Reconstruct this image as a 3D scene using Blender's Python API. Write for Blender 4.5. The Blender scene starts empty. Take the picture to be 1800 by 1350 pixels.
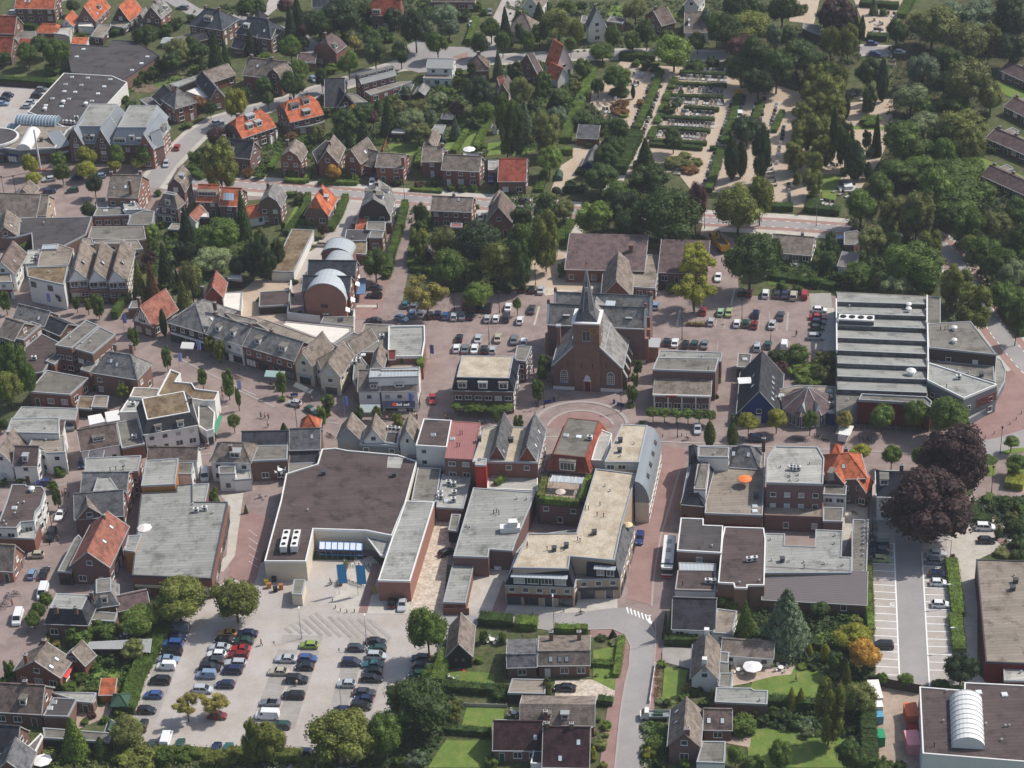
import bpy,math,random
from mathutils import Vector,Matrix
R=math.radians
sc=bpy.context.scene
COL=sc.collection
rnd=random.Random(7)
# ---------------------------------------------------------------- camera, sky, sun, exposure
F,TH,RO,HC=3851.0,0.55236,0.04864,284.1
_f=Vector((0,math.cos(TH),-math.sin(TH)));_r=Vector((1,0,0));_d=Vector((0,-math.sin(TH),-math.cos(TH)))
CR=math.cos(RO)*_r+math.sin(RO)*_d;CD=-math.sin(RO)*_r+math.cos(RO)*_d;CF=_f
cam=bpy.data.cameras.new('camera');co=bpy.data.objects.new('camera',cam);COL.objects.link(co)
cam.sensor_fit='HORIZONTAL';cam.angle_x=2*math.atan(900/F);cam.clip_start=1;cam.clip_end=6000
m3=Matrix((CR,-CD,-CF)).transposed();co.matrix_world=Matrix.Translation((0,0,HC))@ m3.to_4x4()
sc.camera=co
SUN=Vector((4.35,1.5,5.35)).normalized()
w=bpy.data.worlds.new('World');sc.world=w;w.use_nodes=True
nt=w.node_tree;sky=nt.nodes.new('ShaderNodeTexSky');sky.sky_type='NISHITA';sky.sun_disc=False
sky.sun_elevation=math.asin(SUN.z);sky.sun_rotation=math.atan2(SUN.x,SUN.y);sky.air_density=1.0;sky.dust_density=2.2;sky.ozone_density=1.0
bg=nt.nodes['Background'];nt.links.new(sky.outputs[0],bg.inputs[0]);bg.inputs[1].default_value=0.14
sl=bpy.data.lights.new('sun','SUN');sl.energy=4.3;sl.angle=R(0.5);sl.color=(1,0.955,0.89)
so=bpy.data.objects.new('sun',sl);COL.objects.link(so);so.rotation_euler=SUN.to_track_quat('Z','Y').to_euler();so.location=(0,600,400)
vs=sc.view_settings;vs.view_transform='Standard';vs.look='None';vs.exposure=-0.08;vs.gamma=1;vs.use_curve_mapping=False
# ---------------------------------------------------------------- picking places on the map (photo survey)
TL={'p':(0,0,1),'ch':(930,460,5.625),'ha':(1440,490,5),'sh':(1160,740,4.5),'sm':(440,880,4.5),'ce':(720,700,3.913),'lo':(1500,920,8.182),
      'pk':(240,1070,6.923),'bk':(860,920,6.923),'ss':(620,600,8.182),'bb':(1130,620,8.182),'wl':(0,240,8.182),'wk':(0,850,8.182),'lp':(1500,1070,8.182)}
for _i,_y in zip('abcd',(0,320,640,1010)):
 for _j in range(4):TL[_i+str(_j)]=(_j*450,_y,3.971)
def PX(t,u,v):
 a=TL[t];return a[0]+u/a[2],a[1]+v/a[2]
def gp(px,py,z=0.0):
 v=(px-900)*CR+(py-675)*CD+F*CF
 k=(z-HC)/v.z
 return Vector((v.x*k,v.y*k,z))
def G(t,u,v,z=0.0):return gp(*PX(t,u,v),z)
def pj(p):
 q=Vector(p)-Vector((0,0,HC));k=F/q.dot(CF)
 return 900+k*q.dot(CR),675+k*q.dot(CD)
def ppm(p):return F/(Vector(p)-Vector((0,0,HC))).dot(CF)
# ---------------------------------------------------------------- objects
def link(name,data=None,parent=None,loc=(0,0,0),rz=0.0,color=None):
 o=bpy.data.objects.new(name,data);COL.objects.link(o)
 if parent is not None:o.parent=parent
 o.location=loc
 if rz:o.rotation_euler=(0,0,rz)
 if color:o.color=(*color,1)
 return o
THINGS=[]
def tag(o,label,cat,group=None,uniq=True):
 o['label']=label;o['category']=cat
 if group:o['group']=group
 THINGS.append((o,uniq));return o
def thing(name,label,cat,loc=(0,0,0),rz=0.0,group=None,uniq=True):
 return tag(link(name,None,None,loc,rz),label,cat,group,uniq)
Z=Vector((0,0,1))
class MB:
 def __init__(s):s.v=[];s.f=[];s.uv=[];s.mi=[]
 def poly(s,pts,m=0):
  pts=[Vector(p)for p in pts];n=Vector((0,0,0))
  for i in range(1,len(pts)-1):n+=(pts[i]-pts[0]).cross(pts[i+1]-pts[0])
  if n.length<1e-9:return
  n.normalize()
  if abs(n.z)>0.995:e1=Vector((1,0,0));e2=Vector((0,1,0))
  else:e1=Z.cross(n).normalized();e2=n.cross(e1)
  b=len(s.v);s.v+=[tuple(p)for p in pts];s.f.append(tuple(range(b,b+len(pts))))
  s.uv+=[(p.dot(e1),p.dot(e2))for p in pts];s.mi.append(m)
 def prism(s,pts,z0,z1,m=0,top=True,bot=False,mt=None):
  # pts: ccw xy list
  n=len(pts);a=[Vector((p[0],p[1],z0))for p in pts];b=[Vector((p[0],p[1],z1))for p in pts]
  for i in range(n):
   j=(i+1)% n;s.poly([a[i],a[j],b[j],b[i]],m)
  if top:s.poly(b,m if mt is None else mt)
  if bot:s.poly(a[::-1],m)
 def box(s,x0,x1,y0,y1,z0,z1,m=0):s.prism([(x0,y0),(x1,y0),(x1,y1),(x0,y1)],z0,z1,m,True,True)
 def bar(s,a,b,r,m=0,n=6,r2=None):
  a=Vector(a);b=Vector(b);d=(b-a).normalized();u=d.cross(Vector((0,0,1))if abs(d.z)<.9 else Vector((1,0,0))).normalized();w_=d.cross(u)
  r2=r if r2 is None else r2
  A=[a+(u*math.cos(t)+w_*math.sin(t))*r for t in[2*math.pi*i/n for i in range(n)]]
  B=[b+(u*math.cos(t)+w_*math.sin(t))*r2 for t in[2*math.pi*i/n for i in range(n)]]
  for i in range(n):s.poly([A[i],A[(i+1)% n],B[(i+1)% n],B[i]][::-1],m)
  s.poly(B[::-1],m);s.poly(A,m)
 def beam(s, a, b, wd, h, m=0):  # rectangular bar with its length a->b
  a=Vector(a);b=Vector(b);d=(b-a).normalized();u=d.cross(Z)
  if u.length<1e-4:u=Vector((1,0,0))
  u.normalize();q=u.cross(d);P=[]
  for e in(a,b):P.append([e+u*sx*wd/2+q*sy*h/2 for sx,sy in((-1,-1),(1,-1),(1,1),(-1,1))])
  for i in range(4):s.poly([P[0][i],P[0][(i+1)% 4],P[1][(i+1)% 4],P[1][i]][::-1],m)
  s.poly(P[0],m);s.poly(P[1][::-1],m)
 def mesh(s,name,mats):
  me=bpy.data.meshes.new(name);me.from_pydata(s.v,[],s.f)
  for m in(mats if isinstance(mats,(list,tuple))else[mats]):me.materials.append(m)
  if s.f:
   me.polygons.foreach_set('material_index',s.mi)
   l=me.uv_layers.new(name='UVMap');l.data.foreach_set('uv',[c for t in s.uv for c in t])
  return me
 def build(s,name,mats,parent=None,loc=(0,0,0),rz=0.0,color=None):
  return link(name,s.mesh(name,mats),parent,loc,rz,color)
# ---------------------------------------------------------------- materials
MATS={}
def newmat(name):
 m=bpy.data.materials.new(name);m.use_nodes=True;t=m.node_tree
 return m,t,t.nodes['Principled BSDF'],t.nodes.new,t.links.new
def srf(name,c,var=.25,scale=.6,rough=.9,fine=0.15,fscale=6.0,c2=None,pat=None,bump=0.0,objvar=.12,stain=0.0,usecol=False,spec=.3):
 """colour c, broad variation, fine grain, optional course/strip pattern on the UV in metres"""
 m,t,b,N,L=newmat(name);MATS[name]=m
 geo=N('ShaderNodeNewGeometry')
 n1=N('ShaderNodeTexNoise');n1.inputs['Scale'].default_value=scale;n1.inputs['Detail'].default_value=5;n1.inputs['Roughness'].default_value=.65;L(geo.outputs['Position'],n1.inputs['Vector'])
 n2=N('ShaderNodeTexNoise');n2.inputs['Scale'].default_value=fscale;n2.inputs['Detail'].default_value=2;L(geo.outputs['Position'],n2.inputs['Vector'])
 def mth(op,a,b_,cl=False):
  q=N('ShaderNodeMath');q.operation=op;q.use_clamp=cl
  for i,s_ in enumerate((a,b_)):
   if isinstance(s_,(int,float)):q.inputs[i].default_value=s_
   else:L(s_,q.inputs[i])
  return q.outputs[0]
 k=mth('ADD',mth('MULTIPLY',mth('SUBTRACT',n1.outputs[0],.5),var*4.0),1.0)
 k=mth('MULTIPLY',k,mth('ADD',mth('MULTIPLY',mth('SUBTRACT',n2.outputs[0],.5),fine*4.0),1.0))
 uv=N('ShaderNodeUVMap');h=None
 if pat:
  kind,su,sv,amt=pat
  if kind=='brick':
   br=N('ShaderNodeTexBrick');br.inputs['Scale'].default_value=1;br.inputs['Brick Width'].default_value=su;br.inputs['Row Height'].default_value=sv
   br.inputs['Mortar Size'].default_value=min(sv,su)*.07;br.inputs['Color1'].default_value=(1-amt*.5,)*3+(1,);br.inputs['Color2'].default_value=(1+amt*.5,)*3+(1,);br.inputs['Mortar'].default_value=(1-amt*1.3,)*3+(1,)
   L(uv.outputs[0],br.inputs['Vector']);k=mth('MULTIPLY',k,br.outputs['Color']);h=br.outputs['Color']
  else:
   wv=N('ShaderNodeTexWave');wv.wave_type='BANDS';wv.bands_direction='Y' if kind=='rows' else 'X';wv.wave_profile='SAW' if kind=='rows' else 'SIN'
   wv.inputs['Scale'].default_value=0.314/(sv if kind=='rows' else su);wv.inputs['Distortion'].default_value=.35;wv.inputs['Detail'].default_value=2;wv.inputs['Detail Scale'].default_value=3
   L(uv.outputs[0],wv.inputs['Vector']);k=mth('MULTIPLY',k,mth('ADD',mth('MULTIPLY',wv.outputs['Fac'],amt),1-amt*.6));h=wv.outputs['Fac']
 oi=N('ShaderNodeObjectInfo')
 if objvar:k=mth('MULTIPLY',k,mth('ADD',mth('MULTIPLY',oi.outputs['Random'],objvar*2),1-objvar))
 rgb=N('ShaderNodeRGB');rgb.outputs[0].default_value=(*c,1);base=rgb.outputs[0]
 if usecol:base=oi.outputs['Color']
 if c2:
  mx=N('ShaderNodeMix');mx.data_type='RGBA';n3=N('ShaderNodeTexNoise');n3.inputs['Scale'].default_value=scale*1.7+.05;n3.inputs['Detail'].default_value=4;n3.inputs['Roughness'].default_value=.7;L(geo.outputs['Position'],n3.inputs['Vector'])
  rp=N('ShaderNodeMapRange');rp.inputs[1].default_value=.42+stain;rp.inputs[2].default_value=.62+stain;L(n3.outputs[0],rp.inputs[0]);L(rp.outputs[0],mx.inputs[0]);L(base,mx.inputs[6]);mx.inputs[7].default_value=(*c2,1);base=mx.outputs[2]
 mu=N('ShaderNodeVectorMath');mu.operation='SCALE';L(base,mu.inputs[0]);L(k,mu.inputs['Scale']);L(mu.outputs[0],b.inputs['Base Color'])
 b.inputs['Roughness'].default_value=rough;b.inputs['Specular IOR Level'].default_value=spec
 if bump:
  bp=N('ShaderNodeBump');bp.inputs['Strength'].default_value=bump;bp.inputs['Distance'].default_value=.05
  L(h if h is not None else n2.outputs[0],bp.inputs['Height']);L(bp.outputs[0],b.inputs['Normal'])
 return m
def S(c):return tuple(((x/255)/12.92 if x<=10 else((x/255+.055)/1.055)**2.4)for x in c)
# walls
for nm,c in dict(red=(128,88,76),brown=(122,95,83),purple=(118,92,88),dark=(74,62,60),buff=(178,158,136),ochre=(176,122,66),orange=(150,84,58),pink=(150,108,94)).items():
 srf('w_'+nm,S(c),.12,.5,.9,.10,5,pat=('brick',.5,.14,.10),objvar=.1)
for nm,c in dict(white=(222,220,214),cream=(206,196,176),grey=(150,150,150),black=(42,42,46),blue=(32,58,112),bordeaux=(104,34,38),redp=(176,48,36),zinc=(112,116,122),wood=(104,78,58),timber=(60,52,48),green=(60,84,70)).items():
 srf('w_'+nm,S(c),.06,.5,.8,.03,5,objvar=.04)
# roofs
for nm,c,c2 in(('orange',(196,112,80),(168,94,68)),('red',(158,84,68),(132,72,60)),('rose',(162,106,90),(140,94,82)),('grey',(112,112,114),(92,92,94)),('dark',(70,70,76),(58,58,62)),('brown',(122,106,98),(98,88,82)),
                  ('taupe',(140,128,118),(118,108,98)),('purple',(112,94,92),(96,82,82)),('slate',(142,139,135),(118,116,114)),('navy',(46,50,62),(38,42,52)),('plum',(72,52,54),(58,42,46)),('lead',(78,82,88),(62,66,72))):
 srf('r_'+nm,S(c),.13,.35,.75,.22,3.2,S([x*.88 for x in c2]),pat=('rows',.3,.36,.30),bump=.5,objvar=.1,spec=.12)
for nm,c,c2 in(('grey',(150,150,144),(134,134,128)),('dark',(80,76,76),(66,62,62)),('brown',(86,74,72),(72,62,60)),('mid',(120,116,108),(104,98,90)),('light',(168,166,158),(150,148,140)),('warm',(140,130,118),(120,108,94))):
 srf('f_'+nm,S(c),.17,.13,.92,.07,2.5,S([x*.8 for x in c2]),pat=('brick',9.0,1.0,.2),objvar=.07,stain=.08)
srf('f_gravel',S((188,176,156)),.16,.15,.95,.22,3.0,S((166,152,130)),objvar=.04)
srf('f_moss',S((128,112,90)),.25,.25,.95,.18,2.5,S((96,78,56)),objvar=.05)
srf('f_white',S((226,220,208)),.08,.15,.7,.02,2,S((206,196,180)),pat=('brick',8.,1.6,.05),stain=.1)
srf('zincroof',S((136,142,148)),.08,.3,.6,.03,3,pat=('cols',.6,1,.22),bump=.3,spec=.3)
srf('palezinc',S((172,178,181)),.08,.3,.75,.03,3,pat=('cols',.8,1,.16),bump=.3,spec=.15)
srf('ribgrey',S((120,112,112)),.05,.3,.6,.03,3,pat=('rows',1,.45,.5),bump=.5)
srf('ribred',S((150,102,98)),.1,.3,.6,.03,3,pat=('cols',.5,1,.15),bump=.3)
srf('eternit',S((150,152,150)),.1,.4,.8,.06,3,pat=('cols',.35,1,.25),bump=.4)
srf('white',S((222,221,216)),.03,.5,.6,.02,4,objvar=.02)
srf('trim',S((160,163,164)),.04,.5,.55,.02,4)
srf('steel',S((150,154,158)),.05,.5,.4,.02,4,spec=.6)
srf('black',S((30,30,32)),.05,.5,.6,.02,4)
srf('darkgrey',S((70,72,76)),.05,.5,.6,.02,4)
srf('bluepaint',S((70,120,180)),.05,.5,.5,.02,4)
srf('any',(.5,.5,.5),.05,.8,.7,.05,6,usecol=True,objvar=0)
srf('bark',S((88,76,64)),.2,1.5,.95,.1,8)
srf('stone',S((168,164,160)),.15,1.2,.7,.1,6,objvar=.35)
srf('darkstone',S((62,62,66)),.15,1.2,.4,.1,6,objvar=.3,spec=.5)
# ground
srf('earth',S((70,82,44)),.4,.3,.95,.3,1.0,S((92,90,62)),objvar=0)
srf('lawn',S((98,120,54)),.16,.22,.95,.12,3.0,S((122,130,68)),objvar=.08,stain=.04)
srf('meadow',S((84,106,48)),.25,.2,.95,.2,2.0,S((108,112,64)),objvar=.05)
srf('humus',S((64,66,40)),.4,.3,.95,.3,1.0,S((84,78,54)),objvar=0)
srf('asphalt',S((150,146,144)),.13,.08,.92,.05,3,S((156,151,147)),objvar=0)
srf('pavers',S((151,134,128)),.12,.10,.92,.09,3.5,S((134,118,112)),objvar=0,pat=('brick',.8,.4,.06))
srf('redpavers',S((150,122,116)),.09,.12,.92,.07,3.5,S((140,112,106)),objvar=0)
srf('bikelane',S((156,126,117)),.06,.15,.92,.05,3.5,objvar=0)
srf('lotgrey',S((178,171,165)),.09,.05,.93,.06,3,S((168,159,150)),objvar=0,pat=('brick',.8,.4,.04))
srf('stall',S((160,155,149)),.06,.2,.93,.06,3,S((150,145,138)),objvar=.05)
srf('slabs',S((190,184,174)),.06,.2,.93,.05,3,S((178,171,160)),objvar=.04,pat=('brick',.6,.6,.06))
srf('cobble',S((198,186,170)),.08,.3,.93,.30,1.5,S((176,162,146)),objvar=0)
srf('sandpath',S((184,167,148)),.08,.15,.95,.08,3,S((180,160,138)),objvar=0)
srf('soil',S((126,108,92)),.2,.4,.95,.2,2.5,S((96,84,66)),objvar=.1)
srf('terrace',S((176,158,142)),.08,.3,.93,.1,3,S((160,142,128)),objvar=.1)
srf('paint',S((236,236,232)),.04,.6,.8,.05,4,objvar=0)
srf('kerb',S((164,155,149)),.05,.4,.9,.05,4,objvar=0)
def glass(name,c,rough=.12):
 m,t,b,N,L=newmat(name);MATS[name]=m
 oi=N('ShaderNodeObjectInfo');mr=N('ShaderNodeMix');mr.data_type='RGBA';L(oi.outputs['Random'],mr.inputs[0]);mr.inputs[6].default_value=(*[x*.5 for x in c],1);mr.inputs[7].default_value=(*[x*1.7 for x in c],1);L(mr.outputs[2],b.inputs['Base Color'])
 b.inputs['Roughness'].default_value=rough;b.inputs['Specular IOR Level'].default_value=.6;return m
glass('glass',(.035,.042,.05));glass('carglass',(.018,.022,.026),.08);glass('skyglass',(.42,.45,.47),.25);glass('blueglass',(.22,.30,.36),.2);glass('blind',(.42,.40,.37),.6)
m,t,b,N,L=newmat('paintcoat');MATS['car']=m
oi=N('ShaderNodeObjectInfo');L(oi.outputs['Color'],b.inputs['Base Color']);b.inputs['Roughness'].default_value=.35;b.inputs['Specular IOR Level'].default_value=.5;b.inputs['Coat Weight'].default_value=.6;b.inputs['Coat Roughness'].default_value=.08
m,t,b,N,L=newmat('leaf');MATS['leaf']=m
oi=N('ShaderNodeObjectInfo');geo=N('ShaderNodeNewGeometry');tc=N('ShaderNodeTexCoord')
n1=N('ShaderNodeTexNoise');n1.inputs['Scale'].default_value=.55;n1.inputs['Detail'].default_value=4;n1.inputs['Roughness'].default_value=.7;L(geo.outputs['Position'],n1.inputs['Vector'])
n2=N('ShaderNodeTexWhiteNoise');L(geo.outputs['Random Per Island'],n2.inputs[0]);n2.noise_dimensions='1D';L(geo.outputs['Random Per Island'],n2.inputs['W'])
mr=N('ShaderNodeMapRange');L(n1.outputs[0],mr.inputs[0]);mr.inputs[1].default_value=.3;mr.inputs[2].default_value=.7;mr.inputs[3].default_value=.65;mr.inputs[4].default_value=1.4
m2=N('ShaderNodeMapRange');L(n2.outputs[0],m2.inputs[0]);m2.inputs[3].default_value=.6;m2.inputs[4].default_value=1.45
mm=N('ShaderNodeMath');mm.operation='MULTIPLY';L(mr.outputs[0],mm.inputs[0]);L(m2.outputs[0],mm.inputs[1])
hs=N('ShaderNodeHueSaturation');hm=N('ShaderNodeMapRange');L(n1.outputs[0],hm.inputs[0]);hm.inputs[1].default_value=.3;hm.inputs[2].default_value=.7;hm.inputs[3].default_value=.485;hm.inputs[4].default_value=.51;L(hm.outputs[0],hs.inputs['Hue']);L(mm.outputs[0],hs.inputs['Value']);L(oi.outputs['Color'],hs.inputs['Color'])
L(hs.outputs[0],b.inputs['Base Color']);b.inputs['Roughness'].default_value=.6;b.inputs['Specular IOR Level'].default_value=.25
tr=N('ShaderNodeBsdfTranslucent');L(hs.outputs[0],tr.inputs[0]);ms=N('ShaderNodeMixShader');ms.inputs[0].default_value=.32;L(b.outputs[0],ms.inputs[1]);L(tr.outputs[0],ms.inputs[2]);L(ms.outputs[0],t.nodes['Material Output'].inputs[0])
M=MATS
# ---------------------------------------------------------------- ground sheets
def ccw(p):
 a=sum(p[i][0]*p[(i+1)% len(p)][1]-p[(i+1)% len(p)][0]*p[i][1]for i in range(len(p)))
 return p if a>0 else p[::-1]
def pts(t,s,z=0.0):return[G(t,*map(float,q.split(',')),z)for q in s.split()]
LV=[0.004]
def sheet(name,t,s,mat,lvl=None,kind='structure',z=None):
 P=[(p.x,p.y)for p in pts(t,s)];mb=MB()
 LV[0]+=.0002
 zz=(lvl or 1)*.02+LV[0]if z is None else z
 mb.poly([Vector((x,y,zz))for x,y in ccw(P)]);o=mb.build(name,M[mat]);o['kind']=kind;return o
def slab(name,t,s,mat,h=.12):
 P=ccw([(p.x,p.y)for p in pts(t,s)]);mb=MB();mb.prism(P,-.05,h+LV[0]);LV[0]+=.0004;o=mb.build(name,M[mat]);o['kind']='structure';return o
def strip(name,t,s,wd,mat,lvl=2,closed=False,z=None,h=0):
 """a band of constant width along a line"""
 C=pts(t,s);C=C+[C[0]]if closed else C;mb=MB();LV[0]+=.0002;zz=lvl*.02+LV[0]if z is None else z
 Lp,Rp=[],[]
 for i,p in enumerate(C):
  a=C[max(0,i-1)];b_=C[min(len(C)-1,i+1)];d=(b_-a);d.z=0;d.normalize();n=Vector((-d.y,d.x,0))*wd/2
  Lp.append(p+n);Rp.append(p-n)
 for i in range(len(C)-1):
  q=[Rp[i],Rp[i+1],Lp[i+1],Lp[i]]
  if h:mb.prism(ccw([(x.x,x.y)for x in q]),-.02,h+LV[0])
  else:mb.poly([Vector((x.x,x.y,zz))for x in q])
 o=mb.build(name,M[mat]);o['kind']='structure';return o
# ---------------------------------------------------------------- windows and doors
WC={}
def winmesh(w,h,fr='white',joined=None):
 k=(w,h,fr,joined)
 if k not in WC:
  b=MB();e=.09
  b.box(-w/2,w/2,-.09,0,0,e);b.box(-w/2,w/2,-.09,0,h-e,h);b.box(-w/2,-w/2+e,-.088,0,e,h-e);b.box(w/2-e,w/2,-.088,0,e,h-e)
  n=max(1,int(round(w/.9)))
  for i in range(1,n):x=-w/2+w*i/n;b.box(x-.04,x+.04,-.085,0,e,h-e)
  b.box(-w/2-.06,w/2+.06,-.16,0,-.07,-.002)
  q=MB();q.poly([(-w/2+e,-.03,e),(w/2-e,-.03,e),(w/2-e,-.03,h-e),(-w/2+e,-.03,h-e)])
  if joined:b.poly([(-w/2+e,-.03,e),(w/2-e,-.03,e),(w/2-e,-.03,h-e),(-w/2+e,-.03,h-e)],1)
  WC[k]=(b.mesh('window',[M[fr],M['glass']]),q.mesh('pane',M['glass']),q.mesh('pane',M['blind']))
 return WC[k]
def window(root,x,y,z,rz,w,h,fr='white',pane='glass'):
 a,b,c=winmesh(round(w,1),round(h,1),fr)
 o=link('window',a,root,(x,y,z),rz)
 link('pane',c if(pane=='blind' or rnd.random()<.22)else b,o)
 return o
DC={}
def door(root,x,y,z,rz,w=1.0,h=2.1,m='darkgrey'):
 k=(w,h,m)
 if k not in DC:
  b=MB();b.box(-w/2,w/2,-.06,0,0,h);b.box(-w/2-.07,-w/2,-.1,0,0,h+.07,1);b.box(w/2,w/2+.07,-.1,0,0,h+.07,1);b.box(-w/2,w/2,-.1,0,h,h+.07,1)
  DC[k]=b.mesh('door',[M[m],M['white']])
 return link('door',DC[k],root,(x,y,z),rz)
def facade(root,a,b,z0,nfl,style='h',fh=2.8,fr='white',hmax=99):
 """openings on one wall a->b (left to right from outside), in the thing's own frame"""
 a=Vector((a[0],a[1],0));b=Vector((b[0],b[1],0));d=b-a;L_=d.length
 if L_<1.6:return
 d.normalize();rz=math.atan2(d.y,d.x)
 for f in range(nfl):
  z=z0+f*fh
  if style=='shop' and f==0:
   if L_>3.5 and abs(d.x)>.85:q=a+d*L_/2;s_=MB();s_.box(-L_/2+.4,L_/2-.4,-.35,0,2.45,2.95);s_.build('shop_fascia',M[rnd.choice(['white','darkgrey','w_bordeaux','w_blue','trim','w_green','w_cream'])],root,(q.x,q.y,z),rz)
   n=max(1,int(L_/3.6));sp=L_/n
   for i in range(n):
    p=a+d*sp*(i+.5)
    if i==n//2 and n>1:door(root,p.x,p.y,z+.02,rz,1.6,2.3,'glass')
    else:window(root,p.x,p.y,z+.35,rz,min(sp-.6,3.0),2.0,'darkgrey')
   continue
  sp0=2.7 if style!='off' else 2.1
  n=max(1,int((L_-.5)/sp0));sp=L_/n;jit=rnd.randint(0,3)
  for i in range(n):
   p=a+d*sp*(i+.5)
   if f==0 and style=='h' and(i+jit)% 3==1:door(root,p.x,p.y,z+.02,rz,1.0,2.1,rnd.choice(['darkgrey','white','w_wood','w_green']));continue
   ww=(1.7 if f==0 and style=='h' else 1.3)if style!='off' else 1.7
   ww=min(ww,sp-.4)
   if style=='few' and(i+jit)% 2:continue
   hh=1.5 if f==0 else 1.25
   if z+1.0+hh>hmax:hh=hmax-z-1.1
   if hh>.4:window(root,p.x,p.y,z+.9,rz,ww,hh,fr)
def faces(root,p,nrm):
 mw=Matrix.Translation(root.location)@ Matrix.Rotation(root.rotation_euler[2],4,'Z')
 c=mw @ Vector((p[0],p[1],3));n=mw.to_3x3()@ Vector((nrm[0],nrm[1],0))
 return n.dot((Vector((0,0,HC))-c).normalized())>.06
def frame_of(t,ab,dep,he):
 A,B=[G(t,*map(float,q.split(',')),he)for q in ab.split()]
 A.z=B.z=0;ex=B-A;L_=ex.length;ex.normalize();ey=Vector((-ex.y,ex.x,0))
 if isinstance(dep,str):
  w_,u,v=dep.split(',');C=G(t,float(u),float(v),he);C.z=0
  vec=C-(A if w_=='a' else B)
  if vec.length>L_:
   ey=vec.normalized();ex2=Vector((ey.y,-ey.x,0));L2=(B-A).dot(ex2)
   if L2>.4*L_:ex=ex2;L_=L2
   else:ey=Vector((-ex.y,ex.x,0))
   D=vec.dot(ey)
   if w_=='b':A=B-ex*L_
  else:D=vec.dot(ey)
 else:D=dep
 return A,ex,ey,L_,D
def parapet(mb,P,h,par,wd=.3,m=0):
 n=len(P);I=[]
 for i in range(n):
  a,b,c=[Vector((*P[k % n],0))for k in(i-1,i,i+1)]
  d1=(b-a).normalized();d2=(c-b).normalized();n1=Vector((-d1.y,d1.x,0));n2=Vector((-d2.y,d2.x,0))
  k=1+n1.dot(n2);q=b+(n1+n2)*(wd/max(k,.35));I.append((q.x,q.y))
 o=.04;O=[]
 for i in range(n):
  a,b,c=[Vector((*P[k % n],0))for k in(i-1,i,i+1)]
  d1=(b-a).normalized();d2=(c-b).normalized();n1=Vector((d1.y,-d1.x,0));n2=Vector((d2.y,-d2.x,0))
  k=1+n1.dot(n2);q=b+(n1+n2)*(o/max(k,.35));O.append((q.x,q.y))
 for i in range(n):
  j=(i+1)% n;v=lambda p,z:(p[0],p[1],z)
  mb.poly([v(O[i],h-.3),v(O[j],h-.3),v(O[j],h+par),v(O[i],h+par)],m)
  mb.poly([v(O[i],h+par),v(O[j],h+par),v(I[j],h+par),v(I[i],h+par)],m)
  mb.poly([v(I[j],h-.02),v(I[i],h-.02),v(I[i],h+par),v(I[j],h+par)],m)
  mb.poly([v(O[j],h-.3),v(O[i],h-.3),v(P[i],h-.3),v(P[j],h-.3)],m)
VM={}
def clutter(root,kind,p,rz=0.0,s=1.0):
 """small roof fittings, shared meshes; p in the thing's frame"""
 if kind not in VM:
  b=MB()
  if kind=='skylight':b.box(-.6,.6,-.6,.6,0,.22);b.prism([(-.52,-.52),(.52,-.52),(.52,.52),(-.52,.52)],.22,.30,1);mm=[M['white'],M['skyglass']]
  elif kind=='roof_vent':b.bar((0,0,0),(0,0,.55),.13,0,8);b.bar((0,0,.5),(0,0,.62),.26,0,10,.1);mm=[M['steel']]
  elif kind=='vent_pipe':b.bar((0,0,0),(0,0,.9),.09,0,6);b.bar((0,0,.9),(0,0,1.0),.15,0,6);mm=[M['black']]
  elif kind=='air_conditioner':b.box(-.6,.6,-.4,.4,.2,1.1);b.box(-.5,-.35,-.3,.3,0,.2,1);b.box(.35,.5,-.3,.3,0,.2,1);b.bar((0,0,1.1),(0,0,1.14),.34,1,12);b.bar((0,-.4,.65),(0,-.44,.65),.32,1,12);mm=[M['white'],M['darkgrey']]
  elif kind=='vent_box':b.box(-.45,.45,-.45,.45,0,.9);b.box(-.55,.55,-.55,.55,.9,1.02);mm=[M['darkgrey']]
  elif kind=='dome_vent':b.bar((0,0,0),(0,0,.8),.5,0,12,.45);b.bar((0,0,.8),(0,0,.95),.8,0,14,.7);b.bar((0,0,.95),(0,0,1.25),.7,0,14,.15);mm=[M['white']]
  VM[kind]=b.mesh(kind,mm)
 o=link(kind,VM[kind],root,p,rz)
 if s!=1:o.scale=(s,s,s)
 return o
def extras(root,t,h,kw):
 inv=(Matrix.Translation(root.location)@ Matrix.Rotation(root.rotation_euler[2],4,'Z')).inverted()
 for key,kd in(('sk','skylight'),('vt','roof_vent'),('vp','vent_pipe'),('ac','air_conditioner'),('vb','vent_box'),('dv','dome_vent')):
  for q in kw.get(key,'').split():
   u,v=map(float,q.split(','));p=inv @ G(t,u,v,h+.02);clutter(root,kd,p)
BL = []  # (centre, short name) used to describe what plants stand beside
def reg(root,P3,label):BL.append((sum(P3,Vector())/len(P3),label))
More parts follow.
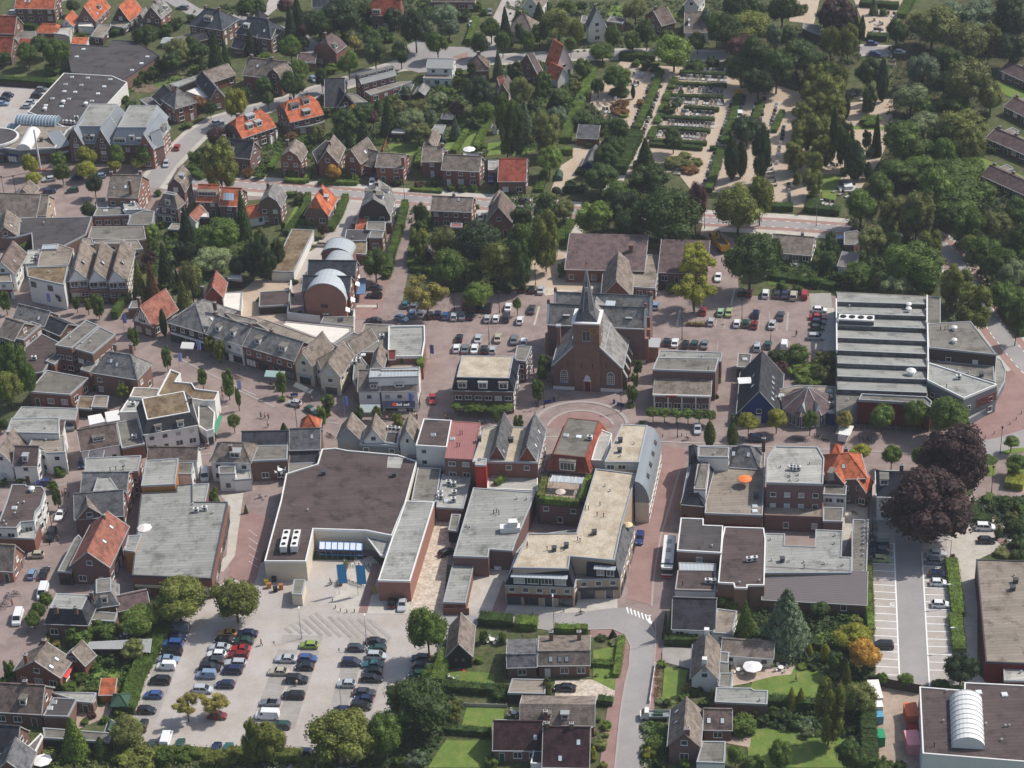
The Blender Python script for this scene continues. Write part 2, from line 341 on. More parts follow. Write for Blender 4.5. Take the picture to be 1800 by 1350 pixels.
def FB(t,s,h,rf,wl,label,name='building',cat='building',z0=0,par=.18,trim='trim',win=None,fl=None,fr='white',rails=False,group=None,wd=.24,**kw):
 """flat-roofed building from its roof outline at height h"""
 P3=pts(t,s,h);P=ccw([(p.x,p.y)for p in P3]);cx=sum(p[0]for p in P)/len(P);cy=sum(p[1]for p in P)/len(P)
 root=thing(name,label,cat,(cx,cy,0),0,group);P=[(p[0]-cx,p[1]-cy)for p in P];n=len(P)
 mb=MB();mb.prism(P,z0,h-.02,0,top=False);mb.build('wall',M['w_'+wl],root)
 mb=MB();mb.poly([(x,y,h)for x,y in P]);mb.build('roof',M[rf],root)
 if par:mb=MB();parapet(mb,P,h,par,wd);mb.build('parapet',M[trim],root)
 if win:
  nf=fl or max(1,round((h-z0-.3)/3.0))
  for i in range(n):
   a,b=P[i],P[(i+1)% n]
   if faces(root,a,(b[1]-a[1],a[0]-b[0])):facade(root,a,b,z0,nf,win,min(3.0,(h-z0)/nf),fr,h-.3)
 extras(root,t,h,kw);reg(root,[Vector((cx,cy,0))],label)
 return root
def H(t,ab,dep,he,rh,kind,ax,rf,wl,label,name='house',cat='house',z0=0,win='h',ov=.3,ch='',dm='',sk='',trim='white',top='f_mid',k=None,fl=None,fr='white',group=None,prof=None,gw=1,gut='trim',**kw):
 A,ex,ey,L_,D=frame_of(t,ab,dep,he)
 root=thing(name,label,cat,A,math.atan2(ex.y,ex.x),group)
 Ls,Wt=(L_,D)if ax=='x' else(D,L_)
 q=(lambda s_,t_,z:Vector((s_,t_,z)))if ax=='x' else(lambda s_,t_,z:Vector((t_,s_,z)))
 rise=rh-he;th=.16
 if kind=='gable':pr=[(0,he),(.5,rh),(1,he)]
 elif kind=='shed':pr=[(0,he),(1,rh)]
 elif kind=='shedr':pr=[(0,rh),(1,he)]
 elif kind=='gambrel':pr=[(0,he),(.15,he+.6*rise),(.5,rh),(.85,he+.6*rise),(1,he)]
 elif kind=='barrel':pr=[(.5-.5*math.cos(math.pi*i/14),he+rise*math.sin(math.pi*i/14))for i in range(15)]
 elif kind=='prof':pr=prof
 else:pr=[(0,he),(.5,rh),(1,he)]
 def zr(tt):
  tt=min(max(tt,0),1)
  for(a,za),(b,zb)in zip(pr,pr[1:]):
   if a<=tt<=b:return za+(zb-za)*(tt-a)/max(b-a,1e-6)
  return he
 rm=MB();wm=MB();bms={}
 def up(P,m=0,mb=rm):
  P=[q(*p)for p in P];n=(P[1]-P[0]).cross(P[2]-P[0])
  if n.z<0:P=P[::-1]
  mb.poly(P,m)
 o=ov;x0,x1,y0,y1=o,L_-o,o,D-o;hw=he-.03
 if kind in('gable','shed','shedr','gambrel','barrel','prof'):
  for(a,za),(b,zb)in zip(pr,pr[1:]):
   up([(0,a*Wt,za),(Ls,a*Wt,za),(Ls,b*Wt,zb),(0,b*Wt,zb)])
   P=[q(0,a*Wt,za-th),q(Ls,a*Wt,za-th),q(Ls,b*Wt,zb-th),q(0,b*Wt,zb-th)]
   n=(P[1]-P[0]).cross(P[2]-P[0]);rm.poly(P[::-1]if n.z>0 else P)
   for s_,sg in((0,1),(Ls,-1)):
    if trim: # verge boards
     P=[q(s_,a*Wt,za+.03),q(s_,b*Wt,zb+.03),q(s_,b*Wt,zb-.26),q(s_,a*Wt,za-.26)];P2=[p+q(sg*.16,0,0)for p in P];bm_=bms.setdefault(s_,MB())
     bm_.poly(P);bm_.poly(P[::-1]);bm_.poly([P[0],P2[0],P2[1],P[1]]);bm_.poly([P[1],P2[1],P2[0],P[0]])
    else:rm.poly([q(s_,a*Wt,za),q(s_,b*Wt,zb),q(s_,b*Wt,zb-th),q(s_,a*Wt,za-th)])
  for tt,zz in(pr[0],pr[-1]):
   rm.poly([q(0,tt*Wt,zz),q(Ls,tt*Wt,zz),q(Ls,tt*Wt,zz-th),q(0,tt*Wt,zz-th)])
  # walls with gables
  t0,t1=o/Wt,1-o/Wt
  line=[(t0,zr(t0)-th)]+[(a,z-th)for a,z in pr if t0<a<t1]+[(t1,zr(t1)-th)]
  for s_ in(o,Ls-o):
   P=[q(s_,t0*Wt,z0),q(s_,t1*Wt,z0)]+[q(s_,a*Wt,z)for a,z in line[::-1]]
   n=(P[1]-P[0]).cross(P[2]-P[0]);out=q(1 if s_>Ls/2 else-1,0,0)
   wm.poly(P if n.dot(out)>0 else P[::-1])
  for a in(t0,t1):
   P=[q(o,a*Wt,z0),q(Ls-o,a*Wt,z0),q(Ls-o,a*Wt,zr(a)-th),q(o,a*Wt,zr(a)-th)]
   n=(P[1]-P[0]).cross(P[2]-P[0]);out=q(0,1 if a>.5 else-1,0)
   wm.poly(P if n.dot(out)>0 else P[::-1])
  for bm_ in bms.values():bm_.build('bargeboard',M[trim],root)
 else:
  wm.prism([(x0,y0),(x1,y0),(x1,y1),(x0,y1)],z0,hw,0,top=False)
  rm.poly([(0,0,he-.06),(0,D,he-.06),(L_,D,he-.06),(L_,0,he-.06)])
  for a,b in(((0,0),(L_,0)),((L_,0),(L_,D)),((L_,D),(0,D)),((0,D),(0,0))):rm.poly([(*a,he-.06),(*b,he-.06),(*b,he),(*a,he)])
  h_=Wt/2
  if kind=='hip':
   kk=min(k if k is not None else h_*.8,Ls/2-.01)
   up([(0,0,he),(Ls,0,he),(Ls-kk,h_,rh),(kk,h_,rh)]);up([(0,Wt,he),(Ls,Wt,he),(Ls-kk,h_,rh),(kk,h_,rh)])
   up([(0,0,he),(0,Wt,he),(kk,h_,rh)]);up([(Ls,0,he),(Ls,Wt,he),(Ls-kk,h_,rh)])
   rb=MB();rb.beam(q(kk,h_,rh+.04),q(Ls-kk,h_,rh+.04),.3,.14)
   for c,e in(((0,0),kk),((0,Wt),kk),((Ls,0),Ls-kk),((Ls,Wt),Ls-kk)):rb.beam(q(*c,he+.04),q(e,h_,rh+.04),.26,.12)
   rb.build('ridge_tiles',M['r_'+rf if('r_'+rf)in M else rf],root)
  elif kind=='half':
   c=k or .4;zc=rh-c*rise;t1=h_*(1-c);t2=h_*(1+c);kk=c*h_*.8
   for s1,s2 in((0,t1),(Wt,t2)):up([(0,s1,he),(Ls,s1,he),(Ls,s2,zc),(Ls-kk,h_,rh),(kk,h_,rh),(0,s2,zc)])
   up([(0,t1,zc),(kk,h_,rh),(0,t2,zc)]);up([(Ls,t1,zc),(Ls-kk,h_,rh),(Ls,t2,zc)])
   for s_ in(o*.4,Ls-o*.4):
    P=[q(s_,o,hw),q(s_,Wt-o,hw),q(s_,t2,zc-.1),q(s_,t1,zc-.1)];n=(P[1]-P[0]).cross(P[2]-P[0]);out=q(1 if s_>Ls/2 else-1,0,0)
    wm.poly(P if n.dot(out)>0 else P[::-1])
  elif kind=='mansard':
   mi=k if k is not None else 1.6
   a0,a1,b0,b1=mi,L_-mi,mi,D-mi;O=[(0,0),(L_,0),(L_,D),(0,D)];I=[(a0,b0),(a1,b0),(a1,b1),(a0,b1)]
   for i in range(4):
    j=(i+1)% 4;rm.poly([(*O[i],he),(*O[j],he),(*I[j],rh),(*I[i],rh)])
   tm=MB();tm.poly([(*p,rh)for p in I]);tm.build('flat_roof',M[top],root)
   pm=MB();parapet(pm,I,rh,.12,.25);pm.build('parapet',M[gut or 'trim'],root)
 rmat='r_'+rf if('r_'+rf)in M else rf
 rm.build('roof',M[rmat],root);wm.build('wall',M['w_'+wl],root)
 if kind in('gable','gambrel','half','prof')and rise>1.2:
  c0=.0 if kind!='half' else .15*Wt
  tr_=max(pr,key=lambda a:a[1])[0]
  if kind!='prof' or 0<tr_<1:
   rb=MB();rb.beam(q(c0,tr_*Wt,rh+.05),q(Ls-c0,tr_*Wt,rh+.05),.32,.14);rb.build('ridge_tiles',M[rmat],root)
 if gut: # gutters
  e=[((0,0),(L_,0)),((0,D),(L_,D))]if ax=='x' else[((0,0),(0,D)),((L_,0),(L_,D))]
  if kind in('hip','mansard'):e=[((0,0),(L_,0)),((0,D),(L_,D)),((0,0),(0,D)),((L_,0),(L_,D))]
  if kind in('shed','shedr','barrel'):e=e[:1]
  for a,b in e:
   mb=MB();off=Vector((0,0,0));mid=(Vector((*a,0))+Vector((*b,0)))/2-Vector((L_/2,D/2,0));off=mid.normalized()*.07
   zg=he-.06 if kind not in('shedr',)else rh-.06
   mb.beam(Vector((*a,zg))+off,Vector((*b,zg))+off,.16,.16);mb.build('gutter',M[gut],root)
 # openings
 if win:
  nf=fl or max(1,int((he-z0+.6)/2.8))
  for(a,b,nrm,gable)in(((x0,y0),(x1,y0),(0,-1),ax=='y'),((x1,y0),(x1,y1),(1,0),ax=='x'),((x0,y1),(x0,y0),(-1,0),ax=='x')):
   if not faces(root,a,nrm):continue
   facade(root,a,b,z0,nf,win,min(2.8,(he-z0)/nf)if nf>1 else 2.8,fr,(he if not gable else he+.6)-.25)
   if gable and gw and rise>2.6 and kind in('gable','gambrel','half'):
    c=(Vector((*a,0))+Vector((*b,0)))/2;window(root,c.x,c.y,he+.25 if nf*2.8<he+.4 else he+.7,math.atan2(b[1]-a[1],b[0]-a[0]),1.3 if Wt>5 else .8,1.2,fr)
 # chimneys: fractions along (x) and across (y) of the plan
 for c in ch.split():
  fx,fy=map(float,c.split(','));x,y=fx*L_,fy*D;tt=fy if ax=='x' else fx;z=zr(tt)
  if kind=='mansard':z=rh
  mb=MB();mb.box(x-.4,x+.4,y-.3,y+.3,z-.8,max(rh+.7,z+.9));zt=max(rh+.7,z+.9);mb.box(x-.48,x+.48,y-.38,y+.38,zt,zt+.12,1)
  mb.bar((x-.15,y,zt+.1),(x-.15,y,zt+.45),.11,2,6);mb.bar((x+.18,y,zt+.1),(x+.18,y,zt+.4),.11,2,6)
  mb.build('chimney',[M['w_'+(wl if wl in('red','brown','purple','dark')else 'brown')],M['trim'],M['w_red']],root)
 # dormers: side(0/1),fraction along ridge,width[,fraction up]
 for c in dm.split():
  a=c.split(',');sd=int(a[0]);fs=float(a[1]);wdm=float(a[2]);fu=float(a[3])if len(a)>3 else .22;hd=float(a[4])if len(a)>4 else 1.45
  if kind=='mansard':slope=rise/(k or 1.6);t_=fu*(k or 1.6);zs=he+t_*slope
  else:
   t_=fu*Wt/2;zs=zr(t_/Wt);slope=max((zr(min(t_/Wt+.08,.5))-zs)/(.08*Wt),.2)
  run=hd/slope+.15
  p=q(fs*Ls,t_ if sd==0 else Wt-t_,zs);rz={('x',0):0,('x',1):math.pi,('y',0):-math.pi/2,('y',1):math.pi/2}[(ax,sd)]
  mb=MB();mb.box(-wdm/2,wdm/2,0,run,-.35,hd-.08,0);mb.box(-wdm/2-.15,wdm/2+.15,-.18,run+.1,hd-.08,hd+.06,1)
  o_=mb.build('dormer',[M['white']if rnd.random()<.7 else M['trim'],M['f_mid']if rnd.random()<.7 else M['trim']],root,p,rz)
  link('window',winmesh(round(wdm-.3,1),round(hd-.35,1),'white',1)[0],o_,(0,0,.08))
 # rooflights: side,along,up
 for c in sk.split():
  a=c.split(',');sd=int(a[0]);fs=float(a[1]);fu=float(a[2]);wk,hk=.8,1.2;t_=fu*Wt/2
  if kind=='mansard':continue
  zs=zr(t_/Wt);dz=(zr(min(t_/Wt+.05,.5))-zs)/(.05*Wt);ln=math.hypot(1,dz);u=1/ln;n_=Vector((0,-dz/ln,u))
  mb=MB();P=[]
  for s_,r_ in((-wk/2,0),(wk/2,0),(wk/2,hk),(-wk/2,hk)):
   tt=t_+r_*u;zz=zs+r_*dz*u;P.append((fs*Ls+s_,tt if sd==0 else Wt-tt,zz))
  nn=q(0,(-dz/ln)*(1 if sd==0 else-1),u);B=[q(*p)-nn*.02 for p in P];Tq=[q(*p)+nn*.1 for p in P]
  if(Tq[1]-Tq[0]).cross(Tq[2]-Tq[0]).dot(nn)<0:B=B[::-1];Tq=Tq[::-1]
  for i in range(4):j=(i+1)% 4;mb.poly([B[i],B[j],Tq[j],Tq[i]],0)
  ct=sum(Tq,Vector())/4;In=[ct+(p-ct)*.8+nn*.005 for p in Tq];mb.poly(Tq,0);mb.poly(In,1)
  mb.build('rooflight',[M['darkgrey'],M['skyglass']],root)
 reg(root,[A+ex*L_/2+ey*D/2],label)
 return root
def CX(t,u,v,h):return G(t,u,v,h)
# ---------------------------------------------------------------- trees and plants
def ico(n):
 import bmesh
 b=bmesh.new();bmesh.ops.create_icosphere(b,subdivisions=n,radius=1);v=[tuple(x.co)for x in b.verts];f=[tuple(y.index for y in x.verts)for x in b.faces];b.free();return v,f
IC=ico(1)
def leafquad(V,Fc,p,n,s,r):
 n=n.normalized();u=n.cross(Vector((r.uniform(-1,1),r.uniform(-1,1),r.uniform(-1,1))))
 if u.length<1e-3:u=Vector((1,0,0))
 u.normalize();w_=n.cross(u);b=len(V);a=s*r.uniform(.7,1.3);c=s*r.uniform(.6,1.0)
 V+=[tuple(p-u*a),tuple(p+w_*c*.9-u*a*.1+n*s*.25),tuple(p+u*a),tuple(p-w_*c*.9+u*a*.1+n*s*.15)];Fc.append((b,b+1,b+2,b+3))
CROWN={}
def crown_mesh(kind,seed):
 k=(kind,seed)
 if k in CROWN:return CROWN[k]
 r=random.Random(hash(kind)% 1000*0+seed*131+len(kind)*7);V,Fc=[],[];lobes=[]
 # unit crown: radius 1 in x,y; z from -1 to 1
 if kind in('round','beech'):
  n=34 if kind=='round' else 60
  for i in range(n):
   while 1:
    d=Vector((r.gauss(0,1),r.gauss(0,1),r.gauss(0,1))).normalized()
    if d.z>-.75:break
   rr=r.uniform(.52,.72)if kind=='round' else r.uniform(.6,.78);q=r.uniform(.26,.40)if kind=='round' else r.uniform(.18,.30)
   lobes.append((Vector((d.x*rr,d.y*rr,d.z*rr*(1 if d.z>0 else .8))),q))
  lobes.append((Vector((0,0,0)),.6));N_,sz=5200,.043
 elif kind=='loose':
  for i in range(30):
   d=Vector((r.gauss(0,1),r.gauss(0,1),r.gauss(0,.9)));d=d.normalized()*r.uniform(.35,.8)
   lobes.append((d,r.uniform(.16,.30)))
  N_,sz=3600,.042
 elif kind=='tall':
  for i in range(44):
   z=r.uniform(-.85,.88);w_=math.sqrt(max(0,1-z*z))*.66+.05;a=r.uniform(0,6.283);lobes.append((Vector((math.cos(a)*w_,math.sin(a)*w_,z)),r.uniform(.2,.34)))
  lobes.append((Vector((0,0,.2)),.5));lobes.append((Vector((0,0,-.3)),.5));N_,sz=5200,.045
 elif kind=='cone':
  for i in range(90):
   z=-1+2*(i/90)**1.15;w_=(1-(z+1)/2)**.85;a=i*2.4;lobes.append((Vector((math.cos(a)*w_*.72,math.sin(a)*w_*.72,z)),.07+.26*w_))
  N_,sz=5200,.05
 elif kind=='cypress':
  for i in range(60):
   z=-.95+1.9*i/60;w_=max(.08,(1-abs(z)**2.2 if z<0 else(1-z)**.6*(1-.1*z)));a=i*2.4;lobes.append((Vector((math.cos(a)*w_*.62,math.sin(a)*w_*.62,z)),.12+.28*w_))
  N_,sz=4200,.055
 elif kind=='bush':
  for i in range(20):
   a=r.uniform(0,6.283);z=r.uniform(-.9,.65);w_=math.sqrt(max(0.05,1-max(z,0)**2))*.68;lobes.append((Vector((math.cos(a)*w_,math.sin(a)*w_,z)),r.uniform(.26,.42)))
  lobes.append((Vector((0,0,-.2)),.7));N_,sz=1500,.075
 tot=sum(q*q for _,q in lobes)
 for c,q in lobes:
  m=int(N_*q*q/tot)
  for i in range(m):
   d=Vector((r.gauss(0,1),r.gauss(0,1),r.gauss(.25,1))).normalized();p=c+d*q*r.uniform(.82,1.1)
   if any((p-c2).length<q2*.72 for c2,q2 in lobes if c2 is not c):
    if r.random()<.85:continue
   nn=d+Vector((r.gauss(0,.45),r.gauss(0,.45),r.gauss(.15,.45)));leafquad(V,Fc,p,nn,sz,r)
  b=len(V);k_=q*.84
  V+=[(c.x+v[0]*k_,c.y+v[1]*k_,c.z+v[2]*k_)for v in IC[0]];Fc+=[tuple(b+x for x in f)for f in IC[1]]
 me=bpy.data.meshes.new('crown');me.from_pydata(V,[],Fc);me.materials.append(M['leaf']);CROWN[k]=me;return me
TRUNK={}
def trunk_mesh(seed):
 if seed not in TRUNK:
  r=random.Random(seed+50);b=MB();b.bar((0,0,0),(.1,.05,.5),1.0,0,7,.8);b.bar((.1,.05,.5),(0,0,1.0),.8,0,7,.6)
  for i in range(4):
   a=i*1.6+r.random();b.bar((.05,.03,.7),(math.cos(a)*3.2,math.sin(a)*3.2,1.35),.5,0,5,.2)
  TRUNK[seed]=b.mesh('trunk',M['bark'])
 return TRUNK[seed]
GREEN={'g':(68,88,40),'d':(54,72,38),'y':(112,118,48),'o':(116,114,66),'b':(84,100,84),'s':(98,112,84),'l':(86,106,50),'k':(44,60,40),'r':(56,42,46),'p':(76,54,58),'a':(86,95,48),'w':(140,114,54),'n':(100,76,52),'c':(90,98,60)}
KN={'round':('broadleaf_tree','tree'),'beech':('copper_beech','tree'),'loose':('light_crowned_tree','tree'),'tall':('tall_tree','tree'),'cone':('conifer','conifer'),'cypress':('columnar_tree','tree'),'bush':('shrub','shrub')}
ADJ={'g':'green','d':'dark green','y':'yellow-green','o':'olive yellow','b':'blue-green','s':'silvery green','l':'light green','k':'very dark green','r':'dark purple-leaved','p':'reddish purple','a':'olive green','w':'golden brown','n':'rusty brown','c':'grey-green'}
NOUN={'round':'round-crowned tree','beech':'huge beech tree','loose':'loose-crowned tree','tall':'tall leafy tree','cone':'pointed conifer','cypress':'columnar tree','bush':'shrub'}
TREES=[]
def T(t,kind,s,col='g',where=None,ratio=None,share=None,grp=None,stem=None):
 """trees listed as u,v,w[,h] : crown centre and crown size as seen"""
 for q in s.split():
  a=q.split(',');c=col
  if a[-1].isalpha():c=a.pop()
  a=list(map(float,a));u,v,w_=a[:3];sc_=TL[t][2]
  g0=G(t,u,v,4);k=ppm(g0);r_=w_*(1.25 if kind in('tall','beech')else 1.13)/sc_/k/2;hpx=1.08*(a[3]if len(a)>3 else w_*(ratio or{'round':1.05,'beech':1,'loose':1.05,'tall':1.5,'cone':1.7,'cypress':2.4,'bush':.9}[kind]))/sc_
  d=(g0-Vector((0,0,HC))).normalized();sp,cp=-d.z,math.sqrt(1-d.z*d.z)
  hm = hpx / k; hz = math.sqrt(max((hm ** 2 - (2 * r_ * sp) ** 2), (.6 * r_) ** 2)) / cp   # full crown height in metres
  tr_={'round':.13,'beech':.06,'loose':.3,'tall':.12,'cone':.04,'cypress':.05,'bush':0}[kind]*hz+(.4 if kind not in('bush','cone','cypress')else 0)
  if stem is not None:tr_=stem
  zc=tr_+hz/2;p=G(t,u,v,zc);p.z=0
  TREES.append((p,kind,c,r_,hz,tr_,where,share,grp))
def plant_trees():
 for p,kind,c,r_,hz,tr_,where,share,grp in TREES:
  if where is None:
   b=min(BL,key=lambda b:(b[0]-p).length);dx=p-b[0];ref=b[1]
   ref=ref.split(' with ')[0].split(' beside ')[0].split(' behind ')[0].split(' on ')[0].split(' along ')[0].split(' in ')[0]
   rel=('in front of' if dx.y<0 else 'behind')if abs(dx.y)>abs(dx.x)*.8 else 'beside'
   wh=rel+' the '+' '.join(ref.split()[:6])
  else:wh=where
  sz='' if kind=='beech' else(('big ' if r_>4.6 else 'small ' if r_<2.2 else '')if kind!='bush' else('large ' if r_>1.9 else 'little ' if r_<1.0 else ''))
  nm,cat=KN[kind];lab=share or f"{sz}{ADJ[c]} {NOUN[kind]} {wh}"
  sd=rnd.randint(0,5);rz=rnd.uniform(0,6.28)
  root=thing(nm,lab,cat,p,0,grp or('trees of the wood' if share else('shrubs in the gardens' if kind=='bush' else 'trees in the village')),uniq=not share)
  g_=rnd.uniform(1.3,1.85);cc=[x*g_*y for x,y in zip(S(GREEN[c]),(1.09,1,.8))]
  cr=link('foliage' if kind=='bush' else 'crown',crown_mesh(kind,sd),root,(0,0,tr_+hz/2),rz,cc);cr.scale=(r_*rnd.uniform(.95,1.08),r_*rnd.uniform(.86,1.1),hz/2);cr.rotation_euler[0]=rnd.uniform(-.1,.1)if kind in('round','loose','bush')else 0
  if kind!='bush':
   tk=link('trunk',trunk_mesh(sd),root,(0,0,0),rz);tw=max(.12,r_*.055);tk.scale=(tw,tw,max(tr_+hz*.3,.5))
def hedge(t,s,wd,h,label=None,col='g',name='hedge',wh=None,dens=13,ls=.16,z0=0,cut=.06):
 C=pts(t,s,z0);mb=MB();V,Fc=[],[];r=random.Random(int(abs(C[0].x*13+C[0].y*7)))
 c0=sum(C,Vector())/len(C);c0.z=z0;Cl=[p-c0 for p in C]
 for p in Cl:p.z=0
 for a,b in zip(Cl,Cl[1:]):
  d=(b-a);L_=d.length
  if L_<.2:continue
  d.normalize();n=Vector((-d.y,d.x,0));m=max(1,int(L_/1.2))
  for i in range(m):
   p0=a+d*L_*i/m;p1=a+d*L_*(i+1)/m;hh=h*r.uniform(.9,1.02);ww=wd*r.uniform(.9,1.05)/2;B=len(V)
   for p in(p0,p1):
    for sx,z in((-1,0),(1,0),(1,hh),(-1,hh)):V.append(tuple(p+n*sx*ww+Vector((0,0,z-cut))))
   Fc+=[(B+3,B+2,B+6,B+7),(B,B+3,B+7,B+4),(B+2,B+1,B+5,B+6),(B,B+1,B+2,B+3),(B+5,B+4,B+7,B+6)]
  for i in range(int(dens*L_*(wd+2*h))):
   f=r.random()*(wd+2*h);p=a+d*r.random()*L_
   if f<wd:p=p+n*(f-wd/2)+Vector((0,0,h));nn=Vector((0,0,1))
   else:sg=1 if f-wd<h else-1;p=p+n*sg*wd/2+Vector((0,0,r.random()*h));nn=n*sg
   leafquad(V,Fc,p+nn*r.gauss(.05,.16),nn+Vector((r.gauss(0,.4),r.gauss(0,.4),r.gauss(.2,.4))),ls,r)
 me=bpy.data.meshes.new(name);me.from_pydata(V,[],Fc);me.materials.append(M['leaf'])
 o=link(name,me,None,c0,0,[x*y for x,y in zip(S(GREEN[col]),(1.5,1.45,1.2))])
 if label:tag(o,label,'hedge','clipped hedges')
 else:HEDGES.append((o,c0,wh,ADJ[col],'clipped hedges'))
 return o
HEDGES=[]
def label_hedges():
 for o,c0,wh,a,g in HEDGES:
  if wh is None:
   b=min(BL,key=lambda b:(b[0]-c0).length);dx=c0-b[0];rel=('in front of' if dx.y<0 else 'behind')if abs(dx.y)>abs(dx.x)*.8 else 'beside'
   wh=rel+' the '+' '.join(b[1].split(' with ')[0].split(' beside ')[0].split(' behind ')[0].split(' on ')[0].split()[:6])
  tag(o,f"{a} clipped hedge {wh}",'hedge',g)
def undergrowth(t,s,n,col='g',h=1.0,sz=.3):
 """countless low garden planting over an outline"""
 P=pts(t,s);xs=[p.x for p in P];ys=[p.y for p in P];V,Fc=[],[];r=random.Random(n)
 def ins(x,y):
  c=False;j=len(P)-1
  for i in range(len(P)):
   if(P[i].y>y)!=(P[j].y>y)and x<(P[j].x-P[i].x)*(y-P[i].y)/(P[j].y-P[i].y)+P[i].x:c=not c
   j=i
  return c
 k=0;g=0
 while k<n and g<n*9:
  g+=1;x=r.uniform(min(xs),max(xs));y=r.uniform(min(ys),max(ys))
  if not ins(x,y):continue
  k+=1;hh=h*r.uniform(.25,1.1);rr=r.uniform(.4,1.1)
  for i in range(16):
   d=Vector((r.gauss(0,1),r.gauss(0,1),abs(r.gauss(0,1)))).normalized();leafquad(V,Fc,Vector((x,y,0))+Vector((d.x*rr,d.y*rr,d.z*hh)),d+Vector((0,0,.3)),sz*r.uniform(.7,1.2),r)
 me=bpy.data.meshes.new('undergrowth');me.from_pydata(V,[],Fc);me.materials.append(M['leaf']);o=link('undergrowth',me,None,(0,0,0),0,[x*1.5 for x in S(GREEN[col])]);o['kind']='stuff';return o
# ---------------------------------------------------------------- cars
CARC={'silver':(176,180,184),'grey':(110,114,118),'black':(26,27,30),'darkblue':(30,40,72),'blue':(54,84,138),'lightblue':(124,146,170),'white':(226,228,228),'red':(156,42,44),'darkred':(120,34,40),'green':(34,70,62),'lime':(136,160,66),'mint':(150,186,150),'teal':(44,96,98),'gold':(170,128,56),'beige':(176,168,148),'orange':(214,110,40),'anthracite':(58,62,68),'palegreen':(160,172,120),'yellow':(210,160,50),'vanblue':(44,58,112)}
CN={'black':'black','darkblue':'dark blue','lightblue':'light blue','darkred':'dark red','green':'dark green','lime':'lime green','mint':'mint green','palegreen':'pale green','anthracite':'charcoal grey','vanblue':'blue'}
KD = {  # L, W, zbelt, zroof, xs of: windscreen base, roof front, roof rear, rear glass base (from front +L/2)
 'hatch':(3.9,1.68,.92,1.46,.95,.35,-1.25,-1.75),'saloon':(4.55,1.75,.92,1.43,.95,.3,-1.0,-1.6),'estate':(4.55,1.75,.95,1.48,1.0,.35,-1.75,-2.1),
 'mpv':(4.3,1.78,1.0,1.66,1.35,.55,-1.6,-2.0),'suv':(4.5,1.85,1.1,1.75,1.0,.4,-1.8,-2.1),'coupe':(4.3,1.78,.88,1.32,.7,.05,-.9,-1.7),'van':(4.9,1.95,1.2,2.05,1.75,1.15,-2.2,-2.42),'smallvan':(4.1,1.72,1.05,1.8,1.15,.65,-1.8,-2.02)}
KW={'hatch':'hatchback','saloon':'saloon car','estate':'estate car','mpv':'people carrier','suv':'off-roader','coupe':'coupe','van':'van','smallvan':'small van','cab':'open convertible'}
CM={}
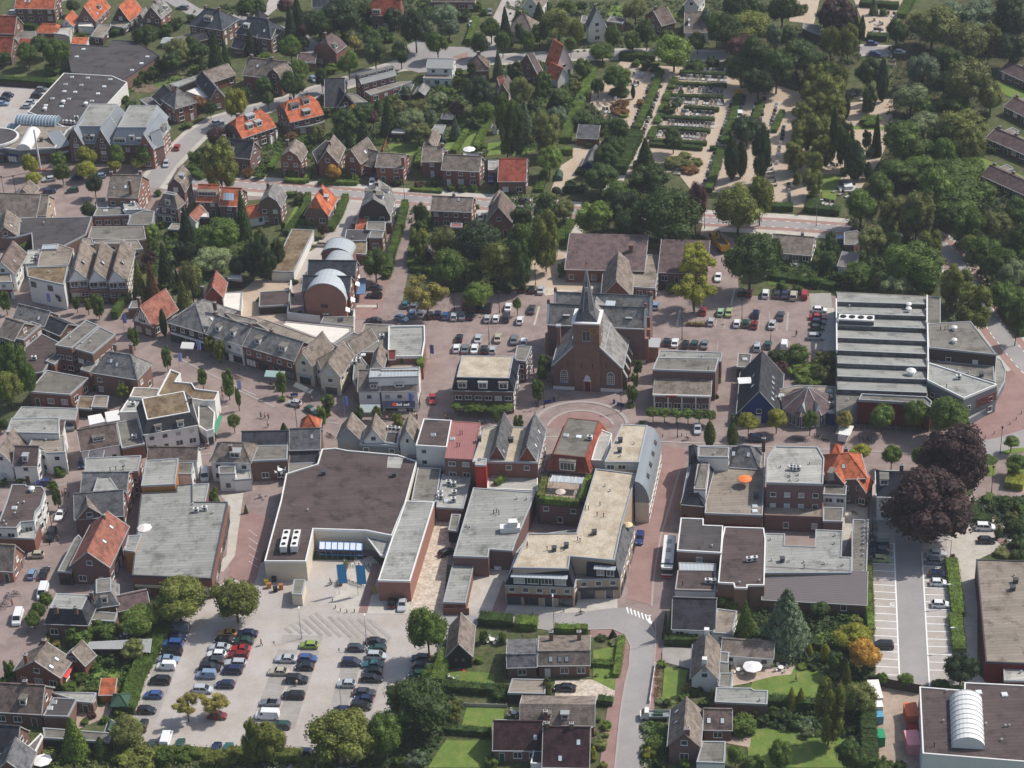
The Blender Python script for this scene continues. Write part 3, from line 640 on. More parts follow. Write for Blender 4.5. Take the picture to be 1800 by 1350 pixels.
def car_mesh(kind):
 if kind in CM:return CM[kind]
 L_,W_,zb,zr_,x1,x2,x3,x4=KD['coupe' if kind=='cab' else kind];h=L_/2;w_=W_/2;b=MB()
 hood=zb-.06 if kind not in('van','smallvan','mpv')else zb-.12
 st=[(h,.28,.62,.80),(h-.12,.22,hood-.18,.95),(h-.45,.2,hood-.06,1.0),(x1,.2,zb,1.0),(0,.2,zb+.02,1.0),(x4,.2,zb+.03,1.0),(-h+.25,.2,zb-(.02 if kind in('saloon','coupe','cab')else 0),.98),(-h+.05,.24,zb-.14,.93),(-h,.3,.7,.86)]
 R_=[]
 for x,z0,z1,k in st:
  ww=w_*k;R_.append([Vector((x,-ww*.93,z0)),Vector((x,-ww,z0+.25)),Vector((x,-ww,z1-.12)),Vector((x,-ww*.9,z1)),Vector((x,ww*.9,z1)),Vector((x,ww,z1-.12)),Vector((x,ww,z0+.25)),Vector((x,ww*.93,z0))])
 for A,B in zip(R_,R_[1:]):
  for i in range(8):j=(i+1)% 8;b.poly([A[i],A[j],B[j],B[i]])
 b.poly(R_[0][::-1]);b.poly(R_[-1])
 g=MB();wt=w_*.78;wb=w_*.9
 if kind!='cab':
  wb2=wb-.01;lo=[(x1,zb-.01),(x4,zb+.02)];hi=[(x2,zr_-.05),(x3,zr_-.05)]
  B0=[Vector((x1,-wb2,zb-.01)),Vector((x4,-wb2,zb+.02)),Vector((x4,wb2,zb+.02)),Vector((x1,wb2,zb-.01))];T0=[Vector((x2,-wt,zr_-.05)),Vector((x3,-wt,zr_-.06)),Vector((x3,wt,zr_-.06)),Vector((x2,wt,zr_-.05))]
  solid=kind in('van','smallvan')
  for i in range(4):
   j=(i+1)% 4;P=[B0[j],B0[i],T0[i],T0[j]]
   if solid and i != 3:  # panelled sides, only cab windows
    b.poly(P)
    if i in(0,2):
     sg=-1 if i==0 else 1;f=lambda x,k:(x,sg*((wb2+(wt-wb2)*k)+.012),zb+(zr_-.05-zb)*k);xa=x1-.25;q=[f(xa-.75,.1),f(xa,.1),f(xa-(x1-x2)*.7,.85),f(xa-.75,.85)]
     g.poly(q if sg<0 else q[::-1])
   else:g.poly(P)
  rf_=[Vector((x2+.04,-wt-.02,zr_-.05)),Vector((x3-.06,-wt-.02,zr_-.06)),Vector((x3-.06,wt+.02,zr_-.06)),Vector((x2+.04,wt+.02,zr_-.05))];rt=[Vector((p.x*.97,p.y*.88,zr_))for p in rf_]
  for i in range(4):j=(i+1)% 4;b.poly([rf_[j],rf_[i],rt[i],rt[j]])
  b.poly([rt[3],rt[2],rt[1],rt[0]][::1]);b.poly(rf_)
  # pillars
  for sg in(-1,1):
   for xa,xb in((x1,x2),(x4,x3)):b.beam((xa,sg*(wb2-.01),zb-.02),(xb,sg*(wt-.01),zr_-.04),.07,.09)
   xm=(x2+x3)/2+.1;b.beam((xm,sg*(wb2+.004),zb-.02),(xm,sg*(wt+.004),zr_-.04),.1,.03)
   if kind in('estate','mpv','suv'):xm=x3+.45;b.beam((xm-.05,sg*(wb2+.004),zb-.02),(xm,sg*(wt+.004),zr_-.04),.09,.03)
   b.box(x1-.35,x1-.2,sg*(w_+.08)-.07,sg*(w_+.08)+.07,zb-.02,zb+.12)
 else:
  P=[Vector((x1,-wb,zb)),Vector((x1,wb,zb)),Vector((x2,wt,zr_-.1)),Vector((x2,-wt,zr_-.1))];g.poly(P);g.poly(P[::-1])
  g.box(x2-1.4,x2+.5,-wb*.86,wb*.86,zb-.05,zb+.035)
  for sx in(0,-.85):
   for sy in(-.36,.36):g.box(x2-.5+sx,x2-.3+sx,sy-.22,sy+.22,zb,zb+.3)
 wm=MB();rim=MB();wm.bar((0,-.1,0),(0,.1,0),.31,0,12);rim.bar((0,-.115,0),(0,.115,0),.19,0,10)
 hl=MB();hl.box(-.05,.06,-.2,.2,-.08,.08)
 CM[kind]=(b.mesh('body',[M['car']]),g.mesh('glazing',[M['carglass']]),wm.mesh('wheel',[M['black']]),rim.mesh('rim',[M['steel']]),hl.mesh('headlight',[M['skyglass']]),hl.mesh('taillight',[M['w_redp']]),st,L_,W_,hood)
 return CM[kind]
CARS=[]
def car(t,u,v,kind,col,hd,where,z=0.0):
 """hd: heading as seen, dx,dy in picture units"""
 p=G(t,u,v,z+.7);p2=G(t,u+hd[0],v+hd[1],z+.7);d=p2-p;p.z=z+.03
 bm_,gm,wm,rm_,hm,tm,st,L_,W_,hood=car_mesh(kind)
 nm={'van':'van','smallvan':'van'}.get(kind,'car')
 lab=f"{CN.get(col, col)} {KW[kind]} {where}"
 o=thing(nm,lab,nm,p,math.atan2(d.y,d.x),'cars and vans parked in the village');c=S(CARC[col]);o.scale=(rnd.uniform(.97,1.04),)*2+(1,)
 link('body',bm_,o,color=c);link('glazing',gm,o)
 xf,xr=L_/2-.78,-L_/2+.78
 for x in(xf,xr):
  for y in(-1,1):q=link('wheel',wm,o,(x,y*(W_/2-.09),.31));link('rim',rm_,q)
 for y in(-1,1):
  link('headlight',hm,o,(L_/2-.12,y*W_*.33,.66));link('taillight',tm,o,(-L_/2+.03,y*W_*.36,.74))
 return o
# ---------------------------------------------------------------- people, bicycles, lamps and other small things
def skin(name,pts_,edges,mat,sub=1):
 me=bpy.data.meshes.new(name);me.from_pydata([p[:3]for p in pts_],edges,[]);o=bpy.data.objects.new(name,me);COL.objects.link(o)
 md=o.modifiers.new('s','SKIN');me.skin_vertices[0].data[0].use_root=True
 for i,p in enumerate(pts_):me.skin_vertices[0].data[i].radius=(p[3],p[4]if len(p)>4 else p[3])
 if sub:o.modifiers.new('u','SUBSURF').levels=sub;o.modifiers['u'].render_levels=sub
 dg=bpy.context.evaluated_depsgraph_get();m2_=bpy.data.meshes.new_from_object(o.evaluated_get(dg));m2_.name=name;bpy.data.objects.remove(o);m2_.materials.clear();m2_.materials.append(mat)
 for p in m2_.polygons:p.use_smooth=True
 return m2_
PM={}
def person_meshes(pose):
 if pose in PM:return PM[pose]
 w_=.26 if pose=='walk' else .04;am=.22 if pose=='walk' else .03;s=pose=='ride'
 hip=.92
 leg=lambda sy,f:[(f*.5 if not s else .28,sy*.10,.48,.075),(f if not s else .12,sy*.11,.09,.05),((f if not s else .12)+.13,sy*.11,.05,.045)]
 body=[(0,0,hip,.15,.12),(0,0,1.15,.14,.11),(.02,0,1.38,.18,.11),(.02,0,1.5,.06),(.03,0,1.62,.10,.095),(.03,0,1.72,.07)]
 E_=[(0,1),(1,2),(2,3),(3,4),(4,5)]
 for sy,f in((-1,w_),(1,-w_)):
  b=len(body);body+=[(0,sy*.10,.84,.09)]+leg(sy,f);E_+=[(0,b),(b,b+1),(b+1,b+2),(b+2,b+3)]
  b=len(body);g=-am if sy<0 else am;body+=[(.02,sy*.2,1.42,.06),(g*.5 if not s else .2,sy*.25,1.16,.045),(g if not s else .42,sy*.24,.92 if not s else 1.05,.035),((g if not s else .42)+.05,sy*.24,.84 if not s else 1.02,.03)];E_+=[(2,b),(b,b+1),(b+1,b+2),(b+2,b+3)]
 me=skin('body',body,E_,M['any'],1)
 top=[(0,0,.9,.165,.135),(0,0,1.15,.155,.125),(.02,0,1.4,.195,.125),(.02,.0,1.47,.12)];et=[(0,1),(1,2),(2,3)]
 for sy in(-1,1):b=len(top);g=-am if sy<0 else am;top+=[(.02,sy*.2,1.42,.075),(g*.3 if not s else .14,sy*.24,1.22,.062)];et+=[(2,b),(b,b+1)]
 tm=skin('shirt',top,et,M['any'],1)
 tr_=[(0,0,.93,.17,.14)];e2=[]
 for sy,f in((-1,w_),(1,-w_)):b=len(tr_);l_=leg(sy,f);tr_+=[(0,sy*.10,.82,.105),(l_[0][0],l_[0][1],l_[0][2],.085),(l_[1][0],l_[1][1],.14,.068)];e2+=[(0,b),(b,b+1),(b+1,b+2)]
 pm=skin('trousers',tr_,e2,M['any'],1)
 hm=skin('hair',[(.01,0,1.66,.105,.1),(-.01,0,1.75,.07),(-.05,0,1.6,.08)],[(0,1),(0,2)],M['any'],1)
 PM[pose]=(me,tm,pm,hm);return PM[pose]
SKIN=S((196,150,126))
def person(t,u,v,shirt,trous,label,hd=(1,0),pose='walk',hair=(60,44,34),z=0.0,s=1.0):
 p=G(t,u,v,z)if not isinstance(u,Vector)else u;d=(G(t,u+hd[0],v+hd[1],z)-p)if not isinstance(u,Vector)else hd
 a,b,c,e=person_meshes(pose);o=thing('person',label,'person',p,math.atan2(d.y,d.x),'people out in the village');o.scale=(s,s,s)
 link('body',a,o,color=SKIN);link('shirt',b,o,color=S(shirt));link('trousers',c,o,color=S(trous));link('hair',e,o,color=S(hair));return o
BK={}
def bike(t,u,v,hd,label,z=0.0,col=(40,40,44),p=None):
 if not BK:
  f=MB();f.bar((-.52,0,.34),(0,0,.30),.025,0,5);f.bar((0,0,.30),(.38,0,.80),.025,0,5);f.bar((0,0,.3),(-.2,0,.85),.025,0,5);f.bar((-.18,0,.78),(.36,0,.78),.022,0,5);f.bar((-.52,0,.34),(-.18,0,.75),.02,0,5)
  f.bar((.52,0,.34),(.36,0,.95),.025,0,5);f.box(-.75,-.3,-.08,.08,.72,.75)
  h_=MB();h_.bar((.34,-.28,1.0),(.38,0,.98),.025,0,5);h_.bar((.38,0,.98),(.34,.28,1.0),.025,0,5);sd=MB();sd.box(-.34,-.06,-.08,.08,.85,.93)
  w_=MB();n=14
  for i in range(n):
   a,b=2*math.pi*i/n,2*math.pi*(i+1)/n;w_.bar((.34*math.cos(a),0,.34*math.sin(a)),(.34*math.cos(b),0,.34*math.sin(b)),.032,0,4)
   if i % 3==0:w_.bar((0,0,0),(.33*math.cos(a),0,.33*math.sin(a)),.008,0,3)
  BK['f']=f.mesh('frame',M['any']);BK['h']=h_.mesh('handlebar',M['steel']);BK['s']=sd.mesh('saddle',M['black']);BK['w']=w_.mesh('wheel',M['black'])
 if p is None:p=G(t,u,v,z)
 d=G(t,u+hd[0],v+hd[1],z)-G(t,u,v,z)
 o=thing('bicycle',label,'bicycle',p,math.atan2(d.y,d.x),'bicycles parked or ridden in the village');link('frame',BK['f'],o,color=S(col));link('handlebar',BK['h'],o);link('saddle',BK['s'],o)
 for x in(-.52,.52):link('wheel',BK['w'],o,(x,0,.34))
 return o
LM={}
def lamp(t,s,label,h=5.5,kind='post',arm=(1,0),col='black'):
 k=(h,kind,col)
 if k not in LM:
  p=MB();p.bar((0,0,0),(0,0,h),.09,0,8,.05);p.bar((0,0,0),(0,0,.7),.14,0,8);hd=MB();ar=MB()
  if kind=='arm':ar.bar((0,0,h-.1),(1.1,0,h+.25),.04,0,6);hd.box(.85,1.7,-.13,.13,h+.2,h+.34)
  elif kind=='two':ar.bar((-.8,0,h-.5),(.8,0,h-.5),.04,0,6);hd.bar((-.8,0,h-.75),(-.8,0,h-.5),.3,0,10,.05);hd.bar((.8,0,h-.75),(.8,0,h-.5),.3,0,10,.05)
  else:ar.bar((0,0,h),(0,0,h+.15),.12,0,8);hd.bar((0,0,h+.12),(0,0,h+.5),.2,0,10,.28);hd.bar((0,0,h+.5),(0,0,h+.62),.32,0,10,.1)
  LM[k]=(p.mesh('pole',M[col]),ar.mesh('arm',M[col]),hd.mesh('lamp_head',M['white']if kind=='arm' else M[col]))
 for q in s.split():
  u,v=map(float,q.split(','));b=G(t,u,v);o=thing('street_lamp',label,'street lamp',b,math.atan2(arm[1],arm[0]),'street lamps');a,c,d=LM[k];link('pole',a,o);link('arm',c,o);link('lamp_head',d,o)
def simple(name,label,cat,parts,loc,rz=0,group=None):
 """a thing made of named pieces: parts = [(part name, MB, material, colour)]"""
 o=thing(name,label,cat,loc,rz,group)
 for pn,mb,mt,c in parts:mb.build(pn,M[mt],o,color=S(c)if c else None)
 return o
def parasol(t,u,v,col,label,z=0.0,r=1.6,h=2.4):
 a=MB();a.bar((0,0,0),(0,0,h),.04,0,6);c=MB();n=8
 for i in range(n):
  x,y=2*math.pi*i/n,2*math.pi*(i+1)/n;P=[Vector((r*math.cos(x),r*math.sin(x),h-.55)),Vector((r*math.cos(y),r*math.sin(y),h-.55)),Vector((0,0,h))];c.poly(P);c.poly([P[0]-Vector((0,0,.04)),P[2]-Vector((0,0,.04)),P[1]-Vector((0,0,.04))])
  c.poly([P[1],P[0],P[0]-Vector((0,0,.2)),P[1]-Vector((0,0,.2))]);c.poly([P[0],P[1],P[1]-Vector((0,0,.2)),P[0]-Vector((0,0,.2))])
 return simple('parasol',label,'parasol',[('pole',a,'steel',None),('canopy',c,'any',col)],G(t,u,v,z))
FPM={}
def fence(t,s,h,label,mat='w_timber',z0=0.0,th=.08,post=2.0):
 C=pts(t,s,z0);c0=C[0].copy();o=thing('fence',label,'fence',c0,0,'fences and garden walls')
 for a,d in zip(C,C[1:]):
  a=a-c0;d=d-c0;dv=(d-a);L_=dv.length;dv.normalize();n=max(1,int(L_/post));st=L_/n;rz=math.atan2(dv.y,dv.x);k=(round(st,1),h,mat,th)
  if k not in FPM:
   b=MB();w_=k[0]/2;m_=max(2,int(h/.4))
   for i in range(m_):b.box(-w_,w_,-th/2*(.8 if i % 2 else 1),th/2*(.8 if i % 2 else 1),h*i/m_,h*(i+1)/m_-.01)
   p=MB();p.box(-th/2-.04,th/2+.04,-th/2-.04,th/2+.04,0,h+.1);FPM[k]=(b.mesh('panel',M[mat]),p.mesh('post',M[mat]))
  for i in range(n):
   link('panel',FPM[k][0],o,a+dv*st*(i+.5),rz);link('post',FPM[k][1],o,a+dv*st*i,rz)
  link('post',FPM[k][1],o,a+dv*L_,rz)
 return o
ORD=['first','second','third','fourth','fifth','sixth','seventh','eighth','ninth','tenth','eleventh','twelfth']
NUM=['','one','two','three','four','five','six','seven','eight','nine','ten','eleven','twelve']
def uniq_labels():
 by={}
 for o,u in THINGS:
  if u:by.setdefault(o['label'],[]).append(o)
 for lab,L_ in by.items():
  if len(L_)<2:continue
  P=[(pj(o.matrix_world.translation if o.parent else o.location),o)for o in L_];sx=max(p[0][0]for p in P)-min(p[0][0]for p in P);sy=max(p[0][1]for p in P)-min(p[0][1]for p in P)
  ax=0 if sx>=sy else 1;P.sort(key=lambda a:a[0][ax]);n=len(P)
  for i,(_,o)in enumerate(P):
   e0,e1=('leftmost','rightmost')if ax==0 else('farthest','nearest');cnt=NUM[n]if n<=12 else str(n)
   if i==0:r_=f"{e0} of {cnt}"
   elif i==n-1:r_=f"{e1} of {cnt}"
   else:r_=f"{ORD[i] if i < 12 else str(i + 1) + 'th'} from the {'left' if ax == 0 else 'back'}"
   wds=lab.split();o['label']=' '.join(wds[:12])+', '+r_
   o['group']=o.get('group')or lab
# ================================================================ THE GROUND
mb=MB();mb.poly([(-1500,-300,0),(1500,-300,0),(1500,2500,0),(-1500,2500,0)]);o=mb.build('ground',M['earth']);o['kind']='structure'
sheet('pavement','p','-60,285 330,290 335,315 520,330 700,350 722,360 700,520 850,505 985,520 1000,430 1160,440 1240,395 1290,420 1300,520 1470,520 1470,680 1640,760 1700,740 1775,670 1760,620 1900,720 1900,880 1700,850 1540,900 1530,1040 1180,1060 1165,1150 1130,1120 1080,1080 880,1080 860,1000 470,960 440,1010 330,1045 250,1045 120,1060 70,1130 0,1280 -80,1290 -80,600','pavers',1)
sheet('garden_soil','p','235,430 270,400 345,352 440,352 540,342 600,350 560,430 500,480 470,500 330,530 240,530','earth',2)
sheet('garden_soil','p','700,540 735,365 900,362 1010,400 1000,440 985,500 860,500','earth',2)
sheet('garden_soil','p','-60,590 40,590 60,720 0,760 -60,760','earth',2)
sheet('lawn','p','1010,400 1200,400 1240,440 1150,440 1000,425','meadow',2)
# main road in the north with red cycle lanes
MR='300,316 440,327 560,336 700,348 820,357 900,362 1000,372 1080,378 1250,388 1380,395 1500,404 1600,412 1650,425'
strip('pavement','p',MR,12.5,'slabs',3);strip('cycle_lane','p',MR,7.2,'bikelane',4);strip('road','p',MR,3.6,'asphalt',5)
R2='1600,412 1640,422 1680,455 1705,500 1730,545 1760,590 1800,640 1850,690'
strip('pavement','p',R2,11,'slabs',3);strip('cycle_lane','p',R2,8.5,'bikelane',4);strip('road','p',R2,4.6,'asphalt',5)
def dashes(t,s,off,ln=1.2,gap=1.6,wd=.14,name='lane_marking'):
 C=pts(t,s);b=MB();acc=0
 for a,d in zip(C,C[1:]):
  v=d-a;L_=v.length;v.normalize();n=Vector((-v.y,v.x,0))*off;x=0
  while x+ln<L_:p=a+v*x+n;q=p+v*ln;m_=Vector((-v.y,v.x,0))*wd/2;z=Vector((0,0,.135));b.poly([p-m_+z,q-m_+z,q+m_+z,p+m_+z]);x+=ln+gap
 o=b.build(name,M['paint']);o['kind']='structure'
for off in(-1.8,1.8):dashes('p',MR,off,wd=.2);dashes('p',R2,off*1.25,wd=.2)
# diagonal street in the north west and the junction
DR='262,330 292,290 318,262 345,236 385,212 440,196 500,180 560,160 620,142 660,128 700,116 780,108 850,104 905,104 1000,97 1110,95 1250,98 1400,98 1520,88 1620,92'
strip('pavement','p',DR,9.5,'slabs',2);strip('road','p',DR,6.2,'asphalt',3)
strip('road','p','840,106 868,70 885,30 905,-10 930,-60',7,'lotgrey',2)
sheet('road','p','690,92 735,70 770,82 870,84 880,108 830,122 735,128 700,118','asphalt',3)
sheet('pavement','p','796,100 822,92 822,104 800,110','redpavers',4)
strip('road','p','-60,48 20,30 70,8 160,-20',7,'asphalt',2);strip('road','p','300,-4 340,20 420,34 520,60 560,90',6,'asphalt',2);strip('road','p','430,50 480,10 500,-30',5,'lotgrey',2)
sheet('car_park','p','-60,150 60,152 95,160 60,195 20,245 -60,260','lotgrey',2)
sheet('lane','p','345,300 430,318 420,330 335,318','slabs',3)
# lane past the garages, road to the square
sheet('lane','b1','630,125 745,150 640,330 560,510 270,700 250,700 350,500 410,470 560,300','lotgrey',3)
sheet('road','b1','1045,150 1135,150 1095,420 1060,640 1010,900 1000,980 860,980 905,780 945,620 1000,360','pavers',3)
sheet('yard','b1','0,680 200,690 260,760 230,960 120,980 0,940 -120,940 -100,760','sandpath',3)
sheet('parking_bay','b1','720,690 920,690 860,960 690,960','redpavers',4);strip('marking','b1','700,868 860,868',1.2,'slabs',5)
# church square
sheet('forecourt','p','985,440 1000,440 1000,490 1100,500 960,520 940,510','cobble',3);sheet('path','b2','400,280 500,300 480,420 380,430','slabs',3);sheet('forecourt','b2','130,560 320,470 370,480 360,690 520,690 490,760 90,720','sandpath',3)
for a,b in(('1175,890','1150,1005'),('190,870','155,1000'),('1555,740','1530,860')):
 strip('marking','b2',a+' '+b,.5,'slabs',3)
for a,b in(('1565,960','1787,968'),('1360,1020','1580,1025'),('1480,1020','1490,960'),('1420,1010','1430,960'),('1720,1030','1730,900'),('1440,1120','1430,1180')):strip('marking','b2',a+' '+b,.25,'kerb',3)
for a,b in(('55,970','125,980'),('130,1040','140,910'),('60,1040','65,970'),('10,960','10,910')):strip('marking','b3',a+' '+b,.25 if b!='140,910' else .6,'kerb',3)
for k in range(8):strip('marking','p',f'{800+k*22},{612-k*0} {806+k*22},{588}',.15,'kerb',3)
for k in range(7):strip('marking','p',f'{728+k*27},{548} {735+k*27},{524}',.15,'kerb',3)
sheet('car_park','b3','285,780 440,775 470,1160 300,1180 300,900','stall',3);strip('path','b3','420,880 430,1180',3,'slabs',4)
# curved steps in front of the church
def arc(t,cx,cy,rx,ry,a0,a1,n=24):return ' '.join(f'{cx+rx*math.cos(R(a0+(a1-a0)*i/n)):.1f},{cy-ry*math.sin(R(a0+(a1-a0)*i/n)):.1f}' for i in range(n+1))
strip('kerb','c2',arc('c2',480,430,325,165,4,172),.9,'kerb',3,h=.12);strip('kerb','c2',arc('c2',480,470,240,145,18,166),.6,'kerb',3,h=.10)
sheet('pavement','c2',arc('c2',480,470,236,140,10,170),'redpavers',2)
strip('kerb','c2','1000,540 1260,552 1480,556 1700,570 1787,578',.5,'kerb',3,h=.08);strip('kerb','c3','0,578 130,585 380,596 640,605 1000,628 1080,640',.5,'kerb',3,h=.08);strip('kerb','c2','150,505 330,510',.5,'kerb',3,h=.06)
sheet('road','c3','-900,560 0,596 380,608 640,620 1100,650 1500,610 1500,660 1380,720 1200,760 1080,700 700,690 400,670 0,650 -500,640 -900,620','pavers',2)
sheet('road','c3','1390,560 1700,480 1900,420 1900,560 1640,640 1470,650','asphalt',3);sheet('road','c3','1430,810 1640,800 1900,850 1900,960 1640,920 1500,930 1430,950','pavers',3)
sheet('pavement','c3','1390,420 1560,270 1660,60 1787,0 1900,60 1900,420 1620,510 1390,560','redpavers',3)
strip('kerb','c1','-130,180 0,240 130,300',.5,'kerb',3);strip('kerb','c0','1210,-60 1400,40 1787,220',.5,'kerb',3);strip('kerb','c1','480,405 580,415',.5,'kerb',3);strip('kerb','c0','1390,635 1470,625',.5,'kerb',3);strip('kerb','c0','390,850 560,820',.5,'kerb',3)
# street running south, red paving north of it
sheet('road','c2','840,1350 930,1000 1040,560 1220,600 1180,900 1060,1260 1010,1440 970,1680 800,1640','redpavers',2)
strip('kerb','c2','1168,745 1100,990 1040,1200 1005,1380 985,1540 975,1690',.4,'kerb',3)
sheet('road','d2','-480,270 -200,290 480,265 660,240 780,232 880,262 960,330 995,420 1000,520 985,680 955,960 920,1500 700,1500 755,960 790,760 820,640 828,500 790,420 700,382 530,388 300,400 0,350 -480,360','asphalt',4)
strip('pavement','d2','545,402 680,398 760,440 795,520 790,640 765,760 730,960 680,1340 660,1500',3.8,'redpavers',3);strip('pavement','d2','1005,480 1010,600 985,800 955,960 935,1400',1.8,'redpavers',3)
strip('kerb','d2','530,386 700,381 790,420 828,500 820,640 790,760 757,960 718,1350 700,1500',.35,'kerb',4,h=.16);strip('kerb','d2','965,345 1000,430 1000,520 985,690 957,960 925,1350',.3,'kerb',4,h=.16)
sheet('forecourt','bk','170,1140 225,1000 1030,1030 1040,880 1560,910 1560,1050 1300,1060 640,1150','slabs',3);sheet('pavement','bk','10,1130 170,700 250,760 225,1000 165,1140','redpavers',4);sheet('yard','bk','-130,620 60,300 240,560 180,800 60,1100 -100,1130','slabs',3)
# speed hump markings
b=MB()
for k in range(7):
 u=795+k*26;v=228+k*10
 for dv in(0,):b.poly([G('d2',u+x,v+y,.13)for x,y in((0,0),(14,42),(22,44),(12,-2))][::-1])
b.poly([G('d2',*q,.135)for q in((940,315),(972,360),(978,330),(958,300))]);o=b.build('road_marking',M['paint']);o['kind']='structure'
# big car park in the south west
sheet('car_park','p','520,985 640,985 700,1062 870,1070 1030,1090 1030,1106 860,1095 800,1085 775,1140 730,1230 640,1345 560,1360 230,1360 228,1260 262,1130 330,1050 440,1020 530,1085','lotgrey',3)
sheet('yard','p','420,1012 468,985 545,985 540,1090 480,1096 330,1055','lotgrey',2)
def bays(t,quad,n,mat='stall'):
 """parking bays between two edges, each a slightly recessed patch parted by pale lines"""
 a,b,c,d=pts(t,quad)
 for i in range(n):
  f=lambda p,q,k:p+(q-p)*k
  k0,k1=(i+.03)/n,(i+.97)/n;P=[f(a,d,k0),f(b,c,k0),f(b,c,k1),f(a,d,k1)];LV[0]+=.0001
  m_=MB();m_.poly([Vector((x,y,.085+LV[0]))for x,y in ccw([(p.x,p.y)for p in P])]);o=m_.build('parking_bay',M[mat]);o['kind']='structure'
bays('pk','650,300 330,290 20,1340 250,1340',13);bays('pk','1215,300 1010,300 690,990 930,1000',8);bays('pk','1480,330 1230,300 950,1000 1170,1010',8)
bays('d1','290,530 160,520 -20,1020 110,1030',6);bays('d1','445,530 310,530 130,1070 270,1080',6);bays('d1','760,530 630,530 520,920 640,930',5);bays('d1','915,540 780,530 660,930 810,960',5);bays('d1','1230,560 1110,560 1080,740 1200,740',3)
sheet('parking_bay','d1','190,420 470,432 455,490 175,470','stall',5,z=.105);sheet('parking_bay','d1','660,445 940,455 900,545 625,540','stall',5,z=.105)
for k in range(9):  # dark paved stripes in front of the shop
 u0,v0=[(205,375),(245,350),(290,332),(330,310),(375,290),(415,270),(512,295),(580,302),(650,308)][k];u1,v1=[(250,412),(325,415),(385,418),(460,428),(525,432),(595,436),(665,440),(720,440),(785,440)][k]
 strip('paving_stripe','d1',f'{u0},{v0} {u1},{v1}',.75,'stall',5)
for u0,v0,u1,v1 in((715,312,860,445),(785,312,940,450)):strip('paving_stripe','d1',f'{u0},{v0} {u1},{v1}',.75,'stall',5)
sheet('plaza','sm','640,830 720,620 760,500 960,440 1040,520 900,890 700,890','slabs',4);strip('pavement','sm','1000,500 960,640 890,890',2.0,'redpavers',5);sheet('lane','sm','1450,150 1620,120 1560,480 1530,800 1540,920 1260,900 1280,700','cobble',3);sheet('parking_bay','sm','960,750 1280,770 1240,900 920,900','slabs',5)
sheet('yard','sm','1540,830 1740,560 1800,520 1980,860 1900,960 1700,980 1540,930','slabs',2);sheet('yard','sm','-160,40 170,140 60,580 20,700 -160,600','redpavers',3);sheet('lane','c0','1540,920 1700,900 1640,1340 1560,1450 1450,1450 1580,1340 1610,1000','slabs',3)
for k in range(5):dashes('sm',f'{-10},{235+k*62} {60+k*2},{290+k*62}',0,ln=.4,gap=.3,wd=.12)
# car park behind the shops on the right, with its white bays
sheet('car_park','p','1530,900 1665,905 1690,1205 1540,1205','asphalt',3);sheet('parking_bay','p','1531,935 1573,938 1581,1190 1541,1190','lotgrey',4);sheet('parking_bay','p','1621,950 1663,950 1676,1200 1632,1200','lotgrey',4)
WL=['1571.3,955 1581.6,1203','1620.4,970 1634,1208']
for q in WL:strip('marking','p',q,.28,'paint',5)
for k in range(19):
 v=[297,400,498,600,700,797,902,1002,1105,1212,1315,1420,1527,1637,1747,1857,1967,2079,2192][k];y=920+v/8.182;x=1571.5+(y-956)*.04;strip('marking','p',f'{x},{y:.1f} {x-42.5},{y-2.3:.1f}',.2,'paint',5)
for k in range(17):
 v=[522,625,724,826,930,1030,1132,1238,1340,1345,1450,1557,1668,1775,1887,2000,2114][k]
 if k==8:continue
 y=920+v/8.182;x=1620.5+(y-970)*.056;strip('marking','p',f'{x},{y:.1f} {x+43},{y+1.3:.1f}',.2,'paint',5)
b=MB()
for pl in(((523,1180),(597,1186),(597,1176),(523,1170)),((523,1165),(560,1168),(560,1160),(523,1157)),((523,1150),(560,1153),(560,1145),(523,1142)),((525,1135),(540,1136),(540,1130),(525,1130)),((555,1130),(562,1130),(560,1165),(553,1165)),((585,1140),(592,1140),(590,1160),(583,1160)),((560,1132),(590,1135),(590,1140),(560,1138)),((560,1158),(586,1160),(586,1166),(560,1164))):
 b.poly([G('lo',u,v,.128)for u,v in pl])
o=b.build('road_marking',M['paint']);o['kind']='structure'
sheet('drive','p','1660,885 1705,870 1770,905 1790,950 1718,985 1718,1185 1735,1200 1688,1200 1664,960','slabs',3);sheet('path','c3','1560,1000 1620,1100 1640,1220 1787,1350 1700,1350 1590,1230 1580,1100','redpavers',4)
sheet('yard','d3','740,770 1060,830 1080,1400 740,1400','terrace',3);sheet('yard','sh','1250,660 1660,590 1640,800 1520,860 1440,1080 1240,880','slabs',3)
sheet('yard','c3','680,800 900,860 800,1100 1300,1300 880,1330 700,1100','lotgrey',2)
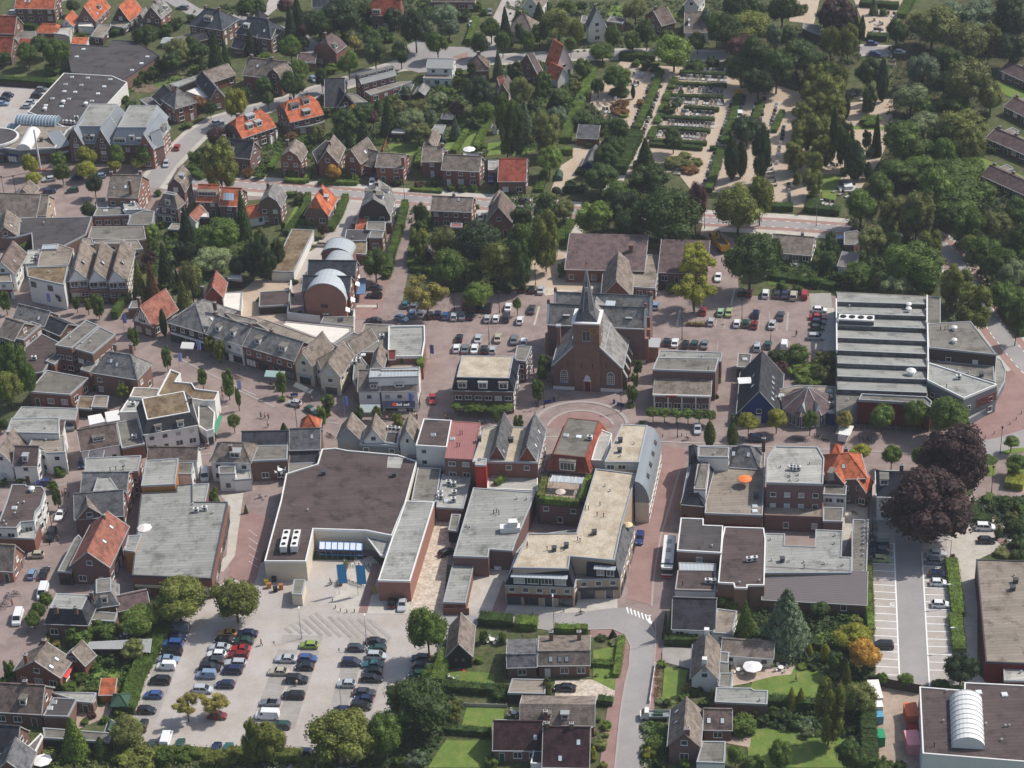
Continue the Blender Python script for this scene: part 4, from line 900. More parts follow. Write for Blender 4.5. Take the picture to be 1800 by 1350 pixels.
# lawns
sheet('woodland_floor','a3','860,150 1500,-40 1900,-40 1900,420 1600,500 1500,900 1480,1180 1500,1340 1000,1420 640,1340 780,1100 860,930 880,690','humus',2);sheet('woodland_floor','a3','-220,180 400,180 640,200 640,430 480,560 300,560 200,640 0,580 -220,560','humus',3);sheet('woodland_floor','b3','560,280 760,-20 1860,-20 1860,1000 1640,860 1440,540 1330,400 1180,330 1180,740 480,740 480,560','humus',2);sheet('woodland_floor','b2','480,150 900,40 1300,60 1330,300 1300,420 1000,430 520,420','humus',3)
for t,s,m_ in(('d0','620,700 700,655 880,650 880,740 840,760 700,750','lawn'),('d2','568,530 740,500 725,620 565,615','lawn'),('d2','565,650 725,655 720,805 680,808 570,740','lawn'),('d2','1065,640 1225,672 1195,905 1045,890','lawn'),('d3','0,665 180,655 330,668 430,720 425,820 330,880 200,905 -50,880 -110,800 -100,720','lawn'),('d3','-60,1085 150,1085 420,1120 560,1140 600,1350 -100,1350 -150,1200','lawn'),('d3','310,430 480,360 560,350 500,490 330,500','lawn'),
                 ('d2','1700,690 1787,690 1787,810 1660,800','lawn'),('d2','1660,1080 1787,1080 1787,1350 1640,1350','lawn'),('d1','1470,930 1735,935 1720,1090 1430,1080','lawn'),('d1','1320,1160 1640,1160 1640,1350 1200,1350','lawn'),('d1','1340,670 1660,690 1670,830 1470,800 1340,760','lawn'),
                 ('a1','920,1010 1170,1000 1150,1090 940,1080','lawn'),('a1','1330,990 1400,990 1380,1070 1310,1040','lawn'),('a1','1500,910 1570,910 1500,1050 1430,1040','lawn'),('a1','1620,1000 1730,990 1710,1080 1610,1090','lawn'),('b1','270,180 380,110 350,220 260,300 190,400 160,390','lawn'),('a0','90,520 400,540 380,600 120,585','meadow'),('a0','1060,590 1260,510 1280,560 1100,630','meadow'),('a2','30,1000 160,1000 160,1060 0,1090','lawn'),('a2','690,40 790,40 780,115 670,110','lawn'),
                 ('a3','1580,560 1787,640 1787,720 1600,640','lawn'),('a3','1440,1080 1787,1230 1787,1260 1720,1250 1420,1170','lawn'),('a3','1680,920 1787,960 1787,1000 1690,960','lawn'),('a3','360,1220 510,1220 500,1340 330,1330','lawn'),('b3','370,0 500,0 470,130 380,110','lawn'),('a3','580,880 810,885 800,910 580,905','lawn'),('c3','1480,710 1590,710 1585,785 1500,780','lawn'),('c3','1610,620 1700,590 1787,585 1787,615 1640,635','lawn'),('c3','1670,660 1787,640 1787,790 1670,780','lawn'),
                 ('b2','300,250 420,280 390,430 300,420','meadow'),('c3','140,20 470,10 460,150 200,150','meadow'),('b3','0,640 460,640 460,740 0,720','meadow')):
 sheet('lawn',t,s,m_,3)
sheet('vegetable_plot','a0','980,560 1250,480 1290,540 1050,650 900,640','soil',2);sheet('terrace','d3','-150,620 20,540 180,560 190,640 160,700 40,712 -150,760','terrace',3);sheet('terrace','d2','1520,560 1787,570 1787,660 1650,760 1540,780','terrace',3);sheet('drive','d2','1050,505 1260,520 1240,660 1050,610','stall',3);sheet('drive','d2','300,740 560,735 720,815 705,890 300,860','cobble',3);sheet('terrace','d0','540,870 800,900 760,990 530,1090','terrace',3);sheet('terrace','d2','1370,1130 1670,1120 1660,1210 1500,1180','terrace',3)
# cemetery
sheet('cemetery_path','a2','560,640 760,430 1000,460 1200,470 1560,510 1600,620 1720,600 1800,640 1787,1350 1480,1350 1250,1330 1150,1200 700,1230 830,1010 640,860 540,760','sandpath',2)
sheet('cemetery_path','a3','-20,560 200,620 250,700 480,900 560,720 880,690 860,930 780,1120 640,1330 -20,1350','sandpath',2);sheet('cemetery_path','a3','130,0 360,0 320,170 150,150','sandpath',2);sheet('cemetery_path','a3','600,0 1000,0 930,130 820,250 680,270 660,160','sandpath',2);sheet('cemetery_path','b3','0,0 130,0 200,0 300,0 250,180 20,170','sandpath',3)
strip('path','a2','880,1000 800,1130 740,1230 690,1340',4.5,'slabs',3);strip('path','a2','545,530 480,680 420,800 340,990',1.6,'slabs',3);sheet('yard','a2','390,1010 540,1010 650,980 600,1040 470,1230 370,1270 360,1350 270,1330 340,1160 430,1100','sandpath',3)
# ================================================================ BUILDINGS, north west
H('a0','98,60 380,64',9,5.2,9,'gable','x','orange','brown','orange-roofed house at the top left edge of the village',ch='.1,.5',sk='0,.25,.4 0,.35,.4')
H('a0','-120,232 102,238',9,4,8.6,'gable','x','red','brown','red-roofed house by the far car park, upper of two')
H('a0','-140,382 78,390',9,3.4,8,'gable','x','red','brown','red-roofed house by the far car park, lower of two')
H('a0','110,326 205,330',4,2.4,3.8,'shed','x','red','brown','small lean-to shed with a red tiled roof','shed','shed',win=0)
FB('a0','125,222 250,222 262,282 130,290 95,262',2.8,'f_mid','brown','flat grey garage between the red-roofed houses','garage','garage')
H('a0','256,230 396,234',6,2.6,4.8,'half','x','orange','brown','low outbuilding with a half-hipped orange roof','outbuilding','outbuilding',win='few',k=.5)
H('a0','418,182 508,186',7,3,6,'gable','y','orange','white','narrow white annex with a steep orange roof','annex','annex')
FB('a0','405,188 500,186 485,260 455,245 375,235',2.8,'f_light','cream','pale flat-roofed shed behind the dark roof','shed','shed')
H('a0','530,146 668,152','b,772,48',3.2,8.6,'gable','y','orange','purple','purple brick house with a steep bright orange roof and white rooflights',sk='1,.15,.6 1,.3,.15',dm='1,.55,1.8,.3',ch='.5,.8')
FB('a0','545,152 640,160 655,190 545,185',2.6,'f_white','white','white flat extension of the orange-roofed house','extension','extension')
H('a0','780,140 906,152','b,1000,72',3.2,8.4,'gable','y','orange','dark','dark brick house with a steep plain orange roof',ch='.5,.85')
FB('a0','770,150 845,150 905,160 862,195 770,180',2.7,'f_warm','dark','flat extension of the dark brick house','extension','extension',win='h')
FB('a0','632,255 715,265 778,180 692,170',2.7,'f_warm','dark','flat-roofed double garage on the back lane','garage','garage',win='few')
H('a0','1002,118 1125,132','b,1200,68',5.2,9.4,'gable','y','slate','red','red brick house with a slate roof and two dormers',dm='1,.3,1.5 1,.75,1.5',ch='.5,.4')
H('a0','955,150 1012,152',6,3,6,'gable','y','slate','brown','narrow slate-roofed wing of a brick house','annex','annex')
H('a0','1315,175 1552,213','b,1678,135',5.8,10.5,'hip','x','lead','brown','large hipped dark house with a white flat dormer',dm='0,.5,3.0,.35',sk='1,.6,.3',ch='.3,.5 .7,.5',fl=2)
H('a0','1640,232 1892,275','b,1996,205',5.8,10.5,'hip','x','lead','brown','hipped dark grey house beside the two tall conifers',dm='0,.25,2.0,.35',sk='0,.75,.3',ch='.2,.5',fl=2)
H('a0','1335,300 1455,272',5,2.8,4.6,'gable','x','dark','brown','low dark barn with white verge boards','barn','barn',win='few')
FB('a0','1210,268 1330,235 1340,290 1290,300 1215,292',2.6,'f_mid','brown','low garage beside the dark barn','garage','garage',win='few')
H('a0','1610,330 1700,345',5,2.6,5,'gable','x','dark','brown','little dark-roofed cottage with white verges')
H('a0','490,305 600,310',3.5,2.6,3.6,'shed','x','orange','white','white shed with a lean-to orange roof','shed','shed',win=0)
o=H('a0','1118,300 1178,304',5,1.9,2.7,'gable','x','palezinc','white','white party tent on a back lawn','tent','tent',win=0,trim='white')
FB('a0','485,310 758,326 782,282 945,288 1005,322 1112,392 860,556 498,506 478,410',4.2,'f_dark','brown','wide low hall with a dark felt roof and five rooflights','hall','hall',sk='582,346 535,398 1028,398 987,445 920,492',trim='darkgrey')
FB('a0','445,512 782,532 888,578 640,850 470,895 195,782',4.6,'f_dark','white','white-walled store with a black felt roof','store','shop',sk='502,541 612,546 770,557 457,591 567,596 727,607 449,640 524,645 684,656 480,693 640,707 365,690 320,738 430,745',vt='270,722 665,738',dv='443,722 315,770 600,735',vp='348,712 590,715',trim='white')
FB('a0','152,862 500,890 470,910 385,1032 130,1045 20,1030 -60,1042',4.8,'f_warm','zinc','front shop block with gravelled roof and white barrel canopy','shop','shop',win='shop',fl=1,vt='220,885 150,945 350,915 105,965 430,930',vb='290,985',ac='455,860 485,862 512,866 535,832',trim='white')
o=thing('entrance_canopy','white barrel-vaulted canopy running across the shop roof','canopy',G('a0',155,1050,4.8));c0=o.location.copy()
def vault(root,t,a,b,wd,rise,z,mat,name='vault',ribs=0,rib_mat='white',ends=True):
 """half-round roof from a to b (picture points at height z)"""
 A=G(t,*a,z);B=G(t,*b,z);d=(B-A);L_=d.length;d.normalize();n=Vector((-d.y,d.x,0));m_=MB();r0=root.location
 P=[[A-r0+d*L_*k+n*wd/2*math.cos(math.pi*i/12)+Z*rise*math.sin(math.pi*i/12)for i in range(13)]for k in(0,1)]
 for i in range(12):m_.poly([P[0][i],P[1][i],P[1][i+1],P[0][i+1]][::-1])
 if ends:m_.poly(P[0]);m_.poly(P[1][::-1])
 m_.build(name,M[mat],root)
 for k in range(ribs+1 if ribs else 0):
  rb=MB()
  for i in range(12):
   f=[A-r0+d*L_*k/ribs+n*(wd/2+.05)*math.cos(math.pi*j/12)+Z*(rise+.05)*math.sin(math.pi*j/12)for j in(i,i+1)];rb.beam(f[0],f[1],.1,.1)
  rb.build('rib',M[rib_mat],root)
vault(o,'a0',(165,1048),(235,925),4.4,2.0,4.9,'white')
o=thing('roof_lantern','ribbed glass barrel lantern on the shop roof','roof lantern',G('a0',265,865,4.8));vault(o,'a0',(125,845),(405,860),5.0,2.2,4.9,'blueglass','glazing',13)
o=thing('roof_lantern','short glass barrel lantern at the far edge of the shop','roof lantern',G('a0',90,890,3));vault(o,'a0',(62,895),(125,900),3.0,1.6,3.0,'blueglass','glazing',3)
# round-fronted pavilion at the left edge
c=G('a0',-40,1080,0);o=thing('shop_pavilion','round-fronted shop with curved white fascia at the left edge','shop',c);
for nm,r0,z0,z1,mt in(('wall',9.0,0,3.0,'w_zinc'),('canopy',9.8,3.0,3.5,'darkgrey'),('upper_wall',7.6,3.5,5.2,'white'),('fascia',8.4,5.2,5.9,'white'),('roof',7.8,5.9,5.95,'f_dark')):
 b=MB();b.prism([(r0*math.cos(2*math.pi*i/28),r0*.8*math.sin(2*math.pi*i/28))for i in range(28)],z0,z1,0);b.build(nm,M[mt],o)
for i in range(17,27):
 a=2*math.pi*(i+.5)/28;window(o,9.0*math.cos(a),7.2*math.sin(a),.4,a+math.pi/2,1.7,2.2,'darkgrey');window(o,7.6*math.cos(a),6.08*math.sin(a),3.7,a+math.pi/2,1.4,1.2,'white')
# blue-grey zinc complex with steep front gables
o=H('a0','478,1000 770,1010','a,605,800',6.0,10.6,'mansard','x','zincroof','purple','zinc-clad shop block with a flat top, left half','shop_block','building',win='shop',fl=2,top='f_grey',k=2.2,dm='0,.45,1.6,.2 0,.55,1.6,.2',ac='690,825 740,825')
o=H('a0','770,1010 1065,1025','a,880,812',6.0,10.6,'mansard','x','zincroof','purple','zinc-clad shop block with a flat top, right half','shop_block','building',win='shop',fl=2,top='f_grey',k=2.2,dm='0,.22,3.6,.1 0,.75,3.6,.1 0,.5,1.4,.25',ac='900,835 950,840')
for u0,u1,v,d_,lb in((478,582,1003,8,'leftmost glazed gable of the zinc shop block'),(660,768,1008,9,'middle glazed gable of the zinc shop block')):
 o=H('a0',f'{u0},{v} {u1},{v+6}',d_,6.2,11.4,'gable','y','zincroof','purple',lb,'gable_bay','building',win='off',fl=3,ov=.15,fr='white')
H('a0','1050,1030 1075,1040',4,6,11,'gable','y','zincroof','purple','slim zinc gable on the corner of the block','gable_bay','building',win=0,ov=.1)
o=H('a0','1072,1045 1190,890',5,6.5,11.5,'gable','x','zincroof','pink','zinc-roofed end wing with pale brick gables and two rooflights','shop_wing','building',win='off',fl=2,sk='0,.2,.5 0,.4,.5',dm='0,.75,2.6,.05,2.2')
H('a0','395,1035 490,1010',8,4.6,6.5,'shed','x','zincroof','purple','low link building between the shop and the zinc block','link_building','building',win='shop')
# villas right of it
H('a0','1222,762 1374,714','a,1118,692',5.4,9.6,'hip','x','slate','red','square red brick villa with a grey pyramid roof',ch='.4,.6',fl=2,k=4)
H('a0','1055,675 1120,735',9,4.4,7.4,'gable','x','dark','brown','dark-roofed wing behind the pyramid-roofed villa','annex','annex',win='few')
FB('a0','978,698 1045,680 1102,735 1040,752',2.7,'f_mid','brown','flat-roofed garage beside the pyramid-roofed villa','garage','garage',win='few')
FB('a0','1185,588 1370,530 1395,545 1240,608',2.6,'f_grey','timber','long flat carport on the garden boundary','carport','carport')
H('a0','1472,580 1648,522','a,1425,508',3.2,5.8,'gable','x','taupe','red','brick coach house with white verges and arched red shutters','coach_house','house',win='few')
H('a0','1468,698 1580,686','a,1362,572',4.2,7.6,'gable','y','dark','red','dark-roofed gabled house with a white glazed side',sk='0,.5,.4')
FB('a0','1300,640 1375,610 1462,680 1440,690',3.6,'f_white','white','narrow white flat link beside the dark gabled house','link_building','building')
o=H('a0','1690,525 1972,560',10,5.0,9.2,'gable','x','taupe','red','broad brick villa with a grey roof and half-round gable',ch='.1,.5 .6,.5',sk='0,.3,.5',fl=1)
H('a1','75,535 175,565',6,5.6,9.0,'gambrel','y','taupe','red','front cross-gable of the broad grey villa','gable_bay','building',fl=2)
H('a0','1690,968 1930,886','a,1612,874',5.0,9.4,'half','x','orange','purple','semi-detached pair with an orange roof nearest the junction',dm='0,.35,1.9,.3 0,.6,1.9,.3 0,.5,2.6,.7',ch='.25,.6 .75,.6',fl=2)
H('a1','238,856 462,786','a,138,757',5.0,9.4,'half','x','orange','purple','semi-detached pair with an orange roof and three dormers',dm='0,.3,2.6,.55 0,.65,2.0,.65 0,.55,2.2,.15',ch='.3,.6 .8,.6',fl=2)
FB('a1','180,850 330,840 425,805 478,850 390,880 262,895',2.8,'f_mid','brown','flat garden extension of the three-dormer orange pair','extension','extension',win='h')
FB('a1','-60,940 60,905 150,910 100,950',2.8,'f_white','white','white conservatory of the orange pair by the junction','conservatory','conservatory',win='h')
H('a0','1500,1085 1748,1112',8,4.6,8.6,'gable','x','dark','purple','dark grey house at the corner with a slate-hung bay',dm='0,.4,2.2,.2',ch='.15,.5 .95,.5',fl=1)
H('b0','738,106 966,112',12,6.2,10.4,'gable','x','taupe','pink','tall brick house with a taupe roof and a big chimney stack',ch='.75,.1 .05,.5 .9,.6',sk='0,.2,.35 0,.55,.4 0,.65,.4',fl=2)
# ---- a1: centre north
H('a1','0,262 105,276',4,5.8,8,'shed','x','lead','brown','side wing of the hipped grey house','annex','annex')
H('a1','395,345 560,372','b,592,310',5.4,9.6,'half','y','purple','red','brick house with a purple-grey roof seen gable-on',ch='.35,.5',dm='1,.3,1.6',sk='0,.3,.5',fl=1)
H('a1','280,440 415,440',8,3,4.6,'gable','x','purple','brown','low purple-roofed garage wing by the gable-on house','annex','annex',win='few')
FB('a1','310,370 400,360 420,430 345,440',3.2,'f_light','brown','pale flat roof beside the gable-on house','extension','extension')
H('a1','-40,175 30,180',8,5,9,'hip','x','dark','brown','far dark house half hidden by conifers')
H('a1','798,108 1005,112',8,5.2,9.8,'half','x','red','brown','red-tiled villa with a long white dormer strip',k=.3,ch='.1,.5 .95,.5',dm='0,.2,2.6,.1,1.3 0,.75,3.0,.1,1.3',fl=1)
H('a1','868,30 945,30',6,6,11.5,'gable','y','orange','brown','orange cross-gable behind the red-tiled villa','gable_bay','building',win=0)
H('a1','1225,12 1530,14',9,3.4,7.5,'gable','x','brown','red','brown-roofed house at the top edge beside the lane',fl=1)
H('a1','390,52 540,45',8,4,8,'gable','x','lead','white','house with a dark roof at the top edge among trees',fl=1)
H('a1','735,588 982,525','a,672,552',5.4,7.8,'gable','x','eternit','red','long brick house with a pale roof and a strip of dormers',dm='0,.15,3.0,.5,1.1 0,.4,2.6,.5,1.1 0,.65,3.2,.5,1.1 0,.9,2.0,.5,1.1',fl=2)
FB('a1','760,640 900,600 1000,575 1090,568 1010,600 800,665',3.0,'f_warm','red','flat garden extension of the long pale-roofed house','extension','extension',win='h')
H('a1','475,752 620,762','a,500,588',3.0,8.8,'gable','x','dark','dark','steep dark roof of the A-frame house')
H('a1','560,760 700,735',7,2.6,7.0,'gable','y','dark','timber','glazed A-frame gable with pale bargeboards','house','house',fl=1,win='off')
FB('a1','640,720 780,715 700,660 640,655',2.8,'f_warm','brown','low flat roof beside the A-frame house','garage','garage')
H('a1','1185,475 1372,478',8,5.2,6.8,'gable','x','eternit','white','white rendered house with a shallow pale roof',fl=2,gw=0)
FB('a1','1165,548 1360,552 1355,525 1180,520',2.8,'f_warm','white','veranda roof of the white rendered house','extension','extension',win='h')
H('a1','1095,660 1178,665',6,2.2,3.6,'gable','y','slate','timber','grey-roofed garden shed next to the white rendered house','shed','shed',win=0)
H('a1','990,655 1070,660',6,2.2,3.2,'shed','x','grey','timber','lean-to garden shed below the long pale-roofed house','shed','shed',win=0)
H('a1','1480,498 1630,492',8,4,7.6,'hip','y','brown','brown','brown hipped bungalow on the bend',ch='.5,.6')
H('a1','1690,640 1765,655','b,1800,590',3.4,6.4,'gable','y','brown','red','brown-roofed house among conifers near the white gable')
H('a1','1700,610 1750,600',4,3.4,6,'gable','x','rose','red','rose-roofed side wing among the conifers','annex','annex')
for u0,v0,u1,v1,d_,he,lb in((945,930,1080,935,3,2.4,'white-roofed garden shelter at the head of the lawn'),):
 FB('a1',f'{u0},{v0} {u1},{v1} {u1+15},{v1-30} {u0+20},{v0-32}',he,'f_white','timber',lb,'garden_shelter','shelter',z0=0)
FB('a1','1210,935 1300,935 1325,875 1250,872',2.4,'f_grey','green','grey-green flat shed among the long gardens','shed','shed')
H('a1','1165,1025 1255,1035','b,1290,945',2.4,4.4,'gable','y','taupe','brown','taupe-roofed outbuilding behind the terrace','outbuilding','outbuilding',win=0)
H('a1','1640,895 1690,898',3,2.1,3.0,'gable','y','slate','white','little white summer house in the long gardens','summer_house','shed',win=0)
H('a1','1290,830 1380,832',4,2.2,3.2,'hip','x','grey','timber','dark hexagonal garden pavilion','garden_pavilion','shed',win=0)
# row along the main road
H('a1','165,1125 315,1135','b,362,1055',5.0,8.8,'gambrel','y','taupe','red','detached brick house with a mansard gable, left of the twin gables',fl=2,ch='.2,.7')
H('a1','425,1143 575,1143','b,625,1030',4.6,8.8,'gable','y','taupe','red','left of the twin taupe-gabled houses on the main road',fl=1,ch='.5,.4')
H('a1','578,1143 730,1148','b,850,1060',4.6,8.8,'gable','y','taupe','red','right of the twin taupe-gabled houses on the main road',fl=1,sk='1,.5,.3')
H('a1','725,1145 808,1168',8,3.2,6.6,'gable','x','taupe','red','open carport under a taupe roof','carport','carport',win=0)
H('a1','400,1140 430,1145',9,4,7.6,'shedr','y','dark','dark','dark side roof beside the twin gables','annex','annex',win=0)
H('a1','828,1165 1028,1175',9,5.2,7.6,'gable','x','taupe','red','plain brick house with tall chimney beside the parked cars',ch='.98,.1',fl=2)
H('a1','1152,1130 1300,1130',9,5.2,8.0,'gable','x','taupe','red','left-hand end house of the taupe terrace',fl=2,ch='.95,.5')
H('a1','1290,1185 1560,1200','b,1610,1115',5.2,8.2,'gable','x','taupe','red','long taupe-roofed terrace with white window frames',fl=2,ch='.05,.6 .95,.6')
FB('a1','1620,1120 1690,1120 1690,1190 1620,1190',2.7,'f_light','pink','pale flat garage beside the taupe terrace','garage','garage',win='few')
H('a1','1685,1262 1888,1268','b,1910,1130',4.2,8.4,'gable','x','red','brown','red-tiled house standing alone beside the blue car',fl=1)
FB('a1','1440,1090 1580,1090 1580,1075 1450,1072',3,'f_white','white','white conservatory behind the taupe terrace','conservatory','conservatory')
# ---- a2 north centre
H('a2','528,205 662,192','b,680,150',5.0,11.6,'gable','y','grey','white','white house with a very steep grey gable',fl=2,ch='.5,.5')
FB('a2','475,165 525,165 525,115 490,112',3,'f_mid','dark','flat garage left of the white steep-gabled house','garage','garage');FB('a2','660,150 770,165 795,135 690,112',3,'f_mid','brown','flat wing right of the white steep-gabled house','extension','extension')
H('a2','303,497 434,462',7,2.8,10.6,'gable','y','orange','white','white cottage with a steep orange roof',fl=1)
H('a2','232,528 318,570',5,2.4,6.2,'gable','x','orange','white','small white outhouse with an orange roof','outhouse','shed',win=0)
H('a2','40,448 178,520','a,20,400',4.2,9.4,'gable','y','purple','red','brick house with a steep purple-brown roof',fl=1)
H('a2','445,962 600,970',5,2.8,5.0,'shed','x','grey','red','low brick shed with a slate roof and white ends','shed','shed',win=0)
H('a2','480,1160 580,1165','b,635,1055',2.4,4.4,'gable','y','grey','blue','long blue-grey shed by the sandy yard','shed','shed',win=0)
H('a2','920,110 1045,182','a,960,50',3.6,7.5,'gable','y','brown','red','brown-roofed house half hidden behind street trees',ch='.5,.2')
H('a2','1200,230 1375,170','a,1205,110',3.6,8,'gable','x','taupe','white','white house with a wide taupe roof and rooflights',sk='0,.2,.3 0,.2,.55')
H('a2','1195,40 1305,50',9,3.4,6.6,'gable','y','slate','white','slate-roofed house at the top edge of the lane')
H('a2','-30,215 145,225',9,3.6,8,'hip','x','taupe','white','taupe-roofed house hidden by lime trees',ch='.4,.5')
H('a2','60,60 200,70',9,3.6,8,'gable','y','taupe','white','far taupe-roofed house above the trees')
o=thing('green_tank','small green barrel tent standing on the sandy yard','tent',G('a2',328,1255));vault(o,'a2',(325,1265),(330,1220),2.4,1.8,0.02,'w_green','cover')
# ---- a3: bungalows at the right
for u0,v0,u1,v1,dd,lb in((1475,1222,1860,1395,8,'nearest'),(1515,962,1860,1110,8,'second'),(1640,740,1860,850,8,'third'),(1612,490,1860,600,8,'farthest')):
 H('a3',f'{u0},{v0} {u1},{v1}',dd,2.7,4.6,'gable','x','purple','brown',f'{lb} of the four brown-roofed bungalow rows at the right edge','bungalow_row','house',ch='.05,.6 .4,.6 .7,.6',fl=1,group='rows of bungalows')
 if lb!='farthest':FB('a3',f'{u0+105},{v0-36} {u0+190},{v0-72} {u0+240},{v0-45} {u0+150},{v0-8}',2.9,'f_warm','brown',f'flat roof box behind the {lb} bungalow row','extension','extension',group='flat boxes behind bungalows')
FB('a3','240,200 338,235 370,240 360,180 250,165',3,'f_mid','dark','dark flat cemetery chapel among the tall trees','chapel','chapel')
# ================================================================ BUILDINGS, middle band
# ---- b0
H('b0','-40,240 255,250',12,4.2,8.6,'gable','x','taupe','buff','wide taupe-roofed house at the left edge by the brick street',win='few')
H('b0','105,100 225,105',6,5.5,8.0,'gable','y','taupe','buff','small cross-gable behind the wide taupe roof, left','gable_bay','building',win=0)
H('b0','325,235 388,112',9,4.4,8.2,'gable','y','taupe','buff','buff brick gable facing the brick street',fl=1)
FB('b0','-20,385 130,375 140,255 642,245 600,370 380,480 230,475 220,360 100,390',4.0,'f_dark','brown','long low dark roof behind the street frontage','shop_block','building',vt='150,285 305,290',trim='trim')
H('b0','-40,385 120,375','b,140,255',4.2,7.4,'gable','y','taupe','brown','taupe-roofed house with two white rooflights at the left edge',sk='1,.3,.4 1,.6,.5',win='few')
FB('b0','650,240 905,232 890,300 1060,300 1080,208 1000,190 680,180',3.6,'f_mid','red','flat workshop roof with a sunken court','workshop','workshop',sk='735,203',dv='878,215',win='off')
FB('b0','1000,200 1080,205 1060,302 888,300 912,235',4.2,'f_mid','grey','plain grey flat roof east of the sunken court','workshop','workshop')
FB('b0','640,315 1005,310 1020,400 960,410 610,400',4.6,'f_mid','brown','corrugated grey roof behind the three-gabled flats','workshop','workshop',trim='kerb')
FB('b0','655,415 960,405 1000,470 900,480 910,432 660,432',5.4,'f_warm','buff','flat roof walkway behind the three-gabled flats','annex','annex',win='h',fl=2)
FB('b0','575,400 640,388 655,440 580,448',8.0,'f_warm','buff','pale stair tower on the three-gabled flats','stair_tower','building')
FB('b0','860,150 955,145 990,195 870,200',4.6,'f_light','white','white plant housing on the workshop roof','plant_housing','building',z0=3.6,ac='930,160')
FB('b0','668,115 735,110 750,180 672,182',3.4,'f_warm','red','low brick annex with a slatted screen','annex','annex',win='few')
FB('b0','752,128 955,125 960,180 750,182',3.6,'f_mid','brown','low rear annex of the tall chimney house','annex','annex',win='off')
H('b0','1100,165 1240,190','b,1280,140',5.4,8.8,'mansard','x','taupe','purple','taupe mansard house with a flat top, front part',k=1.5,fl=2,dm='0,.5,1.5,.2')
H('b0','1170,62 1290,75','b,1345,-20',5.6,10.2,'gambrel','y','taupe','purple','grey mansard-gabled house on the main road corner',fl=1,dm='1,.4,1.8,.3')
FB('b0','1085,225 1200,235 1210,195 1095,188',2.8,'f_mid','white','glazed garden room of the mansard house','conservatory','conservatory',win='off')
H('b0','1365,138 1522,142',8,4.6,8.2,'gable','x','orange','brown','orange-roofed house with a full-width white dormer',dm='0,.5,5.4,.35,1.3',sk='',fl=2)
H('b0','1522,165 1672,172',9,4.8,8.4,'gable','x','orange','brown','orange-roofed house with blue solar panels',fl=2,gut='white')
FB('b0','1365,245 1460,248 1455,215 1370,212',2.7,'f_white','timber','white canopy on the garden side of the orange pair','veranda','veranda',z0=0)
H('b0','1290,270 1365,280',7,2.6,4.6,'gable','y','rose','white','small rose-roofed garage next to the orange pair','garage','garage',win=0)
FB('b0','1170,332 1250,336 1262,295 1200,290',2.5,'f_warm','timber','flat shed in the rock garden','shed','shed')
# solar panels
b_=[G('b0',u,v,7.0)for u,v in((1555,118),(1632,121),(1636,95),(1560,92))]
so_=thing('solar_panel_array','four blue solar panels on the orange roof','solar panels',b_[0])
for k in range(4):
 f=lambda s_,t_:b_[0].lerp(b_[1],s_).lerp(b_[3].lerp(b_[2],s_),t_)-b_[0]
 m_=MB();z_=lambda p,e:p+Vector((0,-.05,.25+e));P=[z_(f(k/4+.01,0)+Vector((0,0,-.55)),0),z_(f(k/4+.23,0)+Vector((0,0,-.55)),0),z_(f(k/4+.23,1)+Vector((0,0,.55)),0),z_(f(k/4+.01,1)+Vector((0,0,.55)),0)];m_.poly(P);m_.poly([p-Vector((0,0,.08))for p in P[::-1]]);m_.build('panel',M['blueglass'],so_)
# three-gabled flats
for i,(u0,v0,u1,v1,uu,vv)in enumerate(((478,680,618,690,668,485),(615,690,752,697,805,490),(750,697,888,700,945,480))):
 o=H('b0',f'{u0},{v0} {u1},{v1}',f'b,{uu},{vv}',6.2,10.0,'prof','y','taupe','buff',['left','middle','right'][i]+' bay of the three-gabled flats with white pediments','apartment_bay','building',prof=[(0,6.2),(.42,10.0),(1,6.6)],win='off',fl=2,sk='1,.35,.5',gut='trim',group='bays of the three-gabled flats')
 L_=(G('b0',u1,v1,6.2)-G('b0',u0,v0,6.2)).length
 m_=MB();m_.poly([(.3,-.05,6.3),(L_-.3,-.05,6.5),(.42*L_,-.05,9.6)]);m_.build('pediment',M['white'],o)
 for z_ in(.6,3.4):m_=MB();m_.box(.3,L_-.3,-1.0,.2,z_,z_+.9);m_.build('balcony',M['w_purple'],o)
 for k in range(2):window(o,L_*(.28+.44*k),.25,1.6+.0,0,2.0,1.8,'white');window(o,L_*(.28+.44*k),.25,4.4,0,2.0,1.7,'white')
# white pub with coat of arms
P_='185,600 475,590 445,722 300,690 195,665'
o=FB('b0',P_,7.4,'f_moss','white','white inn with a mossy flat roof and painted shield','inn','building',par=.3,vt='340,630 205,685',trim='trim')
for nm,pl,mt in(('shield',((380,752),(412,758),(408,795),(395,800),(382,790)),'darkgrey'),('shield_field',((386,762),(404,766),(402,780),(388,778)),'f_light')):
 m_=MB();q_=[G('b0',u,v,5.4)-o.location+Vector((-.1,-.35,-.2))for u,v in pl];y0=q_[0].y;m_.poly([(p.x,y0+(p.x-q_[0].x)*-.52,4.2-(pl[i][1]-752)/23.)for i,p in enumerate(q_)][::-1]);
 if nm=='shield':m_.poly([(p.x,y0+(p.x-q_[0].x)*-.52,4.2-(pl[i][1]-752)/23.)for i,p in enumerate(q_)])
 m_.build(nm,M[mt],o)
PW=[(p.x-o.location.x,p.y-o.location.y)for p in pts('b0','195,665 300,690 445,722',7.4)]
for a,b_ in zip(PW,PW[1:]):facade(o,a,(a[0]+(b_[0]-a[0])*.62,a[1]+(b_[1]-a[1])*.62),4.0,1,'off',3,'darkgrey')
FB('b0','300,440 410,436 515,470 480,580 262,592 270,540',6.6,'f_warm','white','pale flat rear roof of the inn','inn_annex','building',vt='380,505 455,575',trim='kerb')
FB('b0','300,440 408,434 395,468 290,472',7.0,'palezinc','white','pale metal strip roof behind the inn','annex','annex',z0=5)
